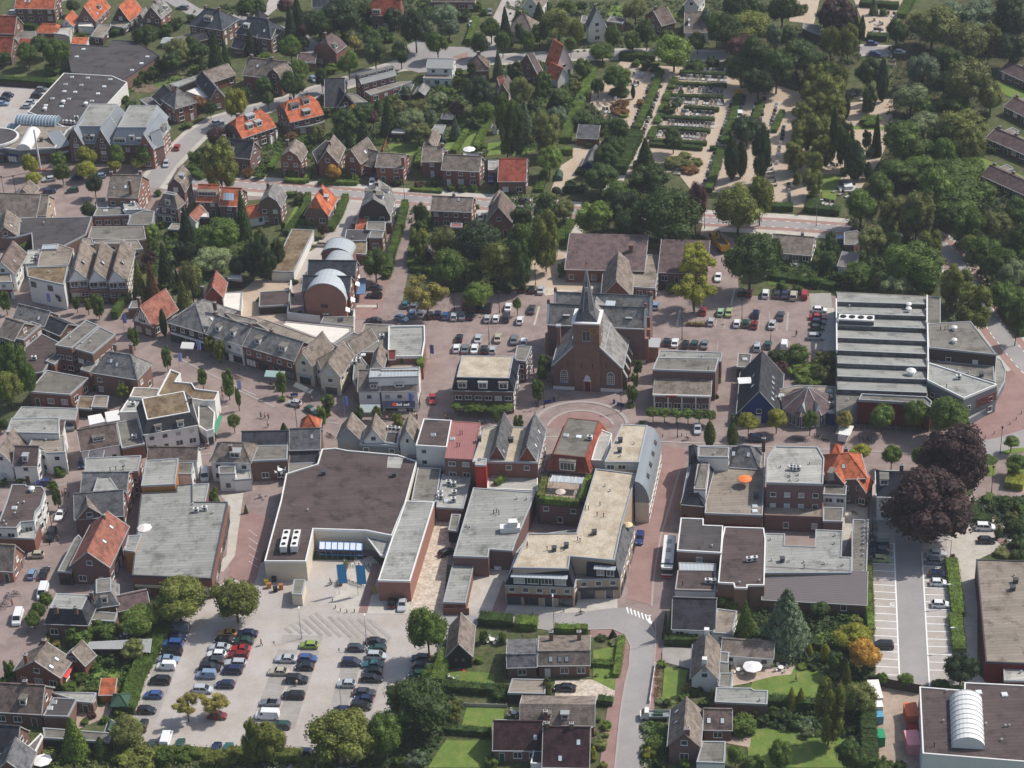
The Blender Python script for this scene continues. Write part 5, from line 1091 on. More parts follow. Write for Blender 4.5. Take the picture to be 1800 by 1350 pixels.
H('b0','-60,640 110,650','b,195,500',5.0,9.0,'gable','y','brown','white','white house with a brown roof next to the inn',sk='1,.4,.3',fl=2)
FB('b0','-40,640 75,640 85,700 -40,700',5.2,'f_warm','white','white shop front at the left edge','shop','shop',win='shop')
FB('b0','195,480 275,470 270,570 170,575',4.0,'f_light','white','white flat link behind the inn','annex','annex',ac='255,525 250,545')
# red tiled cottage and its neighbours
o=H('b0','920,975 1065,1018','b,1248,890',3.4,8.8,'gable','y','rose','brown','cottage with a rose-red tiled roof and half-timbered white gable',ch='.15,.25',fl=1)
m_=MB();L_=(G('b0',1065,1018,3.4)-G('b0',920,975,3.4)).length;m_.poly([(.4,.22,3.7),(L_-.4,.22,3.7),(L_/2,.22,8.2)]);m_.build('gable_cladding',M['white'],o)
for k in range(7):m_=MB();x=L_*(.2+.1*k);zt=8.3-abs(x/L_-.5)*9.4;m_.box(x-.06,x+.06,.12,.2,5.4,max(zt,5.6));m_.build('timber_stud',M['black'],o)
window(o,L_/2,.2,4.0,0,2.4,1.2,'white')
FB('b0','895,885 975,880 985,830 920,835',2.8,'f_mid','brown','flat garage left of the red cottage','garage','garage')
o=H('b0','1165,980 1395,1085','a,1385,825',5.6,10.0,'hip','y','slate','dark','slate hipped shop with dark first-floor windows on the corner','shop','shop',fl=2,win='shop',ch='.85,.55 .2,.95',sk='1,.4,.2')
H('b0','1440,755 1560,810','b,1590,700',3.0,6.6,'gable','y','rose','orange','small half-ruined gable with grey and orange tiles','outbuilding','outbuilding',win=0)
FB('b0','1550,775 1690,768 1680,905 1560,870',2.8,'f_white','white','white flat roof beside the sandy yard','shed','shed')
FB('b0','1590,680 1690,690 1690,650 1605,635',2.4,'f_white','timber','small white-roofed bicycle shelter on the sandy yard','shelter','shelter')
H('b0','1210,620 1255,670',4,2.3,4,'gable','y','rose','timber','tiny tiled garden shed among the conifers','shed','shed',win=0)
# shops in the left foreground of the band
H('b0','85,955 310,1010','b,320,905',5.4,8.2,'gable','x','slate','brown','slate-roofed shop with a blue and a white rooflight','shop','shop',sk='0,.2,.4 0,.75,.3',fl=2,win='shop')
H('b0','-30,1070 100,1110',9,6,9,'gable','x','taupe','brown','dark shop roof at the left edge of the shopping street','shop','shop',fl=2,win='off')
FB('b0','90,1090 165,1105 290,1000 220,975',6.2,'f_mid','brown','narrow brown flat roof with a long skylight','shop','shop',win='off')
H('b0','290,1020 420,1075','b,545,1000',5.0,7.0,'gable','x','dark','brown','dark asymmetric roof beside the twin flat roofs','shop','shop',win='few')
FB('b0','-60,1300 140,1350 300,1330 430,1130 290,1060 170,1160 170,1200',4.0,'f_brown','brown','low brown flat roof of the rear shop yard','shop','shop',ac='240,1240',dv='',vt='')
o=FB('b0','385,1140 500,1160 690,1005 600,965',7.6,'f_mid','brown','left half of the twin flat-roofed shop houses','shop_house','building',win='off',vt='490,1090')
o=FB('b0','525,1165 645,1200 805,1065 695,1012',7.6,'f_mid','brown','right half of the twin flat-roofed shop houses','shop_house','building',win='off',vt='570,1130 630,1120')
FB('b0','318,1250 380,1275 440,1215 380,1205',4.4,'f_mid','red','little brick stair head on the roof terrace','stair_tower','building',win=0);FB('b0','560,1310 625,1330 665,1275 600,1265',4.4,'f_mid','red','brick bulkhead beside the roof terrace','stair_tower','building',win=0)
H('c0','640,60 960,110','b,1145,10',6.2,10.6,'hip','x','slate','brown','big slate-hipped shop house with three rooflights','shop_house','building',ch='.3,.8 .6,.95',sk='0,.3,.5 0,.36,.52 0,.5,.4 0,.85,.5',fl=2,win='few')
# row of shops on the pedestrian street (right side)
H('b0','1435,1060 1690,1145','a,1510,925',6.0,9.4,'gable','x','slate','white','white shop house with a slate roof and two white dormers','shop_house','building',dm='0,.25,1.3,.3 0,.65,1.3,.3',ch='.95,.5 .0,.5',fl=2,win='shop')
H('b0','1685,1140 2055,1252','a,1760,1010',6.0,9.4,'gable','x','slate','red','red brick shop row with a slate roof and white dormers','shop_house','building',dm='0,.25,1.6,.3 0,.72,1.9,.3',ch='.4,.5',fl=2,win='shop')
FB('b1','0,985 60,960 425,1090 345,1135 100,1050',6.8,'f_warm','brown','sandy flat roof behind the brick shop row','rear_building','building',trim='kerb')
FB('b0','1560,910 1787,960 1830,1000 1640,970',6.4,'f_mid','brown','grey flat roof behind the white dormered shop','rear_building','building',trim='kerb')
# ---- b1
FB('b1','185,1000 210,975 660,1020 660,1045 540,1130 430,1090',4.0,'f_white','white','low white flat roof between the shop backs','rear_building','building',trim='kerb')
H('b1','275,1258 400,1300','b,545,1150',5.6,9.6,'gable','y','taupe','cream','cream shop house with a taupe gable, left','shop_house','building',fl=2,win='shop')
H('b1','410,1290 455,1310',6,5.4,8,'gable','y','taupe','cream','narrow cream link between the cream gables','shop_house','building',fl=2,win='shop')
H('b1','455,1320 590,1365','b,690,1210',5.6,9.6,'gable','y','taupe','cream','cream shop house with a taupe gable, right','shop_house','building',fl=2,win='shop')
H('b1','590,1170 690,1210',9,5.4,8.4,'gable','y','taupe','cream','rear taupe roof behind the cream gables','rear_building','building',win=0)
FB('b1','540,1135 680,1050 740,1070 690,1200',5.2,'f_mid','brown','grey flat roof between the cream gables and the arched house','rear_building','building')
# barrel-roofed block
def arched():
 for i,(u0,v0,u1,v1,dpt,lb)in enumerate(((335,825,630,835,14.5,'brick block with a half-round zinc roof, nearest of the set'),(440,625,620,640,8,'half-round zinc roof between two dark slopes'),(450,515,665,525,6,'half-round zinc roof at the back of the set'))):
  H('b1',f'{u0},{v0} {u1},{v1}',dpt if i else 8.0,5.8 if i==0 else 6.8,11.0 if i==0 else 9.4,'barrel','y','palezinc','pink',lb,'apartment_block','building',win=0,ov=.25,trim='trim',gut=None)
 H('b1','315,765 658,772',6.6,7.4,10.4,'gable','x','lead','red','dark slate slope behind the nearest arched roof','apartment_block','building',win='h',fl=2,gut=None)
 H('b1','355,655 698,660',6.4,7.4,10.4,'gable','x','lead','red','dark slate slope between the farther arched roofs','apartment_block','building',win='h',fl=2,gut=None)
arched()
o=[x for x,_ in THINGS if 'nearest of the set' in x['label']][0]
for z_,x_ in((3.8,5.2),(1.4,5.4)):window(o,x_,.25,z_,0,1.9,.8,'darkgrey')
for k,(u,v)in enumerate(((715,635),(712,690),(680,800),(645,870))):
 aw=MB();aw.poly([(0,0,0),(0,-2.2,0),(1.1,-2.2,-.5),(1.1,0,-.5)]);aw.poly([(0,0,-.04),(1.1,0,-.54),(1.1,-2.2,-.54),(0,-2.2,-.04)]);simple('awning','white awning on the side wall of the arched block','awning',[('canopy',aw,'white',None)],G('b1',u-18,v,5.5),0,'awnings on the arched block')
for u,v in((735,700),(733,755)):
 cb=MB();cb.box(-1.2,1.2,-2.2,2.2,2.3,2.42);q_=MB();[q_.bar((x,y,0),(x,y,2.3),.05,0,6)for x,y in((-1.1,-2),(1.1,-2),(-1.1,2),(1.1,2))];simple('carport','blue-roofed carport beside the arched block','carport',[('roof',cb,'any',(96,122,160)),('post',q_,'steel',None)],G('b1',u,v,2.3)-Vector((0,0,2.3)),0,'blue carports')
strip('garden_wall','b1','250,735 225,960 450,985',.35,'white',2,h=2.2)
fence('b1','458,940 690,935 685,985',2.0,'white wall closing the yard of the arched block','white',th=.25)
FB('b1','470,945 685,940 680,1010 450,985',2.6,'f_mid','white','low grey roof in front of the arched block','garage','garage');FB('b1','25,770 238,755 230,860 20,872',2.4,'f_brown','timber','brown open carport on the sandy yard','carport','carport')
FB('b1','250,330 405,338 262,628 105,625',2.9,'f_moss','white','long row of white-doored garages under a mossy roof','garage_row','garages',par=.15)
# houses along the main road, south side
H('b1','10,185 175,185','b,215,95',5.2,9.2,'gambrel','y','slate','brown','slate mansard-gabled house right of the two-tone conifer',fl=2,ch='.3,.8',gw=0)
H('b1','-110,270 85,230',6,2.8,5.2,'gable','x','orange','white','low orange-roofed wing of the slate house','annex','annex',win='few')
H('b1','330,240 505,240','b,570,120',3.2,8.4,'half','y','orange','brown','bright orange half-hipped bungalow with a white dormer',ch='.6,.5',fl=1,k=.55,dm='1,.55,1.6,.4')
m_=[x for x,_ in THINGS if 'bright orange half-hipped' in x['label']][0];mb=MB();mb.box(1.6,4.9,.5,2.0,3.6,5.0);dq=mb.build('dormer',M['white'],m_);link('window',winmesh(3.0,1.0,'white',1)[0],dq,(3.25,.5,3.8))
H('b1','712,238 938,240','b,978,110',4.8,10.4,'gambrel','y','slate','dark','big grey slate house with a mansard gable on the lane',fl=2,dm='1,.3,2.2,.5 1,.7,1.8,.3 0,.6,2.0,.3',ch='.5,.3 .5,.7',gw=0)
FB('b1','720,285 945,285 945,235 740,240',3.4,'f_mid','brown','flat roof terrace behind the big slate house','annex','annex')
H('b1','690,335 768,337',4,2.8,4.4,'shed','x','orange','brown','small orange lean-to behind the slate house','annex','annex',win=0)
FB('b1','768,335 900,345 905,280 775,280',4.2,'f_mid','brown','dark flat annex behind the slate house','annex','annex',win='few')
FB('b1','615,415 770,412 800,338 630,335',3.4,'f_dark','brown','brown flat roof of the yard workshop','workshop','workshop',vt='675,390');FB('b1','785,390 880,390 895,348 800,345',4.0,'f_mid','brown','square grey flat roof with brick walls','annex','annex',win='off')
FB('b1','600,490 770,510 775,415 615,412',3.0,'f_moss','brown','pale mossy flat roof of the yard workshop','workshop','workshop');FB('b1','665,285 730,285 740,250 670,250',3.0,'f_warm','red','small brick shed beside the lane','shed','shed')
H('b1','1212,200 1505,212',8,5.4,8.0,'gable','x','taupe','red','brick house with a mottled taupe roof opposite the terrace',fl=2,ch='.52,.55',sk='0,.65,.7')
FB('b1','1355,318 1440,320 1440,290 1360,288',2.7,'ribred','red','little red-roofed porch behind the taupe brick house','porch','porch')
H('b1','1608,265 1787,282','b,1812,170',4.6,9.4,'gable','y','brown','red','brick house with a steep brown roof by the road',fl=1,dm='',win='h')
H('b1','1618,175 1700,180',8,5,6.5,'gable','y','taupe','red','side wing of the steep brown-roofed house','annex','annex',win=0)
H('b1','1170,480 1235,495',7,2.4,4.2,'gable','y','taupe','timber','garden shed with a taupe roof beside the street','shed','shed',win=0)
H('b1','1172,500 1230,505',3,2.2,3.6,'gable','y','grey','timber','small grey-roofed shed beside the taupe shed','shed','shed',win=0)
# ---- b2
H('b2','365,610 930,622','b,940,440',4.0,7.2,'shed','x','purple','red','parish hall with a big purple-brown roof behind the church','parish_hall','hall',win='few',prof=None)
H('b2','620,800 840,808','a,640,590',3.2,7.8,'gable','y','taupe','red','cross wing of the parish hall with a peaked roof','hall_wing','hall',win=0)
FB('b2','780,730 1000,745 1020,640 1020,515 945,510 920,625 830,630 800,640',3.2,'f_warm','red','flat link building beside the parish hall','hall_link','hall',win='off',vt='880,630');
mb=MB();b0_=G('b2',832,615,0);mb.box(-.5,.5,-.5,.5,0,7.5);mb.box(-.6,.6,-.6,.6,7.5,7.8);simple('chimney_stack','tall brick chimney stack rising from the parish hall','chimney',[('stack',mb,'w_brown',None)],b0_)
H('b2','1015,632 1365,642','a,1030,470',3.4,6.6,'shed','x','purple','red','low brick house with a purple-brown roof under the yellow tree',win='h')
# bank with pillars
o=H('bb','140,590 985,615',9,5.0,6.6,'shed','x','taupe','purple','brown-roofed office with white columns and a clipped hedge','office','office',win='off',fl=1,gut='white')
L_=(G('bb',985,615,5)-G('bb',140,590,5)).length
for k in range(5):m_=MB();x=.4+(L_-.8)*k/4;m_.box(x-.15,x+.15,-.25,.1,0,4.9);m_.build('column',M['white'],o)
m_=MB();m_.box(0,L_,-.3,0,4.5,4.95);m_.build('fascia',M['white'],o);m_=MB();m_.box(3.2,5.8,-.4,-.3,4.45,4.85);m_.build('sign',M['w_redp'],o)
FB('bb','140,245 1040,275 1090,85 210,75',8.2,'f_mid','purple','flat upper storey of the columned office','office','office',z0=0,win=0,vp='940,250');FB('bb','215,80 1125,130 1140,0 240,-30',6.2,'f_grey','purple','pale flat rear roof of the columned office','office','office',vt='850,60 320,40')
o=[x for x,_ in THINGS if x['label'].startswith('flat upper storey')][0];inv=o.location;A_=G('bb',320,300,7)-inv;B_=G('bb',830,312,7)-inv;facade(o,(A_.x,A_.y-.05),(B_.x,B_.y-.05),6.0-.9,1,'off',3,'white')
FB('bb','1350,210 1530,220 1570,30 1370,15',3.4,'f_mid','dark','flat garage roof behind the blue house','garage','garage',sk='1465,100')
o=H('bb','1345,880 1990,905',19,2.6,9.2,'gable','y','dark','blue','blue gabled house with a huge dark roof and white rooflights',sk='1,.15,.35 1,.28,.36 1,.4,.37 1,.52,.38 1,.64,.39 0,.3,.6 0,.55,.6',fl=1,gw=1,trim='white')
mb=MB();mb.box(-1.6,1.6,-1.4,1.4,0,.15);simple('dormer_roof','white flat dormer roof on the blue house','dormer',[('roof',mb,'white',None)],G('bb',1465,405,6.4))
# ---- b3
H('b3','10,490 305,515','b,338,385',2.8,5.6,'gable','x','taupe','brown','brown-roofed bungalow beside the excavator',fl=1,ch='.7,.55',win='off')
FB('b3','530,440 600,440 680,390 620,340 530,355',3.0,'f_mid','brown','grey flat carport next to the blue car','carport','carport');H('b3','480,585 605,600',7,3.0,3.8,'shed','x','ribgrey','white','ribbed grey roof with white walls among the birches','garage','garage',win=0);FB('b3','520,615 600,610 605,560 640,570 640,620',2.6,'f_mid','white','low grey roof beside the birches','shed','shed')
# flat building near the market square corner (three rooflight boxes)
o=H('ss','1425,705 2320,724',12.5,6.4,9.4,'mansard','x','navy','purple','corner block with gravelled roof, navy mansard and three dormers','corner_block','building',k=1.2,top='f_gravel',win='off',fl=2,dm='0,.17,2.2,.2,1.7 0,.5,2.2,.2,1.7 0,.83,2.2,.2,1.7',vb='1640,315',vt='1545,360 1740,355')
FB('b2','15,1245 95,1255 138,1150 35,1145',6.0,'f_mid','purple','roof terrace wing on the right of the corner block','annex','annex',win='off')
# ================================================================ THE CHURCH
def church():
 C=lambda u,v,z:G('ch',u,v,z)
 A=C(245,1258,0);B=C(918,1290,0);ex=(B-A).normalized();ey=Vector((-ex.y,ex.x,0));W_=(B-A).length;rz=math.atan2(ex.y,ex.x)
 root=thing('church','old brick church with a slate-roofed nave, transept and pointed spire','church',(A+B)/2,rz);reg(root,[(A+B)/2+ey*12],'church')
 hw=W_/2;D1=14.0;he,hr=6.7,15.3;th=.3
 wl=MB();wl.poly([(-hw,0,0),(hw,0,0),(hw,0,he),(2.8,0,hr-2.4),(-2.8,0,hr-2.4),(-hw,0,he)]);wl.poly([(hw,0,0),(hw,D1,0),(hw,D1,he),(hw,0,he)]);wl.poly([(-hw,D1,0),(-hw,0,0),(-hw,0,he),(-hw,D1,he)]);wl.build('wall',M['w_brown'],root)
 rf=MB()
 for sg in(-1,1):
  for a,b in(((hw+.3,he-.2),(hw*.5,(he+hr)/2+.1)),((hw*.5,(he+hr)/2+.1),(0,hr))):
   P=[Vector((sg*a[0],.15,a[1])),Vector((sg*a[0],D1+6,a[1])),Vector((sg*b[0],D1+6,b[1])),Vector((sg*b[0],.15,b[1]))];rf.poly(P if sg>0 else P[::-1]);Q=[p-Z*th for p in P];rf.poly(Q[::-1]if sg>0 else Q);rf.poly([P[0],P[3],Q[3],Q[0]][::sg])
 rf.build('nave_roof',M['r_slate'],root)
 for sg in(-1,1):
  b=MB();b.beam((sg*hw,-.02,he+.2),(sg*2.6,-.02,hr-2.1),.45,.35);b.build('gable_coping',M['trim'],root);b=MB();b.beam((sg*hw*.5,.6,(he+hr)/2+.3),(sg*hw*.5,D1,(he+hr)/2+.3),.25,.15);b.build('roof_ridge',M['trim'],root)
  b=MB();b.beam((sg*(hw+.35),0,he-.2),(sg*(hw+.35),D1,he-.2),.25,.25);b.build('gutter',M['trim'],root)
 pl=MB();pl.box(-hw-.12,hw+.12,-.12,.3,0,.9);pl.build('plinth',M['white'],root)
 # transept: double roof
 t0,t1=D1,D1+6.2;te,tr=10.2,14.2;xl,xr=-11.7,12.6
 for k,(y0,y1)in enumerate(((t0,t1),(t1-.2,t1+6.0))):
  wm=MB();ym=(y0+y1)/2;rr=tr if k==0 else tr;x0,x1=xl+k*.9,xr+k*.7
  wm.poly([(x0,y0,0),(x1,y0,0),(x1,y0,te),(x0,y0,te)]);wm.poly([(x1,y1,0),(x0,y1,0),(x0,y1,te),(x1,y1,te)]);wm.poly([(x1,y0,0),(x1,y1,0),(x1,y1,te),(x1,ym,rr+.3),(x1,y0,te)]);wm.poly([(x0,y1,0),(x0,y0,0),(x0,y0,te),(x0,ym,rr+.3),(x0,y1,te)]);wm.build('transept_wall',M['w_purple'],root)
  r=MB();r.poly([(x0+.3,y0-.3,te-.1),(x1-.3,y0-.3,te-.1),(x1-.3,ym,rr),(x0+.3,ym,rr)]);r.poly([(x1-.3,y1+.3,te-.1),(x0+.3,y1+.3,te-.1),(x0+.3,ym,rr),(x1-.3,ym,rr)]);r.build('transept_roof',M['r_slate'],root)
  g=MB();g.beam((x0,y0-.35,te-.15),(x1,y0-.35,te-.15),.3,.3);g.build('gutter',M['trim'],root);g=MB();g.beam((x0,ym,rr+.05),(x1,ym,rr+.05),.35,.2);g.build('ridge_tiles',M['r_lead'],root)
  for sx in(x0,x1):
   for ya,yb in((y0,ym),(y1,ym)):g=MB();g.beam((sx,ya,te+.15),(sx,yb,rr+.5),.5,.3);g.build('gable_coping',M['trim'],root)
   g=MB();g.box(sx-.35,sx+.35,ym-.35,ym+.35,rr+.2,rr+1.3);g.build('pinnacle',M['w_purple'],root)
 p=MB();p.box(xl-.1,-hw,t0-.1,t0+.2,0,.8);p.build('plinth',M['white'],root);p=MB();p.box(hw,xr+.1,t0-.1,t0+.2,0,.8);p.build('plinth',M['white'],root)
 for fx in (-7.0, 8.6):  # roof dormers
  d=MB();d.box(-.7,.7,0,1.6,0,1.3);o=d.build('dormer',M['r_lead'],root,(fx,t0+1.0,te+.7));q=MB();q.box(-.85,.85,-.15,1.8,1.3,1.42);q.build('dormer_cap',M['trim'],o)
 q=MB();q.box(-1.2,1.2,-1.5,1.5,0,.3);q.build('roof_hatch',M['palezinc'],root,(3.4,t1-.1,tr-1.2))
 # buttresses on the lit side and the shaded side
 for sg in(-1,1):
  for k in range(4):
   q=MB();y=1.6+k*3.7;e=1.2 if sg>0 else .5;q.prism([(0,-.45),(e,-.45),(e,.45),(0,.45)],0,3.2);q.poly([(e,-.45,3.2),(e,.45,3.2),(0,.45,5.6),(0,-.45,5.6)]);q.poly([(0,-.45,3.2),(e,-.45,3.2),(0,-.45,5.6)]);q.poly([(e,.45,3.2),(0,.45,3.2),(0,.45,5.6)]);o=q.build('buttress',M['w_brown'],root,(sg*hw,y,0),0 if sg>0 else math.pi)
   c=MB();c.beam((e+.05,0,3.3),(0,0,5.75),1.0,.14);c.build('coping',M['trim'],o)
  for k in range(3):window(root,sg*(hw+.02),3.5+k*3.9,2.4,math.pi/2*sg,1.5,3.0,'white')
 # tower
 a=3.2;ht=19.0;tb=MB();tb.prism([(-a,-.35),(a,-.35),(a,2*a-.35),(-a,2*a-.35)],0,ht,top=True);tb.build('tower',M['w_brown'],root);cy=a-.35
 for z_,e in((9.4,.08),(13.4,.08)):q=MB();q.prism([(-a-e,-.35-e),(a+e,-.35-e),(a+e,2*a-.35+e),(-a-e,2*a-.35+e)],z_,z_+.3,0,True,True);q.build('string_course',M['w_purple'],root)
 q=MB();q.prism([(-a-.3,-.65),(a+.3,-.65),(a+.3,2*a-.05),(-a-.3,2*a-.05)],ht,ht+.4,0,True,True);q.build('cornice',M['white'],root)
 s=MB();b0=[(-a+.5,cy-a+.5),(a-.5,cy-a+.5),(a-.5,cy+a-.5),(-a+.5,cy+a-.5)];b1=[(2.0*math.cos(R(22.5+45*i)),cy+2.0*math.sin(R(22.5+45*i)))for i in range(8)];zb,z1,zt=ht+.4,ht+2.6,33.0
 o8=[(5,6),(7,0),(1,2),(3,4)]
 for i in range(4):
  j=(i+1)% 4;p,q_=o8[i];p2=o8[j][0];s.poly([(*b0[i],zb),(*b0[j],zb),(*b1[p2],z1),(*b1[q_],z1)]);s.poly([(*b0[i],zb),(*b1[q_],z1),(*b1[p],z1)])
 for i in range(8):j=(i+1)% 8;s.poly([(*b1[i],z1),(*b1[j],z1),(0,cy,zt)])
 s.build('spire',M['r_grey'],root)
 for i in range(8):q=MB();q.beam((*b1[i],z1),(0,cy,zt),.12,.1);q.build('hip_flashing',M['trim'],root)
 q=MB();q.bar((0,cy,zt-.1),(0,cy,zt+1.9),.05,0,6);q.bar((-.45,cy,zt+1.1),(.45,cy,zt+1.1),.04,0,6);q.build('spire_cross',M['black'],root);q=MB();q.bar((0,cy,zt+.1),(0,cy,zt+.5),.18,0,8);q.build('gilt_ball',M['r_orange'],root)
 q=MB();q.box(-.3,.3,-1.25,-1.0,z1+5.2,z1+6.4);q.build('spire_dormer',M['trim'],root,(0,cy+.1,0))
 # openings: louvres, clock, windows, door
 for sx,y,rz_ in((0,-.36,0),(a+.01,cy,math.pi/2),(-a-.01,cy,-math.pi/2)):window(root,sx,y,14.3,rz_,1.9,2.7,'trim','glass')
 ck=MB();n=24;r0,r1=1.05,.9
 for i in range(n):
  t0_,t1_=2*math.pi*i/n,2*math.pi*(i+1)/n;ck.poly([(r1*math.cos(t0_),0,r1*math.sin(t0_)),(r0*math.cos(t0_),0,r0*math.sin(t0_)),(r0*math.cos(t1_),0,r0*math.sin(t1_)),(r1*math.cos(t1_),0,r1*math.sin(t1_))])
 for i in range(12):t_=2*math.pi*i/12;ck.beam((.66*math.cos(t_),0,.66*math.sin(t_)),(.86*math.cos(t_),0,.86*math.sin(t_)),.06,.1)
 ck.beam((0,-.03,0),(-.25,-.03,.55),.05,.09);ck.beam((0,-.03,0),(.65,-.03,-.3),.05,.08);gold=srf('gilt',S((196,140,50)),.03,1,.4,.02,4);ck.build('clock',gold,root,(1.9,-.42,17.2))
 def arched_window(x,w_,h_,z_):
  f=MB();n_=8;top=h_-w_/2;prf=[(-w_/2,0),(w_/2,0),(w_/2,top)]+[(w_/2*math.cos(math.pi*i/n_),top+w_*.62*math.sin(math.pi*i/n_))for i in range(1,n_)]+[(-w_/2,top)]
  f.poly([(x_,-.02,z2)for x_,z2 in prf],1)
  for(a_,b_)in zip(prf,prf[1:]+prf[:1]):f.beam((a_[0],-.06,a_[1]),(b_[0],-.06,b_[1]),.1,.12)
  for i in range(1,4):f.beam((-w_/2+w_*i/4,-.05,0),(-w_/2+w_*i/4,-.05,top+.25*w_),.06,.07)
  for i in range(1,5):f.beam((-w_/2,-.05,top*i/4.5),(w_/2,-.05,top*i/4.5),.06,.06)
  f.build('arched_window',[M['white'],M['glass']],root,(x,-.0,z_))
 arched_window(-hw*.68,1.75,3.2,2.2);arched_window(hw*.68,1.75,3.2,2.2);f0=MB()
 for x in(-hw*.68,hw*.68):q=MB();q.box(x-1,x+1,-.16,0,1.95,2.15);q.build('sill',M['bluepaint'],root)
 door(root,.0,-.38,0,0,1.5,2.9,'w_bordeaux');q=MB();q.box(-.95,.95,-.5,-.36,3.0,3.3);q.build('lintel',M['white'],root)
 f=MB();f.poly([(-.7,0,0),(.7,0,0),(.7,0,.7),(0,0,1.5),(-.7,0,.7)]);f.build('fanlight',M['skyglass'],root,(0,-.4,3.35))
 for x in(-4.7,-1.4,1.4,4.7):q=MB();q.box(x-.1,x+.1,-.4 if abs(x)<3 else-.04,-.3 if abs(x)<3 else 0,6.6,8.0);q.build('slit',M['black'],root)
 q=MB();q.box(-.45,.45,-.45,.45,4.5,12.2);q.box(-.6,.6,-.6,.6,12.2,12.7,1);q.build('chimney',[M['w_pink'],M['trim']],root,(-hw+.2,9.5,0))
 # porch on the right
 q=MB();q.box(0,3.2,-2,2,0,4.0);o=q.build('porch',M['w_pink'],root,(xr,t0+3.2,0));q=MB();q.box(-.2,3.5,-2.3,2.3,4.0,4.3);q.build('porch_roof',M['trim'],o);
 for k in(-1,1):
  for y in(t0+.8,t0+5.2):q=MB();q.box(-.5,.5,-.5,.5,0,7);q.build('buttress',M['w_pink'],root,(xr+.4 if k>0 else xl-.2,y,0))
 return root
church()
# ================================================================ BUILDINGS, shopping streets
def find(s):return[x for x,_ in THINGS if x['label'].startswith(s)][0]
FB('c0','225,165 325,45 620,100 490,215 205,195',3.8,'f_mid','red','brick workshop with a grey felt roof under the roof terrace','workshop','workshop',win='h')
FB('c0','150,300 545,312 525,392 90,380',2.7,'f_grey','brown','low blue-grey shed roof behind the white flats','shed','shed',vt='345,375')
FB('c0','80,382 415,376 410,486 45,478',7.6,'f_grey','white','pale flat-topped white house at the left edge','house','house',win='few',vt='317,447')
H('c0','45,522 432,520',5,5.6,7.4,'shed','x','purple','white','tiled front slope of the flat-topped white house','house','house',win='few',sk='0,.32,.3')
FB('c0','235,500 448,500 455,618 330,622 200,575',6.0,'f_warm','white','white house with a stepped warm grey flat roof','house','house',win='few',vt='320,535 400,600')
H('c0','85,712 262,715',7,5.0,8.4,'gable','x','purple','white','white house with tiled roof and a small white dormer',dm='0,.5,1.3,.25',fl=2)
H('c0','-70,690 88,700',10,5.0,8.6,'gable','y','taupe','white','white gabled house at the left edge of the side street',fl=2)
H('c0','560,612 840,562',8,4.6,8.2,'gable','x','brown','white','white house with a brown roof and a wide roof window',dm='0,.5,2.8,.35,1.0',fl=1)
FB('c0','815,410 960,380 1010,560 850,590',3.8,'f_mid','red','cluttered flat roof terrace behind the white hotel','terrace_roof','building',ac='940,520')
for s,lb in(('612,362 705,345 735,400 625,425','left of two white marquee roofs'),('730,335 830,318 838,390 745,405','right of two white marquee roofs')):FB('c0',s,2.8,'white','white',lb,'marquee','tent',par=0)
FB('c0','555,225 660,228 640,318 530,310',2.5,'f_moss','timber','mossy flat shed behind the shops','shed','shed');FB('c0','660,222 760,225 745,305 635,300',2.8,'f_warm','timber','beige flat shed behind the shops','shed','shed')
o=H('c0','1000,494 1388,424','a,962,300',5.8,8.8,'mansard','x','dark','white','white corner hotel with a dark mansard and brown felt roof','hotel','hotel',k=1.5,top='f_moss',fl=2,dm='0,.28,1.6,.1 0,.68,1.6,.1',ch='.95,.5',gut='white')
FB('c0','1385,430 1440,470 1490,455 1500,340 1420,262 1385,300',4.2,'f_mid','white','white bay of the corner hotel with tables on its roof','hotel_bay','hotel',trim='white',win='shop')
FB('c0','1095,225 1190,45 1262,72 1225,130 1340,140 1365,180 1528,200 1500,262 1420,262 1290,238',5.4,'f_moss','white','brown felt roof wing of the corner hotel','hotel_wing','hotel',trim='white',par=.4)
FB('c0','905,230 935,165 1115,172 1085,242',4.2,'f_warm','white','small white flat wing behind the corner hotel','hotel_annex','hotel',trim='white',win='few');FB('c0','835,338 905,232 1090,245 985,335',3.4,'f_light','white','sunken white roof terrace behind the corner hotel','hotel_terrace','hotel',trim='white',ac='930,290')
FB('c0','595,660 985,640 962,748 590,776',6.8,'f_grey','pink','grey flat roof with tiled left slope in the side street','house','house',win='off',vp='770,745 810,740 860,735',vt='872,710')
H('c0','590,778 700,775',7.5,5.4,7.4,'shed','x','grey','pink','tiled left slope beside the grey flat roof','house','house',win=0,gut=None)
H('c0','555,905 888,902',9,6.0,8.8,'gable','x','grey','pink','grey tiled house with a flat centre in the side street',fl=2)
FB('c0','680,792 765,788 842,902 645,906',8.0,'f_grey','pink','flat dormer block on the grey tiled house','roof_box','building',z0=5,par=.1)
H('c0','515,1086 868,1060',9,5.0,9.0,'gable','x','grey','purple','grey tiled house with a brick front gable facing the side street',fl=1)
H('c0','528,1092 728,1060',5,5.1,8.4,'gable','y','taupe','purple','brick front gable of the grey tiled house','gable_bay','building',fl=1,gw=1)
H('wk','1000,1185 1572,1222','a,1300,590',5.0,9.0,'gable','y','rose','purple','big brick house with a rose-red roof and rooflights',ch='.5,.82',sk='1,.4,.5 1,.75,.5',fl=1,win='h')
FB('wk','830,1265 1025,1278 1180,800 1130,740 1070,800',3.6,'f_mid','dark','narrow dark lean-to beside the rose-red roof','extension','extension',win='shop')
FB('c0','1020,675 1246,660 1222,840 985,852',6.8,'f_grey','ochre','ochre-walled upper storey on the grey shop roof','upper_storey','building',trim='steel',win=0)
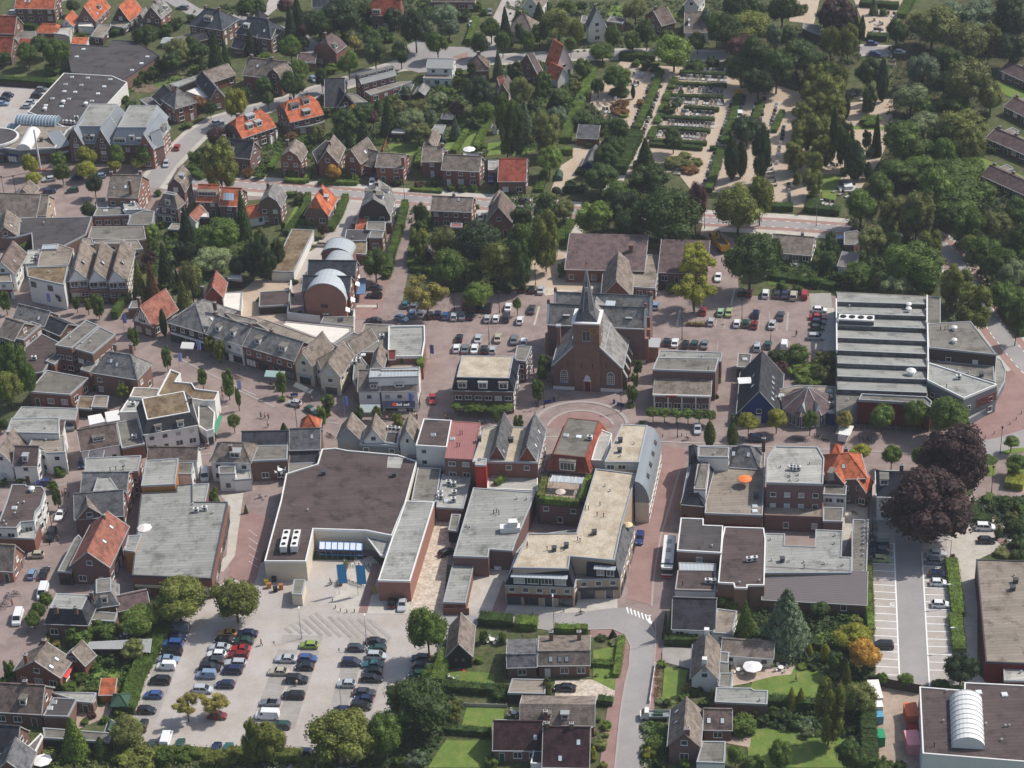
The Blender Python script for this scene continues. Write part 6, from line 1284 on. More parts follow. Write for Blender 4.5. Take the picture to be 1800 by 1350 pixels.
H('c0','1022,672 1378,676',5,5.4,7.6,'gable','x','brown','white','brown-roofed house with a white end wall in the alley',win='few');FB('c0','1246,692 1352,690 1335,770 1232,768',5.0,'f_mid','white','small dark flat roof in the alley','annex','annex',win='few')
FB('p','248,868 310,865 310,854 338,851 338,883 400,883 372,1018 232,1012',5.2,'f_grey','red','large grey-roofed shop with ochre and red brick front','shop','shop',trim='darkgrey',win='shop',fl=1,vt='339,887 374,902',ac='345,900 360,897')
FB('c0','1345,842 1460,835 1432,968 1322,966',4.6,'f_grey','red','narrow grey roof strip on the alley','shop_wing','shop',trim='trim');FB('c0','895,1200 990,1195 940,1312 870,1302',5.9,'f_grey','ochre','small ochre stair head beside the large grey roof','stair_tower','building')
H('c0','1462,682 1752,692',8,5.6,8.6,'hip','x','taupe','white','white house with a hipped roof and a white-framed dormer','house','house',dm='0,.6,2.4,.25',ch='.5,.2',k=2.5,fl=2)
FB('c0','1525,718 1645,712 1640,766 1528,768',4.8,'f_mid','white','white rear wing with a dark flat roof','annex','annex',win='few');FB('c0','1535,780 1645,772 1742,745 1755,802 1640,812',3.2,'f_light','white','white garage wing with a satellite dish','garage','garage')
FB('wk','170,20 370,18 385,42 600,45 650,110 590,320 510,412 490,545 300,560 238,642 -140,636 -20,560 90,280',6.4,'f_brown','white','brown flat-roofed block with white street front','flats','building',win='off',vt='345,280 262,300 90,605 55,555 215,440',sk='205,355',dv='460,110')
FB('wk','-140,770 492,800 575,560 490,545 300,560 238,642 -140,640',4.0,'f_light','red','brick corner terrace with white planters','terrace_roof','building',win=0)
H('wk','-260,1262 192,1272','b,350,985',3.0,7.6,'gable','x','taupe','pink','taupe-roofed house with a pale pink brick end',win='h')
# ---- c1
FB('c1','-110,572 222,565 218,668 -110,682',5.6,'f_mid','brown','brick shop with a grey flat rear roof and roof terrace','shop','shop',win='h',fl=1)
H('c1','-110,572 222,566',6,5.7,7.8,'gable','x','dark','brown','long dark tiled ridge roof on the shopping street','shop','shop',win=0)
H('c1','228,602 452,596',8,5.0,8.4,'gable','x','grey','brown','grey roof with an orange tile patch','shop','shop',win=0,sk='0,.72,.5');H('c1','228,694 442,690',5,3.0,5.2,'shed','x','dark','brown','lower dark slope below the orange tile patch','annex','annex',win=0)
H('c1','298,482 440,480',6,6.2,9.4,'hip','x','orange','brown','small orange hipped roof on the shopping street','shop','shop',win=0)
FB('c1','225,690 440,690 470,595 460,600 425,705 225,770',2.9,'f_mid','white','stepped white-edged roof by the supermarket','annex','annex')
H('c1','555,526 730,532','b,768,432',6.0,9.6,'gable','y','taupe','grey','slate-hung gable with a grey brick base, left of three','shop_house','building',win=0)
H('c1','744,546 897,547','b,922,440',6.4,10.2,'gable','y','taupe','white','white gable with a roof aerial, middle of three','shop_house','building',win='h',fl=1)
H('c1','994,560 1120,562','b,1147,440',6.0,10.0,'gable','y','taupe','white','white and pale blue gable, right of three','shop_house','building',win='h',fl=1)
FB('c1','905,476 1000,480 988,562 892,548',6.2,'f_dark','grey','dark flat roof between the white gables','annex','annex',ac='935,462 962,464 990,468')
FB('c1','722,560 990,572 1000,545 740,535',5.8,'f_dark','zinc','slate-clad rear wing with three white windows','rear_wing','building',win='few',trim='trim');FB('c1','1060,562 1116,570 1112,655 1056,650',3.0,'zincroof','blue','blue tarpaulin lean-to behind the white gable','lean_to','shed',par=0)
sm_=FB('p','566,791 590,789 610,793 700,801 733,812 714,881 689,943 644,934 551,931 538,988 465,988 494,880 503,834 558,817',5.0,'f_brown','cream','supermarket with a vast brown felt roof and white rim','supermarket','shop',trim='white',par=.3,vb='569,834 693,837',vt='541,898')
m_=MB();q_=[G('c1',u,v,5.03)-sm_.location for u,v in((920,645),(1030,650),(1008,727),(914,722))];m_.poly(q_[::-1]);m_.build('roof_patch',M['f_light'],sm_)
FB('sm','1228,5 1455,16 1262,640 1010,634 1125,285 1170,170',5.4,'f_grey','pink','long grey-roofed wing of the supermarket','supermarket_wing','shop',trim='white',par=.2)
FB('sm','915,282 1112,322 1068,442 1030,436',3.6,'f_grey','white','pointed entrance canopy of the supermarket','canopy','canopy',z0=3.2,trim='white')
def chiller(t,pts2,label,n,along=True,wd=2.2,h=2.0,z=5.0):
 A,B=G(t,*pts2[0],z+h),G(t,*pts2[1],z+h);d=B-A;L_=d.length;o=thing('rooftop_chiller',label,'air conditioner',(A.x,A.y,z),math.atan2(d.y,d.x));b=MB();b.box(0,L_,-wd/2,wd/2,.5,h);b.build('casing',M['white'],o);b=MB();b.box(.1,L_-.1,-wd/2-.02,wd/2+.02,.7,h-.4);b.build('grille',M['darkgrey'],o)
 for x in(.15,L_/2,L_-.15):
  for y in(-wd/2+.1,wd/2-.1):b=MB();b.bar((x,y,0),(x,y,.55),.07,0,5);b.build('leg',M['steel'],o)
 for k in range(n):x=L_*(k+.5)/n;b=MB();b.bar((x,0,h),(x,0,h+.14),wd*.3,0,14);b.build('fan',M['black'],o)
 return o
chiller('sm',((258,365),(290,228)),'left of two white fan coolers on the supermarket roof',3,wd=1.5);chiller('sm',((342,362),(372,228)),'right of two white fan coolers on the supermarket roof',3,wd=1.5)
FB('c1','1130,722 1292,732 1258,966 1085,952',4.0,'f_mid','brown','patched grey roof between supermarket and white house','rear_roof_building','building');
FB('c1','1170,385 1366,395 1332,582 1115,570',8.8,'f_brown','white','white house with a dark flat roof and blue doors','house','house',win='few',trim='white',sk='1237,497')
FB('c1','1368,400 1566,410 1512,668 1317,657',8.6,'ribred','brown','house under a curved red metal roof with glazed rear','house','house',win='off',trim='ribred',par=.1,sk='1370,525',vp='1425,490 1440,492 1405,575 1420,577');
FB('c1','1300,768 1510,770 1445,1012 1258,1002',3.9,'f_light','brown','plant-filled roof terrace with many cooling units','terrace_roof','building',ac='1345,840 1380,850 1290,915 1385,910 1380,960 1290,940',sk='1330,958')
FB('ce','510,212 590,192 780,202 905,215 880,445 730,440 530,440 432,440',8.8,'f_gravel','red','gravel-roofed block between two steep gables','gable_block','building',win='few',vb='480,293 700,297')
H('ce','535,445 668,442','b,722,212',8.2,12.8,'gable','y','grey','red','left steep grey gable of the pair above the plaza','gable_house','building',win='off',fl=3,gw=0,sk='1,.12,.3');H('ce','738,448 886,452','b,940,215',8.2,12.8,'gable','y','grey','orange','right steep grey gable of the pair above the plaza','gable_house','building',win='off',fl=3,gw=0,sk='1,.3,.35 1,.5,.35 1,.7,.35')
FB('ce','462,415 530,418 525,464 450,461',10.4,'f_light','redp','bright red lift shaft on the shop roof','lift_shaft','building',par=.15,vt='487,425');FB('ce','538,498 882,506 880,640 535,622',4.6,'f_light','white','roof terraces below the steep gables','terrace_roof','building',trim='white')
FB('p','832,858 942,866 905,955 901,969 860,966 858,980 797,978',5.2,'f_grey','purple','broad grey-roofed shop with loading bay','shop','shop',trim='trim',vp='868,903 873,901 877,904',vt='821,926 826,927 909,877 926,878',win=0)
b=MB();b.box(-2.2,2.2,-.9,.9,0,1.3);b.box(-.3,1.6,-.7,.9,1.3,2.6);b.prism([(.6+math.cos(2*math.pi*i/14)*1.2,math.sin(2*math.pi*i/14)*.6)for i in range(14)],1.3,2.4);simple('ventilation_unit','white ventilation unit on the broad grey roof','ventilation unit',[('casing',b,'white',None)],G('bk',255,90,5.25))
FB('c1','1365,1050 1430,1052 1408,1168 1342,1162',3.2,'f_mid','black','black-walled store beside the broad grey roof','store','shed');FB('sm','1605,485 1772,492 1702,812 1525,806',2.8,'f_grey','red','long flat carport roof with brick end walls','carport','carport')
H('ce','940,486 1248,502','a,1062,190',6.6,9.8,'mansard','x','red','purple','red-tiled mansard house with grey flat top above the roof garden','house','house',k=1.4,dm='0,.48,3.6,.05,2.4',top='f_mid',sk='',ac='',win=0,gut='w_red');o=find('red-tiled mansard');extras(o,'ce',9.8,dict(sk='1075,258 1163,268',ac='1240,285'))
FB('ce','1312,215 1392,248 1342,432 1250,428',8.0,'f_light','white','white roof terrace strip with plant boxes','terrace_roof','building',trim='white')
blk=FB('ce','1462,182 1636,190 1578,442 1342,440',11.0,'f_gravel','cream','tall gravel-roofed corner block with a curved zinc flank','corner_block','building',trim='trim',vb='1450,300 1445,370',win='off',vt='1545,315 1450,400')
A_,B_=G('ce',1636,190,11)-blk.location,G('ce',1578,442,11)-blk.location;dn=(B_-A_).normalized();ou=Vector((-dn.y,dn.x,0));A_.z=B_.z=0
m_=MB();prf=[(0,11.05),(.9,10.8),(1.8,10.0),(2.5,8.8),(3.0,7.2),(3.3,5.4)]
B2=B_+dn*7.5
for(a,za),(b_,zb)in zip(prf,prf[1:]):m_.poly([A_+ou*a+Z*za,A_+ou*b_+Z*zb,B2+ou*b_+Z*zb,B2+ou*a+Z*za][::-1])
m_.poly([B2+ou*a+Z*z_ for a,z_ in prf]+[B2+Z*5.4]);m_.poly(([A_+ou*a+Z*z_ for a,z_ in prf]+[A_+Z*5.4])[::-1]);m_.build('curved_roof',M['zincroof'],blk)
m_=MB();m_.prism(ccw([(p.x,p.y)for p in(A_,A_+ou*3.1,B2+ou*3.1,B2)]),0,5.4);m_.build('side_wall',M['w_cream'],blk)
for k in range(4):p=A_.lerp(B2,.18+.2*k)+ou*2.3;w_=MB();w_.box(-.45,.45,-.7,.7,0,.12);q_=w_.build('rooflight',M['carglass'],blk,p+Z*9.25);q_.rotation_euler=(0,.85,math.atan2(ou.y,ou.x))
facade(blk,((A_+ou*3.1).x,(A_+ou*3.1).y),((B2+ou*3.1).x,(B2+ou*3.1).y),0,1,'shop');
a,b_=B2+ou*3.1,A_+ou*3.1;facade(blk,(a.x,a.y),(b_.x,b_.y),0,2,'off',2.6)
# long gravelled block with navy mansards
gb=FB('p','1047,825 1119,834 1094,920 1080,986 1002,979 999,1001 901,999 928,939 1013,938',9.4,'f_gravel','buff','long gravel-roofed apartment block with navy slate mansards','apartment_block','building',trim='trim',vb='bk' and '',par=.25);extras(gb,'bk',9.4,dict(vb='790,330 940,290 1280,130',vp='465,270 460,300 705,330 910,330 1075,210 1105,225 1240,150'));extras(gb,'ce',9.4,dict(vp='1210,765 1230,768 1290,810 1335,815 1310,740',vt='1380,640 1345,605'))
FB('bk','190,750 1030,780 1064,690 1592,670 1775,40 1640,0 480,150 330,350',5.2,'f_mid','buff','buff brick shop storeys under the gravel-roofed apartment block','shop_storeys','building',win='shop',fl=2,trim='trim',par=.1)
def slope(root,t,quad,mat,name='mansard'):
 P=[G(t,u,v,z)-root.location for u,v,z in quad];m_=MB();m_.poly(P);n=(P[1]-P[0]).cross(P[2]-P[1]).normalized();m_.poly([p-n*.15 for p in P[::-1]]);return m_.build(name,M[mat],root)
slope(gb,'bk',((190,745,5.35),(1030,775,5.35),(962,570,9.2),(278,548,9.2)),'r_navy');slope(gb,'bk',((1180,640,5.35),(1592,668,5.35),(1530,462,9.2),(1188,432,9.2)),'r_navy');slope(gb,'bk',((1030,775,5.35),(1055,640,5.35),(985,410,9.2),(962,570,9.2)),'r_navy');slope(gb,'bk',((1592,668,5.35),(1780,40,5.35),(1640,0,9.2),(1530,462,9.2)),'r_grey')
for(u0,v0,u1,v1,z_,n_)in((280,640,945,668,7.4,4),(1290,545,1530,560,7.4,2)):
 A_,B_=G('bk',u0,v0,z_)-gb.location,G('bk',u1,v1,z_)-gb.location;d=(B_-A_);rz=math.atan2(d.y,d.x)
 for k in range(n_):p=A_.lerp(B_,(k+.5)/n_);window(gb,p.x,p.y-.5,6.0,rz,min(d.length/n_-.5,2.6),1.6,'white','blind' if k in(0,3)else 'glass')
 c_=MB();c_.box(-.2,d.length+.2,-1.2,.3,0,.15);c_.build('canopy',M['palezinc'],gb,(A_.x,A_.y,7.9),rz)
FB('ce','890,722 1172,748 1246,522 962,512',5.6,'terrace','purple','brick building with a planted roof garden','garden_building','building',win='few',trim='black',ac='')
def pergola():
 A=[G('ce',u,v,8.3)for u,v in((965,572),(1185,588),(1198,545),(985,530))];c=sum(A,Vector())/4;c.z=5.6;o=thing('pergola','white glazed pergola on the roof garden','pergola',c);b=MB();P=[a-c for a in A];b.poly(P);b.poly([p-Z*.08 for p in P[::-1]]);b.build('glass_roof',M['palezinc'],o)
 for p in P:b=MB();b.bar((p.x,p.y,0),p,.09,0,6);b.build('post',M['white'],o)
 for k in range(5):b=MB();b.beam(P[0].lerp(P[1],k/4)+Z*.06,P[3].lerp(P[2],k/4)+Z*.06,.1,.1);b.build('rafter',M['white'],o)
pergola()
# sell sell shop and neighbours
H('ss','62,722 395,722',9,6.0,9.4,'gable','x','taupe','white','white shop house with a striped awning and a red-windowed dormer','shop_house','building',dm='0,.72,1.8,.15',win='h',fl=2,gw=0)
ssb=H('ss','390,720 945,715',8,6.0,9.4,'gable','x','taupe','white','white shop with a navy awning lettered Sell Sell','shop','shop',dm='0,.5,2.2,.2,1.2',sk='0,.15,.5 0,.82,.55',win='shop',fl=2,gw=0)
FB('ss','255,395 968,375 945,505 232,525',9.3,'palezinc','white','pale zinc roof behind the navy awning shop','roof_storey','building',z0=5,vt='400,490')
FB('ss','518,-200 1035,-210 1040,0 1000,230 510,235',6.4,'f_grey','pink','grey flat roof with a rear roof garden','shop_rear_block','building',trim='white',par=.5)
FB('ss','505,240 1000,235 955,400 490,385',4.6,'terrace','pink','roof garden with a red summer house','terrace_roof','building',trim='w_pink');H('ss','510,265 620,262',3.5,6.4,8.0,'gable','x','red','red','little red summer house on the roof garden','summer_house','shed',z0=4.6,win=0)
H('ss','250,398 450,395','b,505,155',6.6,9.0,'gable','y','taupe','white','brown ridge roof behind the striped awning shop','rear_building','building',win=0);FB('ss','75,700 235,525 255,395 180,300 75,160 20,300 0,550',5.2,'f_mid','brown','jumbled flat roofs behind the striped awning shop','rear_building','building',ac='85,290 30,330',sk='150,200')
FB('b1','690,1190 760,990 965,1000 930,1120 920,1190',5.2,'f_mid','brown','cluttered felt roof with a sunken yard','rear_building','building',trim='kerb',sk='840,1112',ac='790,1120 880,1090')
def awning(t,u0,v0,u1,v1,z,out,drop,mat,label,col=None):
 A,B=G(t,u0,v0,z),G(t,u1,v1,z);d=B-A;L_=d.length;rz=math.atan2(d.y,d.x);b=MB();b.poly([(0,0,0),(0,-out,-drop),(L_,-out,-drop),(L_,0,0)]);b.poly([(0,0,-.05),(L_,0,-.05),(L_,-out,-drop-.05),(0,-out,-drop-.05)]);b.poly([(0,-out,-drop),(0,-out,-drop-.3),(L_,-out,-drop-.3),(L_,-out,-drop)]);b.poly([(0,0,0),(0,0,-.05),(0,-out,-drop-.05),(0,-out,-drop)]);b.poly([(L_,0,0),(L_,-out,-drop),(L_,-out,-drop-.05),(L_,0,-.05)])
 o=thing('awning',label,'awning',A,rz,'shop awnings');b.build('canopy',M[mat],o,color=S(col)if col else None);fr=MB();fr.bar((.05,-out,-drop-.05),(L_-.05,-out,-drop-.05),.04,0,5);fr.build('front_bar',M['steel'],o);return o,L_
o,L_=awning('ss',435,858,900,858,3.9,1.6,.9,'any','navy shop awning with red badge and white lettering',(34,40,62))
fc=bpy.data.curves.new('lettering','FONT');fc.body='Sell Sell';fc.size=1.05;fc.extrude=.01;fo=bpy.data.objects.new('t',fc);COL.objects.link(fo);dg=bpy.context.evaluated_depsgraph_get();lm=bpy.data.meshes.new_from_object(fo.evaluated_get(dg));bpy.data.objects.remove(fo);lm.materials.clear();lm.materials.append(M['white'])
lo=link('lettering',lm,o,(L_*.42,-1.18,-.62));lo.rotation_euler=(math.atan2(.9,1.6),0,0)
b=MB();b.prism([(.55*math.cos(2*math.pi*i/8+.39),.55*math.sin(2*math.pi*i/8+.39))for i in range(8)],0,.03);bo=b.build('badge',M['w_redp'],o,(L_*.36,-.85,-.45));bo.rotation_euler=(math.atan2(.9,1.6),0,0)
awning('ss',105,908,395,908,3.6,1.5,1.3,'any','pale grey-green striped shop awning',(188,200,196));awning('b0',1270,1115,1360,1120,3.2,1.8,.8,'white','white awning on the slate-hipped corner shop');awning('c0',1480,470,1530,350,3.2,.8,.5,'any','green and orange awning on the corner hotel',(60,130,100));awning('d0',420,705,470,600,2.9,1.4,.6,'any','red sun awning on the brick house by the lawn',(206,64,64))
awning('c1',70,42,205,50,3.6,2.0,.6,'any','pale green shop awning in the brick shop row',(150,176,170));awning('b1',280,1395,400,1450,3.2,1.2,.6,'any','grey shop awning on the left cream gable',(120,120,118))
# ---- the blocks right of the red street
FB('sh','165,660 362,660 355,732 812,748 835,205 255,196',5.6,'f_warm','brown','brown brick corner shops with terrace and gravelled roof','corner_shops','building',win='shop',fl=1,sk='750,678 750,716',vb='760,605');
H('sh','165,660 358,660','a,250,345',5.9,9.0,'hip','y','dark','brown','dark hipped roof wing along the red street','shop_wing','building',win=0,k=3);FB('sh','298,345 392,345 362,545 268,540',8.9,'f_mid','white','white dormer storey on the dark hipped wing','roof_storey','building',z0=5.6,trim='kerb')
FB('sh','308,205 546,212 541,290 303,284',9.2,'f_mid','white','white upper storey with three small windows','roof_storey','building',z0=5.6,win='few',vt='430,265');H('sh','232,345 300,345',7.5,5.9,8.8,'hip','x','dark','brown','dark hipped corner roof at the crossing','shop_wing','building',win=0);H('sh','545,366 788,382',8,5.9,9.4,'hip','x','grey','brown','dark grey hipped roof with two rooflights','shop_house','building',sk='0,.12,.5 0,.6,.5',ch='1.05,.8',k=2.5,win='few')
bb_=FB('sh','912,205 1250,212 1300,300 1290,505 842,492 850,300',10.4,'f_light','purple','tall brick flats with a pale flat roof and balcony','flats','building',win='h',fl=3,vt='955,367 1185,340 1030,428 1030,442 1095,428 1095,472 1030,472',par=.3);extras(bb_,'sh',10.4,dict(ac='1040,385 1065,388 1092,390',vt='1030,360 1045,350 1085,350 1105,360'))
FB('sh','828,748 1282,764 1295,650 832,640',4.0,'f_warm','purple','rear roof terraces of the brick flats','terrace_roof','building',win='few',trim='w_purple');FB('sh','1290,795 1442,798 1452,690 1292,684',3.6,'f_mid','purple','low grey roof behind the orange-roofed house','annex','annex',win='few')
H('sh','1312,466 1642,454',10,7.0,10.6,'hip','x','orange','purple','orange-roofed corner house with rooflights','house','house',sk='0,.45,.4',ch='.55,.6',k=3.6,fl=2);H('sh','1302,465 1460,500',5,6.6,9.2,'gable','y','orange','purple','orange-roofed wing with a white dormer','house','house',dm='0,.2,2.2,.3',fl=2,gw=0)
H('sh','1345,285 1440,290',5,8.0,10.0,'hip','x','orange','purple','small orange roof at the back of the corner house','annex','annex',win=0);H('sh','1555,555 1636,575',5,4.2,7.2,'shedr','y','orange','purple','small orange side slope of the corner house','annex','annex',win='h')
FB('sh','1292,582 1472,590 1478,512 1302,506',5.8,'f_mid','white','white glazed bay with a purple-grey roof','bay','building',win='off')
FB('sh','165,770 345,776 345,826 500,832 486,1046 135,1026',6.4,'f_dark','brown','square dark flat roof with a white rim by the bus','shop','shop',trim='white',win='few',vt='410,995')
FB('sh','512,840 822,850 836,940 826,1302 692,1302 692,1326 590,1322 582,1288 460,1282 492,932',5.8,'f_brown','brown','long brown flat roof with a white rim','shop','shop',trim='white',ac='705,1110 750,1105',vt='628,1285 785,1270')
FB('sh','150,1120 446,1130 442,1188 152,1182',4.2,'palezinc','brown','strip of glazed roof between two dark roofs','link_building','building',par=.1);FB('sh','140,1186 440,1190 436,1345 120,1336',4.0,'f_brown','white','low brown flat roof by the street corner','shop','shop',trim='kerb',ac='378,1282 425,1284',vp='180,1300');FB('sh','436,1190 470,1190 460,1345 300,1345 300,1336 436,1330',3.6,'f_warm','brown','narrow pale roof beside the low brown roof','annex','annex')
FB('sh','835,892 990,896 985,986 1226,996 1232,862 1446,872 1436,1078 1516,1082 1516,1204 830,1206',5.4,'f_grey','brown','large light grey shop roof with a cut-out courtyard','shop','shop',vt='875,940 1385,910 1380,972 885,1105 1022,1112 1140,1120 1300,1132 1450,1142',vb='968,1110',vp='1140,1165')
FB('sh','1526,782 1652,784 1636,1208 1516,1204 1518,900',5.0,'f_mid','black','long narrow grey roof along the car park','shop_wing','shop',vt='1615,800 1612,845 1612,880 1610,910 1608,945 1606,975 1605,1020 1605,1065 1600,1135 1600,1198')
H('p','1338,1054 1525,1064',8.2,2.8,5.5,'shed','x','ribgrey','brown','ribbed dark grey slope at the back of the shop','shop_rear_wing','shop',win='few',gut='trim')
H('c3','757,926 1112,938','a,768,740',6.6,9.6,'hip','x','navy','white','white villa with a glossy navy hipped roof','villa','house',ch='.5,.7',dm='0,.15,1.8,.5 0,.6,1.6,.3',fl=2,gut='white',k=4)
# ---- sports hall with sawtooth roof
def hall():
 P=pts('ha','148,112 948,152 953,1040 350,1080 150,1170',6.0);Pg=ccw([(p.x,p.y)for p in P]);c=Vector((sum(p[0]for p in Pg)/5,sum(p[1]for p in Pg)/5,0));o=thing('sports_hall','large hall with a sawtooth roof of grey felt bands','hall',c);reg(o,[c],'sawtooth hall');L_=[(x-c.x,y-c.y)for x,y in Pg]
 b=MB();b.prism(L_,0,6.0,top=True);b.build('wall',M['w_zinc'],o);b=MB();b.poly([(x,y,6.02)for x,y in L_]);b.build('base_roof',M['f_mid'],o)
 bands=[(200,224),(302,328),(406,436),(516,548),(627,660),(741,772),(855,884),(970,1000)];far=(150,175)
 for k,(l,r)in enumerate(bands):
  pl,pr_=(bands[k-1]if k else far);hi=7.3
  nl,nr=G('ha',160,l,hi)-c,G('ha',945,r,hi)-c
  if k==0:fl_,fr_=G('ha',155,122,6.3)-c,G('ha',945,160,6.3)-c
  else:fl_=G('ha',160,pl,hi)-c;fr_=G('ha',945,pr_,hi)-c;fl_.z=fr_.z=6.05;fl_+=Vector((0,-.05,0));fr_+=Vector((0,-.05,0))
  b=MB();b.poly([nl,nr,fr_,fl_]);b.build('roof_slope',M['f_grey'],o);b=MB();d=lambda p,z_:Vector((p.x,p.y,z_));b.poly([d(nl,5.9),d(nr,5.9),d(nr,hi),d(nl,hi)]);b.poly([d(nr,5.9),d(fr_,5.9),fr_,nr]);b.poly([d(fl_,5.9),d(nl,5.9),nl,fl_]);b.build('band_face',M['r_grey'],o);b=MB();b.beam(nl+Z*.02,nr+Z*.02,.3,.12);b.build('band_edge',M['trim'],o)
 for a,b_ in(((150,185),(155,640)),((948,155),(948,395)),((952,400),(958,740))):q=MB();q.beam(G('ha',*a,7.4)-c,G('ha',*b_,7.4)-c,.35,.9);q.build('parapet',M['white'],o)
 for u,v in((785,245),(785,285)):clutter(o,'dome_vent',G('ha',u,v,6.9)-c)
 clutter(o,'dome_vent',G('ha',805,850,6.6)-c,0,1.6);clutter(o,'roof_vent',G('ha',265,245,6.4)-c);clutter(o,'roof_vent',G('ha',250,1070,6.1)-c)
 chiller('ha',((172,330),(485,345)),'long white cooler with four fans on the sawtooth roof',4,wd=2.6,h=2.4,z=6.4)
hall()
FB('ha','345,1072 372,1020 940,1047 990,1088 978,1140 920,1105',6.6,'f_mid','bordeaux','dark red entrance front of the sawtooth hall','hall_entrance','hall',par=.4,win=0);FB('ha','945,155 1066,166 1066,408 945,396',5.6,'f_mid','zinc','narrow flat strip beside the sawtooth hall','hall_wing','hall')
FB('ha','945,398 1330,376 1556,668 965,606',7.2,'f_mid','dark','five-sided dark brick wing with a grey roof','hall_wing','hall',trim='trim',par=.15,dv='1185,450 1185,560',vp='1065,450 1105,450 1130,445',win='few');FB('ha','968,612 1055,622 1052,725 1532,768 1542,905 968,742',4.0,'f_mid','zinc','sunken flat roof between the two angled wings','hall_wing','hall',par=.1,vt='1120,785 1215,805 1315,832',vb='1425,860')
FB('ha','955,742 1564,936 1270,1056 950,896',7.6,'f_grey','zinc','angled steel-grey wing with a white rim','hall_wing','hall',trim='white',par=.3,ac='1225,880',vp='1118,960',win='few',fl=2)
FB('ha','1555,690 1605,720 1640,800 1632,900 1520,1105 1310,1235 1295,1190 1500,1085 1545,905 1540,770',2.2,'f_grey','zinc','curved low podium sweeping round the angled wing','podium','building',par=.1)
lv=thing('louvre','rust-red louvres on the angled grey wing','louvres',G('ha',1360,1085,3.6))
for k in range(6):z_=2.6-.42*k;A_=G('ha',1365,1142,3.6)-lv.location;B_=G('ha',1552,1066,3.6)-lv.location;q=MB();q.beam(A_+Vector((.25,-.35,z_)),B_+Vector((.25,-.35,z_)),.25,.08);q.build('slat',M['w_bordeaux'],lv)
# blue-framed octagon
def octagon():
 c=G('c3',272,356,0);o=thing('octagonal_pavilion','eight-sided pavilion with a pointed brown roof and blue walls','pavilion',c);reg(o,[c],'octagonal pavilion');r=6.2;P=[(r*math.cos(R(22.5+45*i)),r*math.sin(R(22.5+45*i)))for i in range(8)]
 b=MB();b.prism(P,0,3.6,top=False);b.build('wall',M['w_blue'],o);rf=MB();E=[(x*1.07,y*1.07)for x,y in P]
 for i in range(8):j=(i+1)% 8;rf.poly([(*E[i],3.5),(*E[j],3.5),(0,0,7.9)]);rf.poly([(*E[j],3.5),(*E[i],3.5),(*P[i],3.45),(*P[j],3.45)])
 rf.build('roof',M['r_purple'],o)
 for i in range(8):b=MB();b.beam((*E[i],3.55),(0,0,7.95),.18,.1);b.build('hip_flashing',M['trim'],o)
 for i in range(4,8):
  a,d=Vector((*P[i],0)),Vector((*P[(i+1)% 8],0));v=d-a;rz=math.atan2(v.y,v.x)
  for k in range(4):p=a.lerp(d,(k+.5)/4);window(o,p.x,p.y,.3,rz,.9,2.9,'white')
 for sg in(-1,1):b=MB();b.poly([(-1.0,-5.4,4.0),(1.0,-5.4,4.0),(0,-5.0,6.0)]);b.poly([(-1,-5.4,4.0),(0,-5.0,6.0),(0,-3.2,6.0)]);b.poly([(1,-5.4,4),(0,-3.2,6),(0,-5,6)]);q=b.build('roof_gablet',M['trim'],o);q.rotation_euler=(0,0,sg*R(22.5))
octagon();FB('c3','52,182 200,150 472,158 472,345 410,335 130,330',3.4,'f_warm','blue','flat roofs round the octagonal pavilion with rooflights','pavilion_annex','pavilion',sk='92,220 432,190 432,228 440,335',ac='440,290 65,250');
# ================================================================ BUILDINGS, near gardens
H('d0','308,344 615,356','a,382,190',3.8,7.0,'mansard','x','dark','brown','dark mansard house with a grey-green flat top',k=1.3,top='f_grey',ch='.3,.1 .75,.1 .95,.8',fl=1);H('d0','640,238 832,244','a,640,90',3.8,6.6,'mansard','x','slate','brown','slate mansard house next to the ochre shop',k=1.3,top='f_mid',dm='0,.5,1.4,.3',fl=1)
H('d0','815,262 1052,212',6,2.8,4.6,'gable','x','purple','brown','low purple-grey tiled roof beside the parking trees','annex','annex',win='few')
FB('d0','600,268 690,262 820,272 800,330 640,320',2.8,'f_mid','brown','flat grey extension of the slate mansard house','extension','extension')
H('d0','92,672 420,724','b,482,586',3.6,7.2,'gable','y','taupe','red','red brick house with two rooflights and a red awning',sk='1,.2,.35 1,.6,.35',ch='.3,.1 .45,.95',fl=1);H('d0','430,590 592,642','b,634,548',2.8,5.8,'gable','y','taupe','red','rear wing of the red-awning house','annex','annex',win='few')
H('d0','-70,958 292,978',8.5,3.4,7.4,'gable','x','brown','brown','brown tiled house with a hexagonal dormer',dm='0,.62,1.4,.3',ch='.62,.5',fl=1);FB('d0','345,822 672,828 646,898 535,888 500,870',2.8,'f_light','brown','pale flat garden wing of the brown tiled house','extension','extension',win='h');FB('d0','300,988 476,994 538,870 372,862',3.2,'f_dark','brown','black felt roof extension with two rooflights','extension','extension',sk='376,894 348,936')
H('d0','685,842 802,840',4,2.3,3.5,'shed','x','orange','ochre','timber shed with an orange tiled roof','shed','shed',win=0);H('d0','765,925 895,922',4.2,2.2,3.6,'hip','x','w_green','timber','green-roofed garden gazebo by the car park hedge','gazebo','shed',win=0,gut=None)
H('d0','728,1105 790,1106',3,2.0,3.0,'gable','y','w_green','timber','small green garden hut','shed','shed',win=0)
H('d0','-100,1250 122,1258','b,208,1090',3.4,7.6,'gable','x','dark','brown','dark slate house at the lower left edge');FB('d0','130,1268 285,1112 302,1132 220,1292',3.0,'f_mid','brown','flat roof alongside the dark slate house','extension','extension',trim='white');FB('d0','300,1072 786,1108 762,1172 310,1142',2.8,'f_mid','timber','long flat garage roof behind the conifers','garage_row','garages')
H('d0','-60,1400 190,1405',7,3,6.6,'gable','y','grey','red','house corner at the bottom left edge');FB('d0','595,520 620,468 1062,446 1050,548 850,520',2.6,'eternit','timber','long pale glazed shelter along the garden wall','shelter','shelter',par=0)
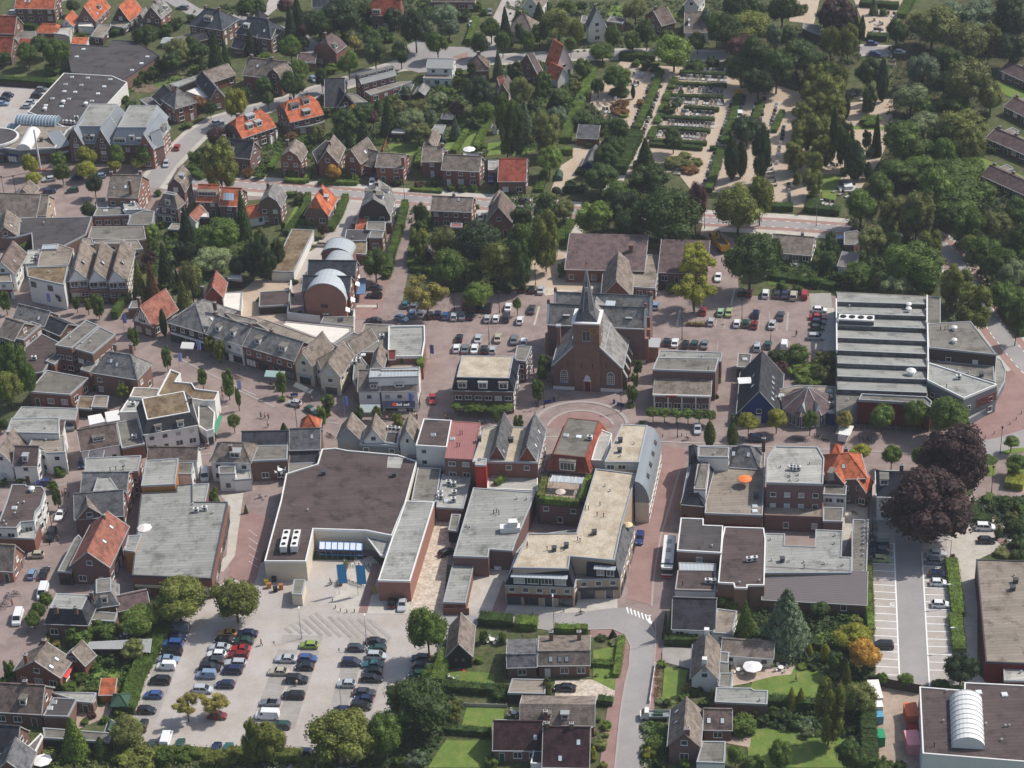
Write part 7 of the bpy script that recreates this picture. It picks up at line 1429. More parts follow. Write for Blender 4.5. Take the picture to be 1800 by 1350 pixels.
# ---- d1 / d2
o=H('d1','1325,576 1512,574','b,1532,356',3.0,6.4,'gable','y','taupe','black','black timber barn with a taupe roof and white verges','barn','barn',win=0)
for x in(.36,.64):m_=MB();L_=(G('d1',1512,574,3)-G('d1',1325,576,3)).length;m_.prism([(.28*math.cos(2*math.pi*i/12),.42*math.sin(2*math.pi*i/12))for i in range(12)],0,.08);q_=m_.build('oval_window',M['f_moss'],o,(L_*x,.3,2.0));q_.rotation_euler=(math.pi/2,0,0)
PRF=lambda a,b_,c_:[(0,a),(.2,b_),(1,c_)]
H('d2','178,638 550,634',9.6,3.1,5.4,'prof','x','taupe','brown','detached house with a long back roof and three small rooflights',prof=PRF(3.1,5.4,3.3),ch='.25,.75 .78,.75',sk='0,.25,.1 0,.42,.1 0,.55,.1',fl=1);H('d2','-40,652 178,646',9.0,3.0,5.0,'prof','x','grey','brown','grey-roofed side wing joined to the detached house',prof=PRF(3.0,5.0,3.2),fl=1)
H('d2','50,1050 582,1056',8.6,3.1,5.6,'prof','x','taupe','brown','semi-detached house with a dark front slope and blue-capped dormer',prof=[(0,3.1),(.32,6.2),(1,3.4)],dm='0,.37,1.5,.2,1.2 0,.6,1.5,.2,1.2',fl=1,ch='.35,.05')
H('d2','205,1345 545,1352',12,3.0,8.0,'gable','x','plum','brown','plum-tiled house at the bottom edge',sk='0,.75,.55 0,.38,.15',ch='.1,.5 .6,.5');H('d2','-140,1228 215,1232',9,3.0,6.6,'gable','x','plum','brown','violet-dark tiled house at the bottom edge',sk='0,.85,.35');FB('d2','130,1320 215,1325 215,1215 155,1208',2.9,'f_dark','white','small flat porch roof between the plum roofs','porch','porch',trim='white')
FB('d2','-30,830 230,836 238,735 0,730',2.6,'f_warm','timber','flat pale shed roof behind the black car','shed','shed')
H('d2','1110,382 1425,392',11,3.0,7.0,'gable','x','dark','white','white bungalow with a broad dark tiled roof',fl=1);FB('d2','1432,240 1572,258 1532,418 1405,408',3.0,'f_warm','white','flat wing of the white bungalow','extension','extension',win='off')
H('d2','1243,728 1442,736','a,1262,485',3.4,7.0,'gable','y','taupe','white','white gabled cottage with two white chimneys',ch='',fl=1,win='few',trim=None)
o=find('white gabled cottage');L_=(G('d2',1442,736,3.4)-G('d2',1243,728,3.4)).length
for y in(.8,10.2):m_=MB();m_.box(L_/2-.5,L_/2+.5,y-.5,y+.5,5,8.2);m_.build('chimney',M['white'],o)
FB('d2','1450,690 1542,690 1530,790 1440,784',3.0,'f_mid','white','flat side wing of the white cottage','extension','extension');FB('d2','1452,540 1515,545 1510,620 1448,612',3.2,'f_mid','white','small flat dormer wing of the white cottage','extension','extension');H('d2','1455,562 1830,590',6,2.6,4.6,'gable','x','taupe','white','low taupe outbuilding across the patio','outbuilding','outbuilding',win='few')
FB('d2','1425,792 1670,795 1690,810 1786,812 1782,908 1415,892',3.0,'f_grey','brown','grey flat-roofed garage beside the round lawn','garage','garage',trim='trim',vt='1730,880')
H('d2','1084,1204 1318,1210','b,1336,952',4.2,7.6,'gable','y','taupe','purple','purple brick house with a long taupe roof and big chimney',sk='0,.8,.3 0,.5,.3',ch='.6,.06',fl=1,trim=None);H('d2','1332,1084 1542,1088',6.5,3.0,5.6,'gable','x','brown','purple','brown-roofed garden wing with two rooflights','annex','annex',sk='0,.2,.3 0,.65,.3',fl=1);FB('d2','1288,1312 1482,1318 1492,1168 1330,1166',3.2,'f_mid','white','grey flat-roofed white garage at the bottom edge','garage','garage')
# ---- d3
FB('p','1716,984 1900,990 1900,1172 1733,1164',5.0,'f_warm','bordeaux','broad stained flat roof at the right edge','warehouse','building',trim='darkgrey',vb='1785,1024 1780,1037',vt='1783,1012');FB('d3','1642,632 1820,632 1820,746 1648,742',3.6,'f_light','bordeaux','low pale annex below the stained flat roof','annex','annex',vt='1765,685')
wh=FB('d3','1058,786 1370,812 1372,756 1820,778 1820,1312 1080,1252',6.0,'f_brown','white','brown-roofed works with a white barrel rooflight','works','building',trim='white',win='off',fl=1,sk='1470,825 1650,840',vt='1222,1028 1520,1048 1655,1062 1682,1060 1630,1160 1245,820',vp='1160,1200 1265,1165')
vault(wh,'d3',(1397,1215),(1380,880),6.2,2.7,6.05,'white','barrel_rooflight',10,'palezinc')
for u,v,w_,d_,h,c,lb,nm in((1010,1060,2.4,4.0,2.6,(204,108,76),'orange steel container by the works','container'),(1015,1118,2.2,1.6,1.2,(150,50,50),'stack of red crates between the containers','crate_stack'),(1018,1262,2.5,4.2,2.6,(224,150,156),'pink steel container by the works','container'),(760,930,2.2,5.6,2.4,(214,212,206),'long white shed roof in the yard','shed'),(772,985,1.6,1.8,2.2,(226,226,222),'small white hut in the yard','hut'),(772,1050,1.8,1.6,2.0,(90,150,180),'pale blue hut in the yard','hut'),(780,1205,2.0,2.6,2.3,(40,138,96),'bright green container in the yard','container')):
 b=MB();b.box(-w_/2,w_/2,0,d_,.1,h);t_=MB();t_.box(-w_/2-.06,w_/2+.06,-.06,d_+.06,h,h+.1)
 for k in range(int(d_/.4)):b.box(-w_/2-.04,w_/2+.04,.15+k*.4,.3+k*.4,.15,h-.05)
 simple(nm,lb,nm.replace('_',' '),[('body',b,'any',c),('lid',t_,'any',[min(255,x*1.05)for x in c])],G('d3',u,v,0))
# ================================================================ TREES AND PLANTS
r_,l_,tl,cn,cy,bu,be='round','loose','tall','cone','cypress','bush','beech'
W1=dict(where='in the wood along the right edge',grp='trees of the right-hand wood');W2=dict(where='in the birch clump east of the graves',grp='birches of the cemetery');W3=dict(where='in the grove behind the cemetery',grp='trees of the cemetery grove')
T('a0',r_,'290,310,140,d 390,360,190 190,370,150 30,400,90,d 1010,245,160,d 510,40,90,d 1720,50,140 1240,350,170,c 1330,340,150,d 1200,420,140,d 1400,350,100,d 205,1140,115,150,y 230,1245,110,115,y 405,1110,100,120 430,1200,115,140 600,1090,130,150,y 600,1180,140,120,y 820,1080,115,140 800,1150,90,80,y 1010,1070,110,150 960,1140,85,80,y 1640,715,150,230,y 1705,650,80,110,d 1465,755,90,110,d 1390,715,100,100,n 1520,950,170,140,r')
T('a0',tl,'1530,1150,230,300,a','a');T('a0',r_,'655,1280,120,150,k');T('a0',cn,'1500,350,110,240,d 1570,370,60,170,d 1395,430,60,90,d 1745,290,80,160,k');T('a0',bu,'365,480,110,80 1000,530,90,d 1060,510,100,d 1100,450,90,d 900,555,70,d 960,560,60 1365,1100,100,120 1440,1050,60,d 1350,1170,90 1730,1200,80,n 1640,1200,70,d 1300,870,60 925,740,90,d 1360,470,60,l 870,690,60,d 800,215,70 560,240,50 1060,200,90,d 1150,210,90,d 1230,160,90,d 1330,120,70,d')
T('a1',r_,'240,330,150,170 440,170,220,220,d 210,40,120,p 590,110,260,260,k 20,50,120,d 760,80,110,d 685,300,90,110,o 815,270,150,130,d 830,370,160,180,d 645,440,150,170 1010,370,135,165,d 1265,300,160,180 1560,300,135,160,d 1640,200,140,150 1720,290,110,160 1110,190,200,260,k 1320,110,180,b 1345,190,150,130,b 1190,100,130,d 870,230,100,d 255,590,170,200,d 300,490,150,160 60,590,120,130,d 80,690,80,110 455,540,90,150,d 620,840,170,d 740,790,150,d 690,770,80,90,w 815,820,90,110,p 1130,750,150,130,c 1000,740,100,90,c 1080,830,190,150,s 1130,920,180,150,c 1280,690,120,110,s 1210,820,90,120,b 580,920,70,110,d 430,920,110,c 1050,630,80,b 1400,760,110,100,p 1600,780,120,150 1560,640,200,240,k 1480,580,80,d 540,1200,95,110,w 340,210,80,p 960,120,130,k 330,300,90,d 520,260,90')
T('a1',cn,'240,180,100,260,k 290,100,110,240,k 1740,180,100,240,k 850,740,80,100,d 920,800,110,240,d 750,930,110,200,k 650,960,70,110,d 1690,450,90,180,b 1390,890,70,150,b');T('a1',tl,'1745,870,120,350 1505,500,60,130,d')
T('a1',bu,'60,390,100,60,l 520,480,100,70,l 570,880,60,l 1340,640,90 1360,700,80,d 685,1235,50,45,l 330,980,120,80 240,950,80,n 500,970,90 30,1180,70 80,1120,50 20,1220,70 500,770,90 480,690,70 560,700,60 1400,560,70 1410,500,60 1290,620,70 980,680,70,l 1500,850,70 1440,940,50 1590,1020,50,l 1600,1060,50,s 1240,1270,70,d 1140,1290,60,p 1360,1310,50 1440,1310,60,d 1520,1310,50 990,1270,60,d 240,1210,70 370,1030,60 640,270,80,d 780,200,70 1450,100,90,d 1540,40,70 1590,80,60 930,260,70 180,560,60 1700,700,60')
T('a2',r_,'60,230,90,150,d 120,290,90,140 190,230,110,150,d 320,170,230,230,c 450,220,110,170,a 410,310,80,120 380,50,120 490,40,70,d 60,120,130 710,250,120,170 840,285,120,150 940,220,150,190,d 1090,260,110,110 860,70,150,c 1295,290,110,130,d 1430,190,130,200 1370,140,110,170,b 1560,60,170,230,k 1680,40,200,160,d 1640,180,300,220,a 1620,330,220,190,p 1700,400,220,300,d 630,360,180,130 735,540,190,180 600,600,100,120,d 500,470,130 60,630,160,200,c 220,560,110,130 350,680,130,120 440,600,90,c 320,810,140,b 200,800,90 260,1110,170,190,l 130,960,70,c 740,890,160,d 720,1020,150,d 660,1090,180,d 620,1230,240,200,d 1125,970,150,d 1155,720,80,b 950,1250,260,260,d 1640,900,210,190,k 1590,870,110,k 1700,880,130,k 100,480,60,d');T('a2',r_,'1130,360,250,220,l',where='at the head of the cemetery rows')
T('a2',cn,'190,100,110,160,d 240,30,60,70,k 180,610,50,130,d 300,690,100,120,k 90,850,140,260,b 960,790,40,60,d 930,1080,140,220,d');T('a2',cy,'1220,210,40,110,k 845,640,32,90,k 1535,1105,95,260,k 1600,1110,80,220,k');T('a2',tl,'20,510,90,130,k 20,900,110,300,d 240,920,180,260,c 1740,1060,120,330,k')
T('a2',bu,'1080,90,120,l 520,830,190,120 600,870,130,120 400,1300,100,k 470,1310,70,k 750,640,130,50,d 760,720,110,55,n 905,715,70,50,n 755,775,120,45,n 780,800,70,40,l 1100,760,80,d 1180,640,40 1150,1130,180,70,c 1210,1085,80,50,c 1240,1180,120,60,n 1280,1130,100,60,c 190,450,40,70,o 240,640,80 150,730,80,d 400,750,90 300,870,80 470,700,70,b 880,1140,70 1290,450,160,60 1400,430,90 930,450,80,d 860,440,60,l 1000,470,70,d','d')
T('a2',r_,'1600,470,240,220 1720,570,230,210,k 1500,210,220','d',**W3);T('a3',r_,'60,480,220,260,d 200,380,260,230 330,450,200,d 130,250,150,d 40,250,120,180,b 440,290,150,220,a 560,280,140,230,a 640,240,80,160 100,60,200,d 700,500,170,200,d 900,220,140,190 300,560,140,d','d',**W3);T('a3',be,'480,110,230,240,r',where='beside the far cemetery lawn')
T('a3',r_,'1150,160,330,280,c 1300,100,250,200,b 1480,120,300,220,b 1700,120,260,300,k 1400,280,280,240,c 1560,250,170,200,c 1080,480,230,230,b 1250,420,220,d 1400,560,300,340,c 1560,660,190,220,c 1000,680,230,200,s 1100,740,190,160 1090,860,230,180,s 960,980,320,280 1280,720,240,180 1350,880,320,260,a 1250,1060,190,220 1400,1010,220,260,a 1110,1060,160 900,1200,260,200 1080,1180,280,200 1300,1230,340,250 1180,1320,300 1700,340,220,k 1230,580,170,k 1420,1180,170 1180,960,150,d 780,1290,170',**W1)
T('a3',tl,'340,560,150,190 480,560,130,220 420,640,200,230 300,660,130,170 330,780,170,210 250,820,150,190 430,760,190,230 370,930,180,220 240,950,140,190 380,1050,140,190 190,1080,150,190 320,1150,110,170 310,1270,120,160 200,1250,50,90','a',**W2)
T('a3',cy,'550,740,50,150,k 460,930,60,320,k 800,560,80,260,k 610,1120,130,250,k 700,1190,70,110,k');T('a3',cn,'610,130,60,130,k 660,150,50,90,k 760,940,70,260,k 740,40,60,110,b');T('a3',tl,'540,1000,110,270,d 710,690,90,160,d 690,970,60,110,k');T('a3',bu,'720,840,150,60 720,1040,70,100,b 540,1190,70,d 810,80,60 190,80,60 240,60,80,c 700,740,80,d 1490,1140,30,40 1690,1180,40,60 1700,1220,30,50,y 1570,1040,60,d')
T('b0',r_,'620,190,110,d 1050,350,130,120,l 1310,480,130,130,k 1520,360,260,240 1480,540,250,190,s 1660,580,130,150,k 1430,400,90,d 1040,530,110,r 1330,670,150,270,c 90,1270,200,320 30,1150,90');T('b0',cn,'1295,300,110,230,k 1690,220,110,300,d 1145,570,110,270,k 965,680,110,260,a 1055,690,100,250,n 1280,790,120,200,a');T('b0',tl,'1760,530,110,200,k 1250,480,80,110,k');T('b0',bu,'140,430,150,90 410,370,60,d 380,410,40,p 1140,720,70 1180,360,60 1240,360,60,l 1100,75,50 1120,290,70 1220,440,70,d 1240,250,50,l 1060,440,80 1200,460,60,l 1360,410,50 1700,470,60 1100,500,60 1240,740,70,d 1380,770,60')
T('b0',tl,'35,830,65,120 530,840,45,80 610,850,45,80,a 680,855,75,140 930,1080,70,110 1160,1220,60,130 1460,1130,70,110,a 1530,1170,70,120,a 1410,1330,40,60',where='in a paved shopping street',stem=1.6);T('b0',cy,'1137,980,50,170,k')
T('b1',r_,'30,400,90,170,c 150,480,110,190,d 830,560,190,220 1150,220,110,170,d 1150,300,100,d 1310,410,170,230,c 1330,590,220,270 1500,630,160 1560,420,330,330,k 1700,560,270,300,a 1510,310,120,70,y 470,330,80,r 1540,780,200,180,l');T('b1',l_,'1190,770,270,250,o');T('b1',tl,'60,530,130,250,k 1130,420,100,170,a 1165,370,60,80,y');T('b1',bu,'1140,560,80 1090,530,60 325,270,45,l 395,280,50,l 515,280,45,l 300,110,90,d 170,235,40,60 190,300,35,65,d 910,640,70 270,690,50,d 310,920,50,d 1180,600,70 1100,580,50 1230,620,60,l 1010,300,60 890,420,50 800,400,40,l 1540,170,40 20,820,40 240,780,40 960,240,50 1700,30,60 110,110,60')
T('b2',r_,'240,210,200,250,d 60,240,150,d 360,190,150,c 60,360,150 100,490,130,190 310,60,60,k 780,170,200,260,k 760,80,250,200 1010,120,130,250,k 1280,150,140,330,p 830,300,220,d 1100,220,420,380,d 1580,170,320,330,a 1730,100,200,300,a 1660,530,330,370,d');T('b2',r_,'570,240,240,250,l',where='on the green behind the parish hall');T('b2',tl,'230,400,150,330,a 50,560,130,300,d');T('b2',l_,'1280,540,270,260,y 1270,740,290,260,y',stem=2.2)
T('b2',bu,'650,85,110,80,b 1050,720,60,r 350,610,60,100,d 1120,740,80 1300,400,100 1150,440,120,d 880,390,110,d 600,400,60,d');T('ch',tl,'155,1010,110,160 130,1100,95,130 85,1260,100,180 1075,1035,90,130 1045,1170,70,120 1020,1300,100,140',where='flanking the church front',stem=1.3);T('b2',r_,'35,850,60,90,l',stem=1.6)
T('b3',r_,'30,500,130,220,d 450,460,110,150,d 420,540,130,d 440,380,70,d 640,640,230,170 900,720,220,170,s 1060,700,110,c 1110,720,150 870,400,130 650,170,220,250');T('b3',r_,'1010,560,430,330',where='behind the sawtooth hall');T('b3',tl,'860,210,170,240,c 1040,230,200,290,c 1130,440,150,200,a 1320,720,190,250,a 1440,870,230,270,a');T('b3',l_,'700,390,230,220,c')
T('b3',r_,'1290,100,450,300 1400,300,230,260 1500,500,250,260 1620,570,230,250 1700,630,210,s 1640,790,190,210 1740,420,180,250,d 1600,300,200,c 1740,200,180,d 1740,950,140,280,d 1420,430,150,a 1250,250,170,d 1130,120,200,d 1500,80,180 1740,800,140 1830,560,200 1860,300,200',**W1);T('b3',bu,'60,1210,110,d 200,1210,170,150 400,1230,150,c 260,1310,150,100,l 90,1290,100,80,p 360,1320,120 680,710,150,100,c 1300,950,80,60,b 120,600,60 60,640,60,l 160,650,50 240,680,60 340,690,90 220,640,50,d 320,640,80 100,720,80 200,740,70,d 380,600,70 480,650,80,d 640,560,70 1690,960,60,l 400,440,70,d 780,560,70')
T('c0',r_,'60,150,200,260,a 190,100,120,250 20,420,80,d 850,190,90,120,a');T('c0',bu,'155,785,110,80 425,735,90,80 365,855,70,80 35,1245,90,k 150,1280,60,40 1475,915,90,120 660,170,50,d 20,820,60');T('c0',tl,'395,930,55,110,d 1410,90,60,100 1590,130,80,160 1660,230,35,110',where='in a paved shopping street',stem=1.6);T('c0',r_,'1630,395,90,110,l',stem=1.4);T('c0',cn,'1715,1010,30,60,a')
T('c1',tl,'175,130,70,130,l 455,360,55,120,l 985,400,75,110,a 500,270,90,110 720,345,60,80 840,335,55,70,a 1680,370,40,70',where='in a paved shopping street',stem=1.2);T('c1',cn,'195,450,80,90,d');T('c1',bu,'1170,755,80,50 180,240,45,l 500,345,50,a')
T('c2',cy,'1380,490,85,165 1540,495,75,155');T('c2',r_,'1650,400,130,140,y',stem=1.8);T('c2',tl,'45,410,60,100',stem=1.2);T('c2',bu,'1555,380,60,70,b 830,280,50,l 905,405,40,a 1445,50,30,50,l 1440,110,30,50,l 1430,220,25,40')
T('c3',r_,'60,380,140,140,y 295,385,100,140 530,385,120,130,o 800,360,180,190 1030,340,190,200 1270,350,250,280 650,610,140,110,y 865,630,130,150 1060,640,120,140 1700,540,110,90,l 1535,665,130,80 1740,690,150,120',where='lining the street by the sawtooth hall',stem=1.8);T('c3',be,'1290,660,420,500,r',where='by the road bend, farther of the pair');T('c3',be,'1130,985,540,540,r',where='by the white villa, nearer of the pair')
T('c3',bu,'1690,980,120,d 1720,1130,130,d 1700,1060,90,c 1760,1240,120,d 1600,1180,50,90 1560,1010,70,d 1640,1310,110,60,c 1740,1330,90,d 250,110,110,80,l 400,80,110,140,c 180,50,90,l 330,140,100,l 1290,1335,30,p 1440,990,60,d 1780,1010,80')
T('d0',r_,'1240,165,370,330,a 1640,165,330,320,a',where='at the edge of the big car park',stem=1.5);T('d0',r_,'970,310,270,220,l 930,520,160,150,c 890,1090,220,c 320,170,100 265,245,110 230,310,110');T('d0',l_,'1300,900,200,190,o 1490,890,220,180,o',where='on the island in the car park',stem=2.0);T('d0',cn,'510,1130,190,270,l 700,1200,120,150,d');T('d0',tl,'1760,1160,130,250,a')
T('d0',bu,'730,380,180,150 560,420,170,140 60,660,90,150 860,1260,160,120 960,1290,260,130,a 1300,1250,150,120 835,950,80,a 560,720,90 660,780,110,80 405,760,50 780,470,110,d 690,570,70 780,600,90,d 640,980,60,p 590,1020,60 730,1010,60 880,640,60 1100,440,90 1130,300,70 1000,640,60 30,740,60 320,460,60,o 390,480,50,o 650,640,80 480,800,70 1150,1260,140 1480,1290,130,a 1600,1280,140,a')
T('d1',r_,'1195,380,260,350',where='at the corner of the black barn');T('d1',r_,'1130,900,430,390,d 600,1130,420,400,a 900,1110,240,300 80,1160,230,270,a',where='along the near edge of the car park');T('d1',bu,'330,1310,140,110,a 1240,680,150,120 1590,430,60,90 1720,440,60,80 1110,1290,150,130,b 1430,770,80 1720,820,140,110,d 1390,920,90,a 1380,1000,80,a 1350,740,60,d 1250,580,80 1560,590,60,l 1010,1300,100 760,1320,110,d 1640,1300,90 480,1330,110')
T('d2',cn,'705,410,50,60,k 1075,350,50,170,k 1630,330,160,280 1395,820,35,70,y');T('d2',bu,'1515,170,170,130 240,780,70,130,c 560,1240,50,110,y 1010,1180,150,130 1045,620,60,l 1600,1040,200,160 1690,1310,130,110 1700,960,40,60,o 720,470,80,50,s 620,440,80,40,d 590,700,30,l 660,710,30,l 1030,880,70,50,s 1080,890,60,d 1290,810,90,70,d 1220,790,60,o 1200,850,70 1340,890,60 600,1010,40 660,1050,70,l 580,1110,30,l 660,1120,40,l 960,1250,90,y 1030,1240,80 1060,1100,110,60 940,1080,60,s 1040,1310,100,d 640,1330,60,a 1560,930,60,c 1630,940,60,l 1440,930,40 1250,710,60,d 150,780,60 1210,1310,80,l 1690,600,110,50,d 1440,450,60,y 960,1180,60,y 1750,1010,90,d');T('d2',r_,'1560,1260,130,140,l')
T('d3',cn,'130,300,340,420,b',where='on the lawn behind the ribbed roof');T('d3',r_,'600,430,250,200,y 670,550,210,220,w 650,850,220,c 90,1250,170,200 580,1260,220,230,d 800,720,80,90 960,730,110,100 1350,650,220,220,k 370,240,130,110,d 480,600,140,150,d');T('d3',cn,'550,680,80,160,a 505,810,70,150,y 165,860,90,150,y 230,860,90,140,y');T('d3',tl,'430,950,190,370,a');T('d3',cy,'290,530,45,90,y 400,550,70,120,y')
T('d3',bu,'1200,760,130,80,d 600,790,110 250,1040,100,b 360,1110,70,40 800,1330,140 40,970,100,d 200,1030,110,d 110,980,110,d 240,640,70,40,l 320,655,40,l 430,660,70,50,s 470,700,60,s 320,620,110,60,d 240,570,80,d 620,310,90,a 720,640,60,d 740,720,80,d 370,900,60,l 460,1010,70 530,880,90,d 590,1090,80,d 620,1150,80,s 280,1100,90,s 680,700,80,d 30,620,50,l 920,1330,90,d 540,310,60,d 610,300,60')
# hedges
for s in('1170,518 1500,536','1110,598 1500,610','1100,682 1475,695','1200,762 1445,780','1040,832 1415,852','1010,908 1385,930','960,995 1360,1015','960,1020 1330,1050','1380,1050 1490,1052'):hedge('a2',s,1.6,1.3,wh='between the rows of graves',col='d')
for s,h in(('1040,510 960,720 870,910',1.5),('1590,680 1540,840 1480,1010',1.5),('1460,1060 1420,1200 1370,1345',1.6),('1740,720 1700,840',1.2),('1140,560 1110,630',1.2),('1095,655 1075,715',1.2),('1070,735 1045,790',1.2),('1035,815 1010,870',1.2),('1000,900 970,975',1.2)):hedge('a2',s,2.2,h,wh='along the cemetery path',col='g')
for s in('560,500 520,620 460,760 400,900 370,1000','340,1070 425,1070','380,1000 370,960'):hedge('a2',s,3.0,2.0,wh='along the long garden path',col='l')
hedge('a2','750,410 1000,418',3,2.2,wh='beside the upper road',col='d');hedge('a2','240,1190 200,1345',1.5,1.3);hedge('a2','190,1290 170,1345',1.2,1.2);hedge('a2','530,1040 580,980',2,1.6,col='d');hedge('a2','450,1210 560,1220',3,1.6,col='k');hedge('a2','850,960 780,1100 720,1220',6,3.0,wh='along the cemetery approach',col='d')
for s in('640,40 910,60','690,270 830,280'):hedge('a3',s,3,2,wh='round the far graves',col='d')
hedge('a3','100,790 40,930',1.6,1.4,wh='beside the birch clump');hedge('a3','1000,0 930,130',3,2,wh='at the far cemetery edge');hedge('b3','20,190 175,195',2.6,1.8,wh='left of the cemetery gate',col='d');hedge('b3','255,200 500,225',2.6,2.0,wh='right of the cemetery gate',col='d');hedge('b3','270,150 370,150',5,1.2,wh='behind the cemetery gate',col='d')
hedge('a0','0,570 380,600',2.5,1.8,wh='behind the far car park',col='d');hedge('a0','170,195 255,205',2,1.8,col='d');hedge('a0','1100,260 1220,190',4,2,col='d');hedge('a0','1310,1200 1430,1250',3,1.5,wh='at the corner garden');hedge('a0','890,640 780,760',3,1.5,wh='along the white store wall')
for s,h in(('100,1200 150,1100',1.8),('200,1270 350,1280 380,1190',1.3),('435,1285 710,1290',1.2),('1120,1180 1160,1060',1.8),('1380,1080 1470,930',1.6),('1530,1060 1620,870',2.2),('1680,820 1700,760',2),('735,220 780,140',2),('1480,310 1540,150',2),('1080,1330 1300,1345',1.0)):hedge('a1',s,1.6,h,col='l')
for s,h in(('365,110 350,200 270,300 210,380',2),('215,105 290,105',1.6),('630,120 580,250 520,350',2.0),('1045,170 1010,330 950,520 930,640',2.4),('1080,620 1230,640',1.6),('1090,480 1080,600',1.8)):hedge('b1',s,1.8,h)
hedge('b1','1260,750 1600,760 1780,770',2,1.2,wh='behind the church square cars',col='d');hedge('b0','800,960 900,805',1.6,2.6,wh='covering the wall by the shops');hedge('b2','330,440 410,280',3,1.2);hedge('b3','0,670 470,745',2,1.6,wh='behind the church car park',col='d');hedge('b3','1640,900 1787,1080',3,2,wh='along the curving road')
T('bb',r_,'145,850,230,165 310,858,200,150 480,868,200,150 650,875,210,150 810,890,200,150 960,895,190,150',where='clipped in a row before the columned office',stem=1.9);T('c1',r_,'1410,292,110,62 1490,296,110,62 1570,298,110,62 1650,300,110,62 1735,300,110,62',where='clipped in a row under the corner block',stem=2.2)
hedge('c3','1425,990 1430,1090 1560,1110',2.6,1.6,wh='at the villa car park',col='d');hedge('c3','1510,950 1560,960',3,1.5,wh='by the red path',col='l');hedge('c3','1660,830 1787,850',5,2,wh='at the right-hand road',col='y');hedge('lo','1400,560 1440,800 1475,1100 1510,1350',2.6,1.4,wh='between the car park and the drive',col='l',dens=16);hedge('lp','1460,130 1495,400 1520,640',2.6,1.4,wh='between the car park and the drive, near half',col='l',dens=16);hedge('lo','220,600 230,900 250,1340',1.2,1.6,wh='behind the white parking bays',col='a')
hedge('d0','1170,360 1110,470 1020,620 960,740 880,980',3.2,2.2,wh='along the west side of the car park',col='g',dens=18);hedge('d0','1030,560 960,700 900,790',1.6,2,wh='inside the west side of the car park',col='l');hedge('d0','1020,1250 1340,1262 1787,1300',2.4,1.4,wh='along the near side of the car park',col='a',dens=18);hedge('d0','400,800 530,800',1.4,1.4);hedge('d1','-200,1275 330,1290',2.6,2,wh='below the car park',col='a')
hedge('d1','1330,570 1290,700 1260,790',2.4,2.6,wh='beside the black barn',col='l');hedge('d1','1300,800 1480,815 1700,830',2,1.8,wh='across the trampoline lawn',col='d');hedge('d1','1320,1095 1640,1120',1.6,1.4,wh='between the two lower lawns',col='d');hedge('d1','1560,330 1787,350',2.6,2.0,wh='behind the patio of the black barn',col='d')
hedge('d2','20,360 180,365',3,2,wh='facing the approach road',col='l');hedge('d2','300,395 530,400',1.6,1.5,wh='facing the bend',col='l');hedge('d2','550,630 735,640',1.6,1.1,wh='between the two front lawns',col='g');hedge('d2','765,450 740,640 725,720',1.4,1.2,wh='beside the street bend',col='l');hedge('d2','600,895 705,905',1.8,1.5,wh='below the cobbled drive',col='d');hedge('d2','570,1200 660,1210',2,1.4,wh='in the front garden of the plum roof',col='c');hedge('d2','1060,480 1300,475',2,1.8,wh='above the grey drive',col='d')
hedge('d3','0,500 370,520',2,2.2,wh='above the round lawn',col='d');hedge('d3','0,920 340,950',2,2.6,wh='below the round lawn',col='d');hedge('d3','690,960 700,1150 710,1380',3,3,wh='along the container yard',col='d',dens=18);hedge('d3','690,130 710,330 720,420',1.4,1.8,wh='left of the white bays',col='l')
hedge('ce','890,850 1135,870',1.4,1.2,wh='at the foot of the garden building',col='d')
for s,c in(('930,570 900,700','a'),('895,712 1165,738','l'),('1235,560 1180,720','l')):hedge('ce',s,1.4,1.5,wh='on the roof garden',col=c,z0=5.6)
hedge('ce','590,600 655,560',1.2,1.2,wh='on the terrace beside the red lift shaft',col='l',z0=4.6)
for s,c in(('520,330 560,300','y'),('680,300 940,290','g'),('980,250 975,390','l')):hedge('ss',s,1.6,1.6,wh='on the pink-walled roof garden',col=c,z0=4.6)
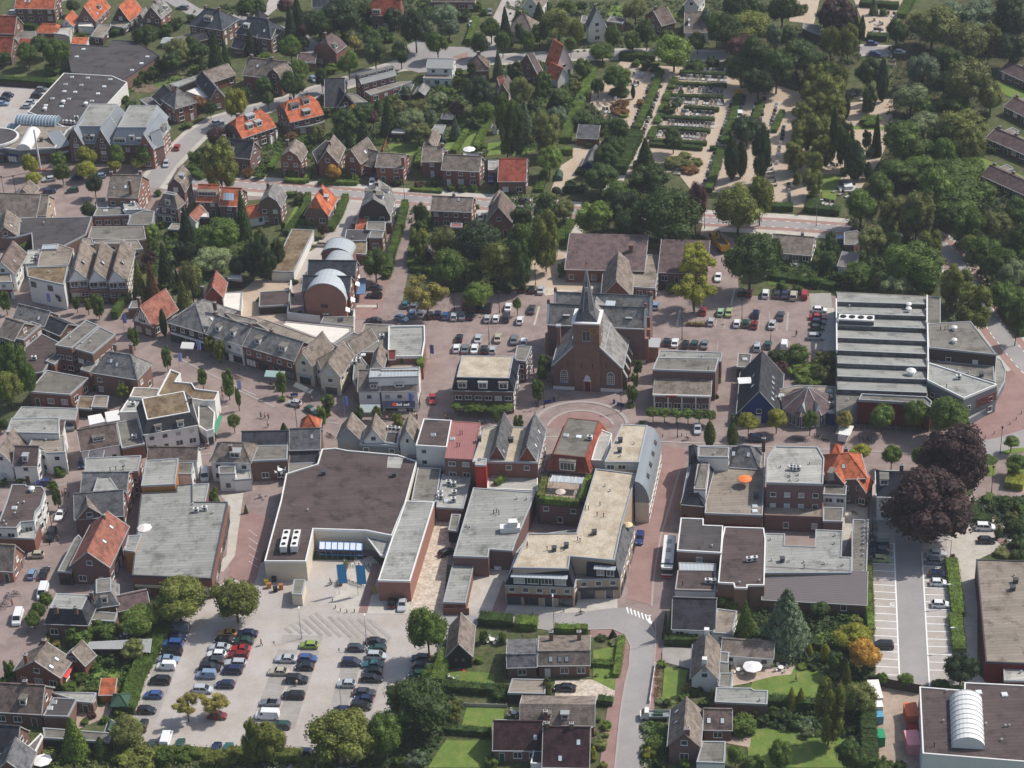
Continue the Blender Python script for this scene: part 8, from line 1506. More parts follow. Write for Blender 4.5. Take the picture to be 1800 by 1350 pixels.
# low planting that nobody could count
for t,s,n,c,h in(('a0','890,640 1280,330 1480,300 1480,560 1060,590 900,650',260,'d',1.2),('a1','480,960 800,700 1150,560 1500,560 1700,700 1640,900 1320,1000 920,1000 800,1040 480,1010',900,'g',1.3),('a1','0,1060 170,950 480,960 420,1130 160,1110 30,1240',260,'g',1.0),('a2','-100,460 440,420 520,560 340,980 0,1100 -100,900',700,'g',1.3),('a2','480,700 700,830 860,960 720,1230 480,1330 640,980 600,870',420,'d',1.6),
                      ('b0','1080,280 1280,280 1700,330 1787,480 1560,660 1250,780 960,560 1020,430',700,'g',1.2),('b1','1070,170 1180,250 1300,330 1780,320 1787,740 1260,730 1080,640',520,'d',1.3),('b2','-60,60 380,160 430,280 300,440 0,700 -60,700',420,'g',1.3),('b2','500,180 900,40 1300,60 1320,380 1000,430 520,410',260,'d',.8),('b3','0,560 480,420 760,560 1180,620 1180,760 480,750 0,680',620,'g',1.5),('b3','560,260 1180,300 1200,640 600,640',520,'d',1.6),
                      ('b3','1140,100 1900,0 1900,1100 1640,900 1350,520',900,'d',2.0),('a3','850,150 1500,0 1787,0 1560,560 1500,1200 1787,1350 800,1350 830,700',1000,'d',1.8),('a3','0,200 620,180 650,420 250,620 0,580',420,'d',1.5),('c3','1420,930 1787,930 1787,1350 1680,1350 1580,1080 1430,1040',200,'d',.9),('d0','560,420 1030,560 960,740 880,980 520,850 590,640',300,'g',.9),('d0','300,1190 1020,1150 1020,1240 1787,1290 1787,1400 260,1400',420,'a',1.3),('d1','960,780 1330,560 1300,800 1460,900 1320,1150 1180,1350 -60,1350 420,1230 850,1160',460,'d',1.1),
                      ('d2','920,1030 1080,1060 1090,1340 910,1350',120,'g',.9),('d2','1440,450 1787,200 1787,480 1450,480',120,'d',1.0),('d3','0,200 680,200 700,760 460,740 300,640 -30,560',380,'d',1.3),('d3','0,930 340,930 520,760 700,760 690,1350 560,1150 300,1090 0,1080',420,'d',1.2),('a1','380,0 1250,0 1230,300 1000,250 640,280 560,330',420,'d',1.4),('a2','-40,20 900,20 960,330 700,330 420,380 60,340',420,'d',1.2),('a2','940,0 1560,0 1560,300 1020,330',300,'d',1.2),('a0','1280,100 1787,0 1787,120 1400,90',90,'d',1.0)):
 undergrowth(t,s,n,c,h)
# ================================================================ VEHICLES
LX,RX,UP,DN=(-100,-3),(100,3),(18,-100),(-15,100)
def cars(t,hd,where,s):
 for q in s.split():
  u,v,k,c=q.split(',')[:4];h=hd
  if q.endswith('!'):h=(-hd[0],-hd[1]);c=c[:-1]
  car(t,float(u),float(v),k,c,h,where)
Q='in the west row of the big car park';cars('pk',LX,Q,'510,240,van,grey 495,345,hatch,darkblue! 435,425,suv,blue 425,520,estate,black 390,610,saloon,lightblue! 360,695,smallvan,white 285,870,mpv,black 205,1045,hatch,blue 120,1230,hatch,black!')
cars('pk',LX,'in the second row of the big car park','1105,290,coupe,gold 1060,380,hatch,black 1010,465,saloon,silver 975,550,hatch,white 930,625,saloon,anthracite 890,715,suv,black! 850,800,smallvan,lightblue 805,980,mpv,silver! 980,1295,hatch,darkred!')
cars('pk',LX,'in the third row of the big car park','1345,295,saloon,darkblue 1300,385,saloon,green 1265,480,coupe,red 1235,560,estate,darkred 1205,655,estate,silver 1165,745,mpv,darkblue 1080,915,hatch,darkblue')
cars('d1',LX,'in the fourth row of the big car park','210,585,saloon,silver 160,675,saloon,beige 100,890,cab,grey 80,980,van,white 175,1050,hatch,green');cars('d1',LX,'in the fifth row of the big car park','370,490,hatch,lime 360,582,hatch,blue! 340,640,hatch,black 285,730,suv,black! 262,840,estate,black 330,1240,hatch,darkblue')
cars('d1',LX,'in the sixth row of the big car park','700,510,hatch,anthracite! 665,610,mpv,darkblue! 632,760,hatch,silver 595,945,hatch,darkblue');cars('d1',LX,'in the seventh row of the big car park','835,465,saloon,black! 845,515,hatch,green 840,565,mpv,silver! 815,625,saloon,teal 815,675,hatch,black 810,722,estate,black! 757,820,saloon,anthracite! 750,868,hatch,darkblue 730,915,mpv,black!');cars('d1',LX,'under the trees at the east side of the big car park','1150,580,hatch,darkblue 1155,635,hatch,anthracite! 1130,690,hatch,green')
cars('d0',(30,-100),'at the near edge of the big car park','1000,1048,hatch,black 1060,1190,hatch,anthracite 1160,1150,van,white 1255,1185,hatch,green 1510,1210,hatch,darkblue 1590,1215,hatch,teal')
cars('d1',UP,'below the pale brick shop wall','950,190,hatch,black 1020,205,saloon,silver!');car('c1',1325,1310,'hatch','black',(100,-45),'on the cobbled lane');car('bk',115,480,'estate','white',(-20,100),'by the loading bay')
cars('c2',DN,'along the red brick street','935,1045,mpv,vanblue 892,1210,estate,vanblue');cars('c2',(0,100),'on the main shopping street','1295,450,hatch,silver');car('c2',1710,517,'mpv','darkblue',(100,4),'before the octagonal pavilion')
car('c1',268,270,'hatch','silver',(-100,-15),'driving through the shopping street');car('c1',388,317,'saloon','green',(100,55),'driving through the shopping street');car('c1',1232,240,'saloon','red',(0,100),'on the street by the navy awning shop')
car('c0',1430,775,'van','silver',(0,100),'squeezed in the alley');car('c0',568,690,'hatch','darkblue',(-5,100),'in the lane by the white houses');car('c0',305,825,'hatch','vanblue',(-100,5),'in the side street');car('c0',490,420,'van','grey',(0,100),'behind the flat-topped white house')
car('wk',865,440,'coupe','white',(-50,100),'in the side street');car('wk',735,730,'suv','black',(-35,100),'by the white street front');car('wk',515,1020,'hatch','beige',(-100,3),'outside the brick corner terrace');car('wk',460,1290,'hatch','lightblue',(40,-100),'at the lower left side street');car('wk',635,1280,'saloon','black',(40,-100),'at the lower left side street');car('d0',125,300,'van','white',(-30,100),'with ladders on the brick lane');car('d0',300,120,'van','white',(-30,100),'beside the street hedge')
cars('a0',RX,'in the far left car park','55,660,hatch,darkblue 30,692,hatch,black 15,720,saloon,lightblue 290,622,hatch,grey 262,668,mpv,black 220,712,hatch,silver 195,740,saloon,silver');car('a0',1515,855,'saloon','silver',(100,-25),'parked on the diagonal street');car('a0',1235,1025,'hatch','red',(30,-100),'on the diagonal street');car('a0',1160,1140,'hatch','silver',(-30,100),'near the street corner');cars('wl',(-100,12),'before the zinc shop block','705,610,hatch,silver 1110,582,hatch,darkblue 1430,567,hatch,lightblue 710,785,hatch,darkblue! 1040,770,hatch,green');car('a0',1275,50,'estate','grey',(-100,-10),'on the far street');car('a0',95,85,'hatch','silver',(100,0),'behind the top left house')
cars('a1',DN,'on the lane at the top','1630,80,saloon,grey 1505,165,saloon,white');cars('a1',(-6,100),'in a drive on the main road','825,1225,hatch,darkblue 810,1270,hatch,white 1640,1250,hatch,blue');car('a1',400,550,'hatch','lightblue',(60,50),'by the street trees');cars('a3',RX,'on the road past the far cemetery','725,300,hatch,vanblue 745,372,hatch,blue 920,362,hatch,silver 1635,302,saloon,silver');car('a2',1590,806,'smallvan','white',(0,100),'on the cemetery path');car('p',917,354,'saloon','black',LX,'on the main road')
car('b1',450,430,'estate','beige',LX,'outside the mossy garages');cars('b1',LX,'beside the arched block','835,735,hatch,anthracite! 825,790,estate,black 820,965,saloon,black');car('b1',1018,948,'hatch','lightblue',(100,35),'turning into the church square');car('b1',1568,245,'hatch','silver',(0,100),'beside the brown-roofed house')
Q='in the upper row west of the church';cars('b1',UP,Q,'1040,850,hatch,teal 1462,860,hatch,red 1555,875,hatch,black 1622,875,suv,black 1760,870,saloon,white 1100,862,hatch,grey 1165,862,hatch,anthracite');Q='in the middle row west of the church';cars('b1',UP,Q,'1090,915,hatch,lightblue 1152,917,hatch,silver 1208,925,hatch,black 1268,920,hatch,darkblue 1322,930,hatch,blue 1382,935,hatch,silver 1440,930,saloon,grey 1497,930,hatch,black 1615,950,hatch,silver 1675,950,hatch,white 1745,942,suv,anthracite')
Q='in the lower rows west of the church';cars('b1',UP,Q,'1420,1085,hatch,black 1550,1090,saloon,silver 1688,1085,saloon,beige 1400,1157,hatch,white 1460,1160,saloon,grey 1525,1160,saloon,white 1590,1165,hatch,black 1650,1170,hatch,silver');cars('b2',UP,Q,'15,1097,saloon,grey 82,1112,hatch,white 137,885,saloon,anthracite 55,962,hatch,white');cars('b2',UP,'by the sandy church forecourt','75,740,hatch,black 138,745,hatch,black 200,748,saloon,silver')
car('b2',1438,660,'saloon','white',DN,'driving past the parish hall');Q='in the rows east of the church';cars('b2',UP,Q,'1335,897,hatch,red 1455,905,hatch,mint 1515,905,saloon,palegreen 1390,972,hatch,silver 1570,982,hatch,white 1632,982,hatch,green 1692,992,hatch,darkred 1703,920,mpv,darkblue 1598,765,hatch,black 1655,770,hatch,darkred 1770,777,mpv,white 1080,1112,hatch,black 1137,1117,coupe,white 1210,1127,hatch,black 1275,1127,hatch,green 1345,1127,saloon,grey 1712,1147,mpv,silver 1003,860,hatch,lightblue');cars('b3',UP,Q,'60,780,hatch,anthracite 117,780,saloon,darkblue 178,790,suv,beige 255,785,smallvan,red 88,930,saloon,anthracite 28,990,saloon,silver 113,1132,smallvan,white 0,1132,hatch,green')
cars('b3',RX,'beside the sawtooth hall car port','360,890,hatch,white 350,940,saloon,red 345,1015,hatch,green 335,1080,mpv,silver 350,975,hatch,darkblue');car('b3',508,400,'mpv','blue',(20,-100),'beside the flat carport')
cars('lo',LX,'left of the marked bays on the right','375,297,smallvan,green 385,387,hatch,darkblue 405,507,hatch,palegreen!');cars('lo',RX,'in the marked bays along the hedge','1200,425,saloon,silver 1210,540,estate,grey 1215,722,hatch,darkblue 1225,847,hatch,white 1255,1157,hatch,white');car('lp',430,522,'mpv','black',LX,'alone in the left marked bays');cars('c3',RX,'on the drive by the copper beeches','1515,1135,mpv,white 1525,1227,hatch,black');car('d2',370,787,'saloon','black',LX,'on the cobbled drive')
def bus():
 p=G('sh',68,1075,1.5);d=G('sh',55,1235,1.5)-G('sh',88,905,1.5);p.z=.03;o=thing('bus','white and red city bus at the kerb of the red street','bus',p,math.atan2(d.y,d.x));h=6.0;b=MB();b.prism([(-h,-1.27),(h-.3,-1.27),(h,-1.0),(h,1.0),(h-.3,1.27),(-h,1.27)],.35,3.0,0,True,True);b.build('body',M['white'],o)
 g=MB();g.prism([(-h+.3,-1.285),(h-.25,-1.285),(h+.02,-1.0),(h+.02,1.0),(h-.25,1.285),(-h+.3,1.285)],1.35,2.5);g.build('glazing',M['carglass'],o);s=MB();s.prism([(-h-.01,-1.28),(h-.29,-1.28),(h+.015,-1.0),(h+.015,1.0),(h-.29,1.28),(-h-.01,1.28)],.4,.95);s.build('red_band',M['w_redp'],o);q=MB();q.box(h-1.7,h-1.1,-1.28,1.28,2.5,3.02);q.build('green_band',M['w_green'],o)
 for x in(-4.2,-1,3):q=MB();q.box(x,x+1.3,-.5,.5,3.0,3.18);q.build('roof_hatch',M['trim'],o)
 for x in(-3.6,3.6):
  for y in(-1,1):q=MB();q.bar((x,y*1.15-.14,.48),(x,y*1.15+.14,.48),.48,0,14);q.build('wheel',M['black'],o)
bus()
def pickup():
 p=G('d2',1000,975,1);d=G('d2',900,975,1)-p;p.z=.08;o=thing('flatbed_truck','white flatbed truck carrying green garden tools by the street','truck',p,math.atan2(d.y,d.x));b=MB();b.box(-3,1.2,-.95,.95,.65,.8);b.box(-3,1.2,-1,-.93,.8,1.2);b.box(-3,1.2,.93,1,.8,1.2);b.box(-3,-2.93,-.93,.93,.8,1.2);b.build('flatbed',M['steel'],o)
 c=MB();c.prism([(1.25,-.95),(3.0,-.95),(3.0,.95),(1.25,.95)],.4,1.2);c.poly([(1.25,-.95,1.2),(2.7,-.95,1.2),(2.1,-.85,2.05),(1.25,-.85,2.05)]);c.poly([(2.7,.95,1.2),(1.25,.95,1.2),(1.25,.85,2.05),(2.1,.85,2.05)]);c.poly([(1.25,-.85,2.05),(2.1,-.85,2.05),(2.1,.85,2.05),(1.25,.85,2.05)]);c.poly([(1.25,.95,1.2),(1.25,-.95,1.2),(1.25,-.85,2.05),(1.25,.85,2.05)]);c.build('cab',M['white'],o);g=MB();g.poly([(2.72,-.9,1.22),(2.72,.9,1.22),(2.12,.8,2.02),(2.12,-.8,2.02)]);g.build('windscreen',M['carglass'],o)
 for x in(-1.9,2.2):
  for y in(-1,1):q=MB();q.bar((x,y*.85-.1,.36),(x,y*.85+.1,.36),.36,0,12);q.build('wheel',M['black'],o)
 q=MB();q.box(-1.5,.4,-.5,.4,.8,1.3);q.bar((-2.6,0,1.2),(.6,-.3,1.5),.08,0,6);q.build('garden_tools',M['w_green'],o)
pickup()
def tipper():
 p=G('b2',1450,425,1.5);d=G('b2',1395,355,1.5)-G('b2',1500,470,1.5);p.z=.05;o=thing('skip_lorry','yellow skip lorry with a loading crane under the trees','lorry',p,math.atan2(d.y,d.x));b=MB();b.box(-4,1.8,-1.2,1.2,1.0,1.15);
 for a in((-4,1.8,-1.25,-1.15),(-4,1.8,1.15,1.25),(-4,-3.9,-1.2,1.2),(1.7,1.8,-1.2,1.2)):b.box(*a,1.15,2.7)
 b.build('skip',M['w_ochre'],o,color=None);y=srf('yellow',S((200,150,40)),.05,1,.5,.03,4);[m.data.materials.__setitem__(0,y)for m in o.children];c=MB();c.box(2.6,4.6,-1.2,1.2,.7,2.9);link('cab',c.mesh('cab',[y]),o);g=MB();g.box(3.2,4.63,-1.22,1.22,1.8,2.6);g.build('glazing',M['carglass'],o);k=MB();k.bar((2.2,0,1),(2.2,0,3.6),.2,0,8);k.bar((2.2,0,3.5),(.2,.2,5.2),.16,0,8);k.bar((.2,.2,5.2),(-1.2,.1,3.4),.13,0,8);k.build('crane',M['black'],o);q=MB();q.box(-2.8,.8,-.9,.9,1.2,2.3);q.build('load',M['darkgrey'],o)
 for x in(-3,-1.8,3.4):
  for yy in(-1,1):q=MB();q.bar((x,yy*1.05-.15,.5),(x,yy*1.05+.15,.5),.5,0,12);q.build('wheel',M['black'],o)
tipper()
b=MB();b.box(-1.1,1.1,-.7,.7,.3,1.0);c=MB();c.box(-.4,.5,-.5,.5,1.0,2.0);a=MB();a.bar((1,0,.9),(2.2,0,2.0),.1,0,6);a.bar((2.2,0,2.0),(2.9,0,.5),.09,0,6);k=MB();k.box(-1.2,1.2,-.85,-.55,0,.45);k2=MB();k2.box(-1.2,1.2,.55,.85,0,.45);simple('mini_digger','small yellow digger at the end of the grave rows','digger',[('body',b,'any',(208,150,40)),('cab',c,'any',(208,150,40)),('arm',a,'any',(190,140,40)),('track',k,'black',None),('track',k2,'black',None)],G('a2',1580,665))
# ================================================================ GRAVES
HS={}
def grave(p,rz,dark,label,kind):
 if not HS:
  b=MB();b.prism([(-.4,-.08),(.4,-.08),(.4,.08),(-.4,.08)],0,.95);b.poly([(-.4,-.08,.95),(.4,-.08,.95),(0,-.08,1.1)]);b.poly([(.4,.08,.95),(-.4,.08,.95),(0,.08,1.1)]);b.poly([(-.4,.08,.95),(-.4,-.08,.95),(0,-.08,1.1),(0,.08,1.1)]);b.poly([(.4,-.08,.95),(.4,.08,.95),(0,.08,1.1),(0,-.08,1.1)]);s=MB();s.box(-.5,.5,-2.0,-.1,0,.22);s.box(-.36,.36,-1.85,-.25,.22,.3,1)
  for d,m,m2_ in((0,'stone','soil'),(1,'darkstone','stone'),(2,'white','stone')):HS[d]=(b.mesh('headstone',M[m]),s.mesh('slab',[M['stone' if d!=1 else 'darkstone'],M[m2_]]))
 o=thing('grave',label,'grave',p,rz,'graves in the cemetery');link('headstone',HS[dark][0],o);link('slab',HS[dark][1],o);o.scale=(1.15,)*3;return o
DN_=['grey stone','dark granite','white marble']
def graves(t,a,b_,n,where,turn=0.0,skip=.1):
 A,B=G(t,*a),G(t,*b_);d=B-A;rz=math.atan2(d.y,d.x)+turn
 for i in range(n):
  if rnd.random()<skip:continue
  k=rnd.choices((0,1,2),(5,5,2))[0];grave(A.lerp(B,i/(n-1))+Vector((rnd.uniform(-.15,.15),)*2+(.0,)),rz,k,f"{DN_[k]} grave {where}",k)
for i,(a,b_)in enumerate((((1205,492),(1490,500)),((1185,540),(1490,556)),((1130,622),(1490,636)),((1120,702),(1470,720)),((1190,785),(1440,803)),((1045,855),(1405,876)),((1010,932),(1380,955)))):graves('a2',a,b_,15,f"in the {ORD[i]} hedged row from the top")
for a,b_,n,w_ in(((985,545),(835,905),17,'left of the slanting hedge'),((1062,545),(905,965),18,'between the slanting hedge and the wide path'),((1545,700),(1435,1015),16,'beside the right-hand hedge'),((1620,690),(1600,760),4,'near the digger'),((1410,1085),(1335,1320),12,'left of the lower hedge'),((1475,1075),(1400,1330),14,'right of the lower hedge')):graves('a2',a,b_,n,w_,math.pi/2*-1)
graves('a2',(560,740),(720,700),5,'among the heather bushes');graves('a2',(640,770),(690,775),3,'below the heather bushes');graves('a2',(820,520),(910,530),4,'at the top of the old section');graves('a2',(830,580),(880,590),3,'beside the round shrub');graves('a2',(1150,1200),(1230,1210),4,'by the dark low bushes')
graves('a3',(110,900),(60,1150),10,'along the birch clump',-1.57);graves('a3',(20,1130),(60,1300),7,'in the lower right section');graves('a3',(590,640),(680,690),4,'in the shaded glade');graves('a3',(740,150),(800,175),4,'in the far section');graves('a3',(745,215),(800,220),4,'in the farthest row');graves('a3',(720,440),(880,440),6,'behind the far hedge');graves('a3',(840,100),(880,105),2,'at the far path');graves('a2',(1700,740),(1660,860),6,'by the short hedge',-1.57);graves('a2',(1760,700),(1730,900),8,'by the white van',-1.57);graves('a3',(60,740),(20,880),7,'left of the birch clump',-1.57);graves('b3',(140,30),(150,140),6,'beside the cemetery gate path',1.57);graves('b3',(395,140),(450,150),3,'by the square hedge');graves('b3',(480,60),(620,110),4,'on the corner lawn');graves('a3',(440,1150),(480,1165),3,'in the small clearing')
o=thing('monument','big white family tomb with a railed front on the lawn','tomb',G('a3',560,1320));b=MB();b.box(-2.6,2.6,-2,2,0,.4);b.build('plinth',M['stone'],o);b=MB();b.box(-1.2,1.2,-1,1.4,.4,1.3);b.build('tomb',M['white'],o);b=MB();b.box(-2.3,2.3,1.5,1.8,.4,2.0);b.build('back_wall',M['darkstone'],o)
# ================================================================ PEOPLE, BICYCLES, STREET THINGS
for a in(('pk',1522,450,(180,40,44),(60,40,50),'person in red walking across the big car park',(1,-.2)),('d1',285,778,(224,224,220),(160,150,140),'person in white beside the black off-roader',(-.3,-1)),('sm',745,512,(120,150,190),(60,64,80),'person in blue by the planters of the supermarket',(-1,0)),('b1',850,882,(200,200,204),(60,60,70),'person standing by the parked cars at the arched block',(0,1)),('b3',198,1075,(30,30,34),(34,34,40),'person in black crossing the church car park',(0,1)),('c1',85,440,(230,226,222),(170,60,70),'person in white walking in the shopping street',(0,1)),('c1',1112,378,(228,224,220),(50,60,90),'person in white outside the navy awning shop',(1,0)),('c1',915,398,(200,190,200),(50,50,66),'person nearest the tree in the group outside the shop',(1,0)),('c1',935,380,(210,140,60),(60,50,46),'person in orange in the group outside the shop',(-1,0)),('c1',955,392,(40,40,46),(40,44,60),'person in black in the group outside the shop',(0,1)),('ch',45,1112,(34,34,40),(30,30,34),'person in dark clothes left of the church',(1,0)),('ch',195,1205,(150,160,166),(60,60,66),'person standing at the church corner',(0,1)),
          ('wk',905,185,(204,90,50),(60,60,70),'person in orange at the side street corner',(0,1)),('wk',945,165,(230,230,230),(70,74,80),'person in white at the side street corner',(0,1)),('wk',990,205,(150,40,44),(40,40,46),'person in dark red at the side street corner',(-1,0)),('wk',838,825,(60,64,76),(50,56,70),'person walking down the side street',(0,1)),('c0',1668,45,(60,60,66),(46,46,60),'person in grey in the shopping street',(0,1)),('b3',213,232,(210,160,140),(60,60,70),'person in pink leaving the cemetery gate',(0,1)),('b3',226,226,(120,120,130),(50,50,60),'person in grey leaving the cemetery gate',(0,1)),('d0',88,218,(190,50,44),(60,60,70),'person in red on the brick lane',(0,1)),('d3',195,745,(130,120,110),(80,74,70),'person on the round lawn',(1,0)),('c1',388,262,(130,150,180),(60,60,70),'person in pale blue near the street trees',(0,1)),('c1',470,215,(60,70,110),(40,40,46),'person in navy by the cream gables',(-1,0)),('c0',1555,240,(190,80,70),(60,60,66),'person in red on the hotel pavement',(1,0)),('c0',1440,590,(90,120,160),(60,60,66),'person in blue at the hotel corner',(1,0)),('c0',1455,585,(220,220,216),(70,60,60),'person in white at the hotel corner',(1,0)),('c1',1470,350,(226,224,222),(60,60,66),'person in white under the clipped limes',(0,1)),('c1',1585,348,(220,150,90),(60,60,66),'person in tan under the clipped limes',(0,1))):
 person(*a[:6],hd=a[6])
for t,u,v,hd,sh,lb in(('sm',640,668,(1,-.3),(40,50,80),'on the supermarket plaza'),('c2',1225,530,(1,.1),(190,200,210),'on the main shopping street'),('bk',1112,1110,(-1,.1),(220,224,220),'on the approach road')):
 bk_=bike(t,u,v,hd,'bicycle being ridden '+lb);p=bk_.location.copy();p.z+=.06;d=G(t,u+hd[0],v+hd[1])-G(t,u,v);person(t,p-d.normalized()*.12,0,sh,(50,54,66),'cyclist riding '+lb,hd=d,pose='ride')
def bikes(t,a,b_,n,hd,where):
 for i in range(n):
  k=i/max(n-1,1);u,v=a[0]+(b_[0]-a[0])*k+rnd.uniform(-4,4),a[1]+(b_[1]-a[1])*k+rnd.uniform(-5,5);c=rnd.choice(((40,40,44),(60,64,70),(50,60,100),(150,150,154),(110,40,44),(40,70,60)));bike(t,u,v,(hd[0]+rnd.uniform(-.25,.25),hd[1]),'bicycle '+where,col=c)
bikes('sm',(530,440),(880,452),12,(.2,1),'under the blue rack of the supermarket');bikes('sm',(790,520),(945,530),5,(.5,1),'by the right planter');bikes('sm',(765,645),(885,690),5,(1,.3),'at the plaza stands');bikes('c3',(610,440),(1060,470),26,(.1,1),'racked before the dark red hall front');bikes('c3',(610,410),(1000,430),18,(.1,1),'in the back rack of the hall');bikes('c3',(180,530),(270,545),6,(1,.2),'near the octagonal pavilion');bikes('c3',(330,510),(420,540),8,(.6,1),'beside the pavilion trees');bikes('c3',(640,530),(720,540),5,(.4,1),'by the market stall');bikes('c3',(735,1110),(735,1230),14,(1,.1),'in the rack by the long grey roof');bikes('d0',(70,150),(20,240),6,(1,.2),'by the lower left lane');bikes('c1',(510,505),(530,510),3,(1,.4),'behind the slate gable');bikes('c0',(1630,95),(1670,105),4,(1,.3),'by the street trees');bikes('ce',(480,175),(530,180),4,(1,.3),'behind the steep gable');bikes('ce',(870,45),(885,55),2,(.4,1),'left of the plaza bench');bikes('c3',(595,1050),(600,1045),2,(1,.4),'by the back door of the corner house');bikes('d0',(110,140),(120,150),2,(1,0),'at the white kerb')
lamp('b1','1385,900 1700,915 1628,1135','dark lamp post west of the church',6);lamp('b2','165,720 1605,965 1187,1100 375,430','dark lamp post in the church grounds',6);lamp('b3','18,1140','dark lamp post at the edge of the church car park',6);lamp('c2','225,305 762,335','double lamp on the church plaza',6,'two');lamp('c2','1155,512','lamp post on the main shopping street',6);lamp('c3','1620,628 1558,908','lamp post at the right-hand road',7);lamp('bk','790,1310','tall silver lamp on the approach road',8,'arm',(0,1),'steel');lamp('b3','337,310','tall silver lamp by the cemetery gate',8,'arm',(1,0),'steel');lamp('d1','320,450 775,500','slim silver lamp in the big car park',7,'arm',(0,1),'steel');lamp('d2','1003,480','slim silver lamp on the bend',7,'arm',(-1,0),'steel');lamp('c1','290,470','dark lamp post in the shopping street',6.5);lamp('wk','750,640 715,880','dark lamp post in the side street',6.5);lamp('wl','65,860 235,850','dark lamp post at the far left street',6);lamp('b1','1040,155','dark lamp post at the street corner',6);lamp('b2','1345,325','dark lamp post by the main road',6);lamp('d1','600,960','slim silver lamp at the near end of the car park',7,'arm',(0,1),'steel');lamp('lo','1390,545 1440,1190','slim silver lamp in the hedge',5.5,'arm',(-1,0),'steel');lamp('lp','1490,590','slim silver lamp in the hedge, near end',5.5,'arm',(-1,0),'steel')
def flag(t,s,col,label,h=6.0,wd=.9,ln=2.6):
 for q in s.split():
  u,v=map(float,q.split(','));a=MB();a.bar((0,0,0),(0,0,h),.05,0,6);f=MB();P=[Vector((.06+wd*k/4,.08*math.sin(k*1.9),0))for k in range(5)]
  for A,B in zip(P,P[1:]):
   Q_=[A+Z*(h-ln),B+Z*(h-ln),B+Z*h,A+Z*h];f.poly(Q_);f.poly([x+Vector((0,.02,0))for x in Q_[::-1]])
  simple('flagpole',label,'flag',[('pole',a,'steel',None),('flag',f,'any',col)],G(t,u,v),rnd.uniform(-.3,.3),'flags on poles')
flag('b0','345,915 872,1065 1390,1255',(120,130,190),'pale blue banner flag in the shopping street');flag('c0','1258,65 1670,260',(150,160,204),'pale blue banner flag near the hotel');flag('c1','622,375 1075,350',(110,124,190),'blue banner flag near the little gables');flag('sm','705,745 855,750',(64,140,190),'tall blue shop banner on the plaza',8.0,1.9,5.0);flag('ss','1120,245',(90,100,170),'blue flag on the shop side wall',4);flag('sh','150,760',(220,200,90),'yellow and white flag at the shop corner',4.5)
parasol('d2',1678,690,(236,234,230),'large white parasol on the cottage patio',0,2.0);parasol('d0',305,1345,(240,238,234),'white parasol at the lower left corner',0,1.9);parasol('sh',672,510,(236,130,70),'orange parasol on the roof terrace',5.6,1.6);parasol('a1',1490,1080,(236,236,232),'white parasol behind the terrace',0,1.9);parasol('c0',1015,1190,(226,220,214),'pale parasol on the narrow terrace',3.5,1.7);parasol('ce',1040,690,(200,186,170),'beige parasol on the roof garden',5.6,1.2);parasol('bk',1690,100,(220,196,150),'straw parasol on the balcony',6.5,1.1)
# blue bicycle shelter at the supermarket
def rack():
 A,B,C,D=[G('sm',*q,2.6)for q in((545,385),(885,395),(888,335),(548,322))];c=A.copy();c.z=0;o=thing('trolley_shelter','long blue-framed glass shelter against the supermarket wall','shelter',c);P=[p-c for p in(A,B,C,D)];b=MB();b.poly(P);b.poly([p-Z*.05 for p in P[::-1]]);b.build('glass_roof',M['skyglass'],o)
 for k in range(8):
  f=k/7;a,d=P[0].lerp(P[1],f),P[3].lerp(P[2],f);b=MB();b.beam(a+Z*.08,d+Z*.08,.14,.14);b.bar((a.x,a.y,0),a,.07,0,6);b.bar((d.x,d.y,0),d,.07,0,6);b.build('frame',M['bluepaint'],o)
 for a,d in((P[0],P[1]),(P[3],P[2]),(P[0]-Z*1.4,P[1]-Z*1.4)):b=MB();b.beam(a,d,.16,.16);b.build('rail',M['bluepaint'],o)
rack();
for i in range(26):
 u,v=[(1560,180),(1500,330),(300,300),(120,160),(60,380),(360,180),(880,395),(1120,385),(1300,380)][i % 9];t='c0' if i % 9<2 else 'c1';k=rnd.randrange(6);c=((200,196,190),(60,64,76),(150,60,60),(90,120,160),(180,150,110),(40,40,46))[k];person(t,u+rnd.uniform(-40,40),v+rnd.uniform(-14,14),c,rnd.choice(((50,54,70),(90,84,76),(40,40,44))),f"person in {('pale grey', 'slate grey', 'dark red', 'light blue', 'tan', 'black')[k]} strolling in the shopping street",hd=(rnd.uniform(-1,1),rnd.uniform(-1,1)),pose=rnd.choice(('walk','stand')))
def planter(t,a,b_,label):
 A,B=G(t,*a),G(t,*b_);m_=MB();m_.beam(A-A+Z*.3,B-A+Z*.3,1.0,.6);o=simple('planter',label,'planter',[('trough',m_,'w_wood',None)],A);V,Fc=[],[];r=random.Random(3)
 for i in range(140):leafquad(V,Fc,(B-A)*r.random()+Vector((r.uniform(-.5,.5),r.uniform(-.5,.5),r.uniform(.6,1.3))),Vector((r.gauss(0,.5),r.gauss(0,.5),1)),.16,r)
 me=bpy.data.meshes.new('foliage');me.from_pydata(V,[],Fc);me.materials.append(M['leaf']);link('foliage',me,o,color=S(GREEN['y']))
planter('sm',(738,585),(762,505),'farther planted trough on the plaza');planter('sm',(708,680),(722,630),'nearer planted trough on the plaza');planter('b2',(1215,1000),(1345,1005),'raised brick bed under the yellow tree')
FB('sm','345,625 436,628 408,745 328,740',3.0,'f_mid','cream','small plant house with a painted sign beside the yard','plant_house','building',par=.1)
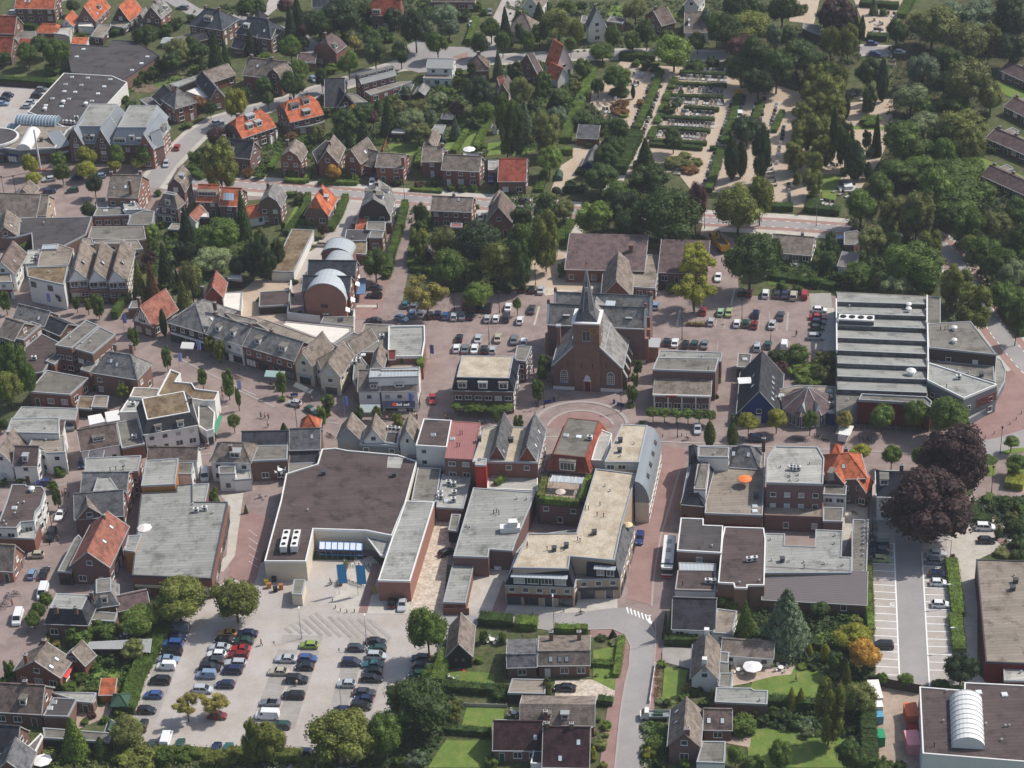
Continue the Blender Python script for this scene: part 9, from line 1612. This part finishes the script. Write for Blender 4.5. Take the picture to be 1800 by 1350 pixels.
for k,(u,v,c)in enumerate(((225,600,(40,100,170)),(255,605,(40,100,170)),(285,600,(44,110,170)),(340,600,(40,44,50)),(365,605,(40,44,50)),(410,600,(40,44,50)),(430,605,(40,44,50)),(130,660,(210,200,60)),(150,690,(200,130,70)),(245,700,(200,130,70)),(190,640,(60,60,64)),(200,720,(50,50,56)),(985,725,(200,170,60)))):
 b=MB();b.box(-.45,.45,-.4,.4,.1,1.15);l=MB();l.box(-.5,.5,-.45,.45,1.15,1.27);simple('waste_bin',f"{['blue', 'blue', 'blue', 'black', 'black', 'black', 'black', 'yellow', 'orange', 'orange', 'black', 'black', 'yellow'][k]} waste bin in the supermarket yard",'waste bin',[('bin',b,'any',c),('lid',l,'any',[x*.8 for x in c])],G('sm',u,v),.1,'waste bins')
def bench(t,u,v,rz,c,lb):b=MB();b.box(-.9,.9,-.25,.25,.42,.48);a=MB();a.box(-.9,.9,.2,.26,.5,.9);l=MB();l.box(-.8,-.7,-.2,.2,0,.42);k=MB();k.box(.7,.8,-.2,.2,0,.42);simple('bench',lb,'bench',[('seat',b,'any',c),('backrest',a,'any',c),('leg',l,'black',None),('leg',k,'black',None)],G(t,u,v),rz,'street benches')
bench('c2',250,275,.3,(44,70,130),'blue bench left of the church arcs');bench('c2',755,295,-.5,(44,70,130),'blue bench right of the church arcs');bench('c1',268,228,0,(40,60,120),'dark blue bench in the shopping street')
for u,v in((293,258),(713,275)):b=MB();b.bar((0,0,0),(0,0,1.0),.28,0,10);l=MB();l.bar((0,0,1.0),(0,0,1.12),.3,0,10,.15);simple('litter_bin',f"blue litter bin {'left' if u < 500 else 'right'} of the church arcs",'litter bin',[('drum',b,'any',(40,56,120)),('lid',l,'any',(30,40,90))],G('c2',u,v),0,'litter bins')
b=MB();b.bar((0,0,0),(0,0,13.5),.32,0,12,.28);k=MB();k.box(-1.6,1.6,-.8,.8,0,.5);simple('sign_column','tall white advertising column before the far shops','column',[('shaft',b,'white',None),('base',k,'w_pink',None)],G('a0',285,1190))
b=MB();b.box(-2.2,2.2,-1,1,.5,2.5);k=MB();k.box(-2,2,-1.05,-1,1.2,2.2);c=MB();c.box(-2.2,2.2,-1.8,-1,2.4,2.5);simple('market_stall','white market stall trailer under the small olive tree','market stall',[('body',b,'white',None),('counter',k,'black',None),('awning',c,'white',None)],G('c3',530,520),1.2)
b=MB();b.box(-.5,.5,-3.2,3.2,.02,.06);simple('water_slide','red plastic slide mat on the lawn','toy',[('mat',b,'any',(206,50,50))],G('d1',1490,722),.55)
b=MB();b.bar((0,0,.5),(0,0,.55),1.1,0,16);k=MB();k.bar((0,0,.48),(0,0,.53),1.45,0,16);l=MB();[l.bar((1.2*math.cos(x),1.2*math.sin(x),0),(1.2*math.cos(x),1.2*math.sin(x),.5),.05,0,5)for x in(0,1.57,3.14,4.71)];simple('trampoline','round trampoline with a turquoise rim on the lawn','trampoline',[('mat',b,'black',None),('rim',k,'any',(70,180,170)),('frame',l,'steel',None)],G('d1',1622,800))
for t,u,v,lb in(('d2',1585,680,'on the cottage patio'),('d3',90,665,'at the edge of the round lawn'),('d1',1650,470,'beside the black barn'),('a1',1480,1095,'under the terrace parasol'),('d1',1365,745,'on the slide lawn'),('d2',15,980,'behind the semi-detached house'),('b3',190,585,'behind the bungalow'),('d0',880,430,'in the walled garden'),('c1',170,755,'on the shop roof terrace, ')):
 z0=5.6 if 'roof' in lb else 0;b=MB();b.bar((0,0,.7),(0,0,.75),.6,0,12);l=MB();l.bar((0,0,0),(0,0,.7),.06,0,6);simple('garden_table','round garden table '+lb.strip(' ,'),'table',[('tabletop',b,'white',None),('leg',l,'steel',None)],G(t,u,v,z0)if not z0 else G(t,u,v,z0))
 for k in range(4):x=k*1.57+.4;c=MB();c.box(-.25,.25,-.25,.25,.4,.46);e=MB();e.box(-.25,.25,.2,.26,.46,.95);f=MB();[f.box(sx-.03,sx+.03,sy-.03,sy+.03,0,.4)for sx in(-.2,.2)for sy in(-.2,.2)];simple('garden_chair','garden chair '+lb.strip(' ,'),'chair',[('seat',c,'white',None),('backrest',e,'white',None),('leg_frame',f,'white',None)],G(t,u,v,z0)+Vector((math.cos(x)*1.1,math.sin(x)*1.1,0)),x-1.57,'garden chairs')
for t,s,h,lb,m_ in(('d3','700,770 1060,835',2.4,'dark timber fence at the end of the white bays','w_timber'),('a1','885,1060 935,925',.9,'rust-red edging fence beside the lawn','w_orange'),('d0','1060,450 1110,350 1115,330',2.2,'brick garden wall behind the parked van','w_pink'),('lo','1660,-50 1650,-240',2.0,'dark fence beside the white villa','w_timber'),('c3','705,985 700,1075',2.2,'dark fence between the corner house and villa','w_timber'),('a0','0,600 320,622',1.6,'timber fence behind the far left car park','w_timber'),('b0','670,180 895,178',1.8,'slatted grey screen on the workshop roof edge','w_timber'),('sm','1530,905 1730,905',1.8,'low brick wall closing the carport','w_red'),('d1','1460,920 1750,930',.9,'low pale wall along the upper lawn','slabs'),('d2','1000,640 960,900',.9,'low white posts and rail by the flower bed','white')):fence(t,s,h,lb,m_)
sheet('flower_bed','d2','1005,650 1045,650 1035,880 990,880','soil',3);undergrowth('d2','1005,650 1045,650 1035,880 990,880',40,'n',.5,.14)
def bollards(t,s,label):
 for q in s.split():u,v=map(float,q.split(','));b=MB();b.bar((0,0,0),(0,0,.95),.1,0,8);c=MB();c.bar((0,0,.95),(0,0,1.05),.12,0,8,.05);simple('bollard',label,'bollard',[('post',b,'darkgrey',None),('cap',c,'trim',None)],G(t,u,v),0,'bollards')
bollards('c3','1440,548 1515,522 1578,492 1636,460 1688,425 1732,390 1768,350','dark bollard along the curving pavement');bollards('bk','530,1120 910,1080','dark bollard on the pale forecourt');bollards('c2','1050,510 1185,505','dark bollard on the shopping street kerb');bollards('sm','650,800 675,855 715,880 765,888 825,885','pale bollard round the plaza tip')
# ================================================================ air
HZ=0.0001
if HZ:
 b=MB();b.box(-1520,1520,-320,2520,-1.0,290);o=b.build('haze',[])
 o['kind']='stuff';mh=bpy.data.materials.new('haze');mh.use_nodes=True;th_=mh.node_tree;th_.nodes.remove(th_.nodes['Principled BSDF']);pv=th_.nodes.new('ShaderNodeVolumePrincipled');pv.inputs['Color'].default_value=(.86,.92,1,1);pv.inputs['Density'].default_value=HZ;pv.inputs['Anisotropy'].default_value=.2
 th_.links.new(pv.outputs[0],th_.nodes['Material Output'].inputs['Volume']);o.data.materials.append(mh)
plant_trees();label_hedges();uniq_labels()
sc.cycles.volume_bounces=0;sc.cycles.max_bounces=6;sc.cycles.diffuse_bounces=3;sc.cycles.transparent_max_bounces=4
sc.cycles.use_denoising=True
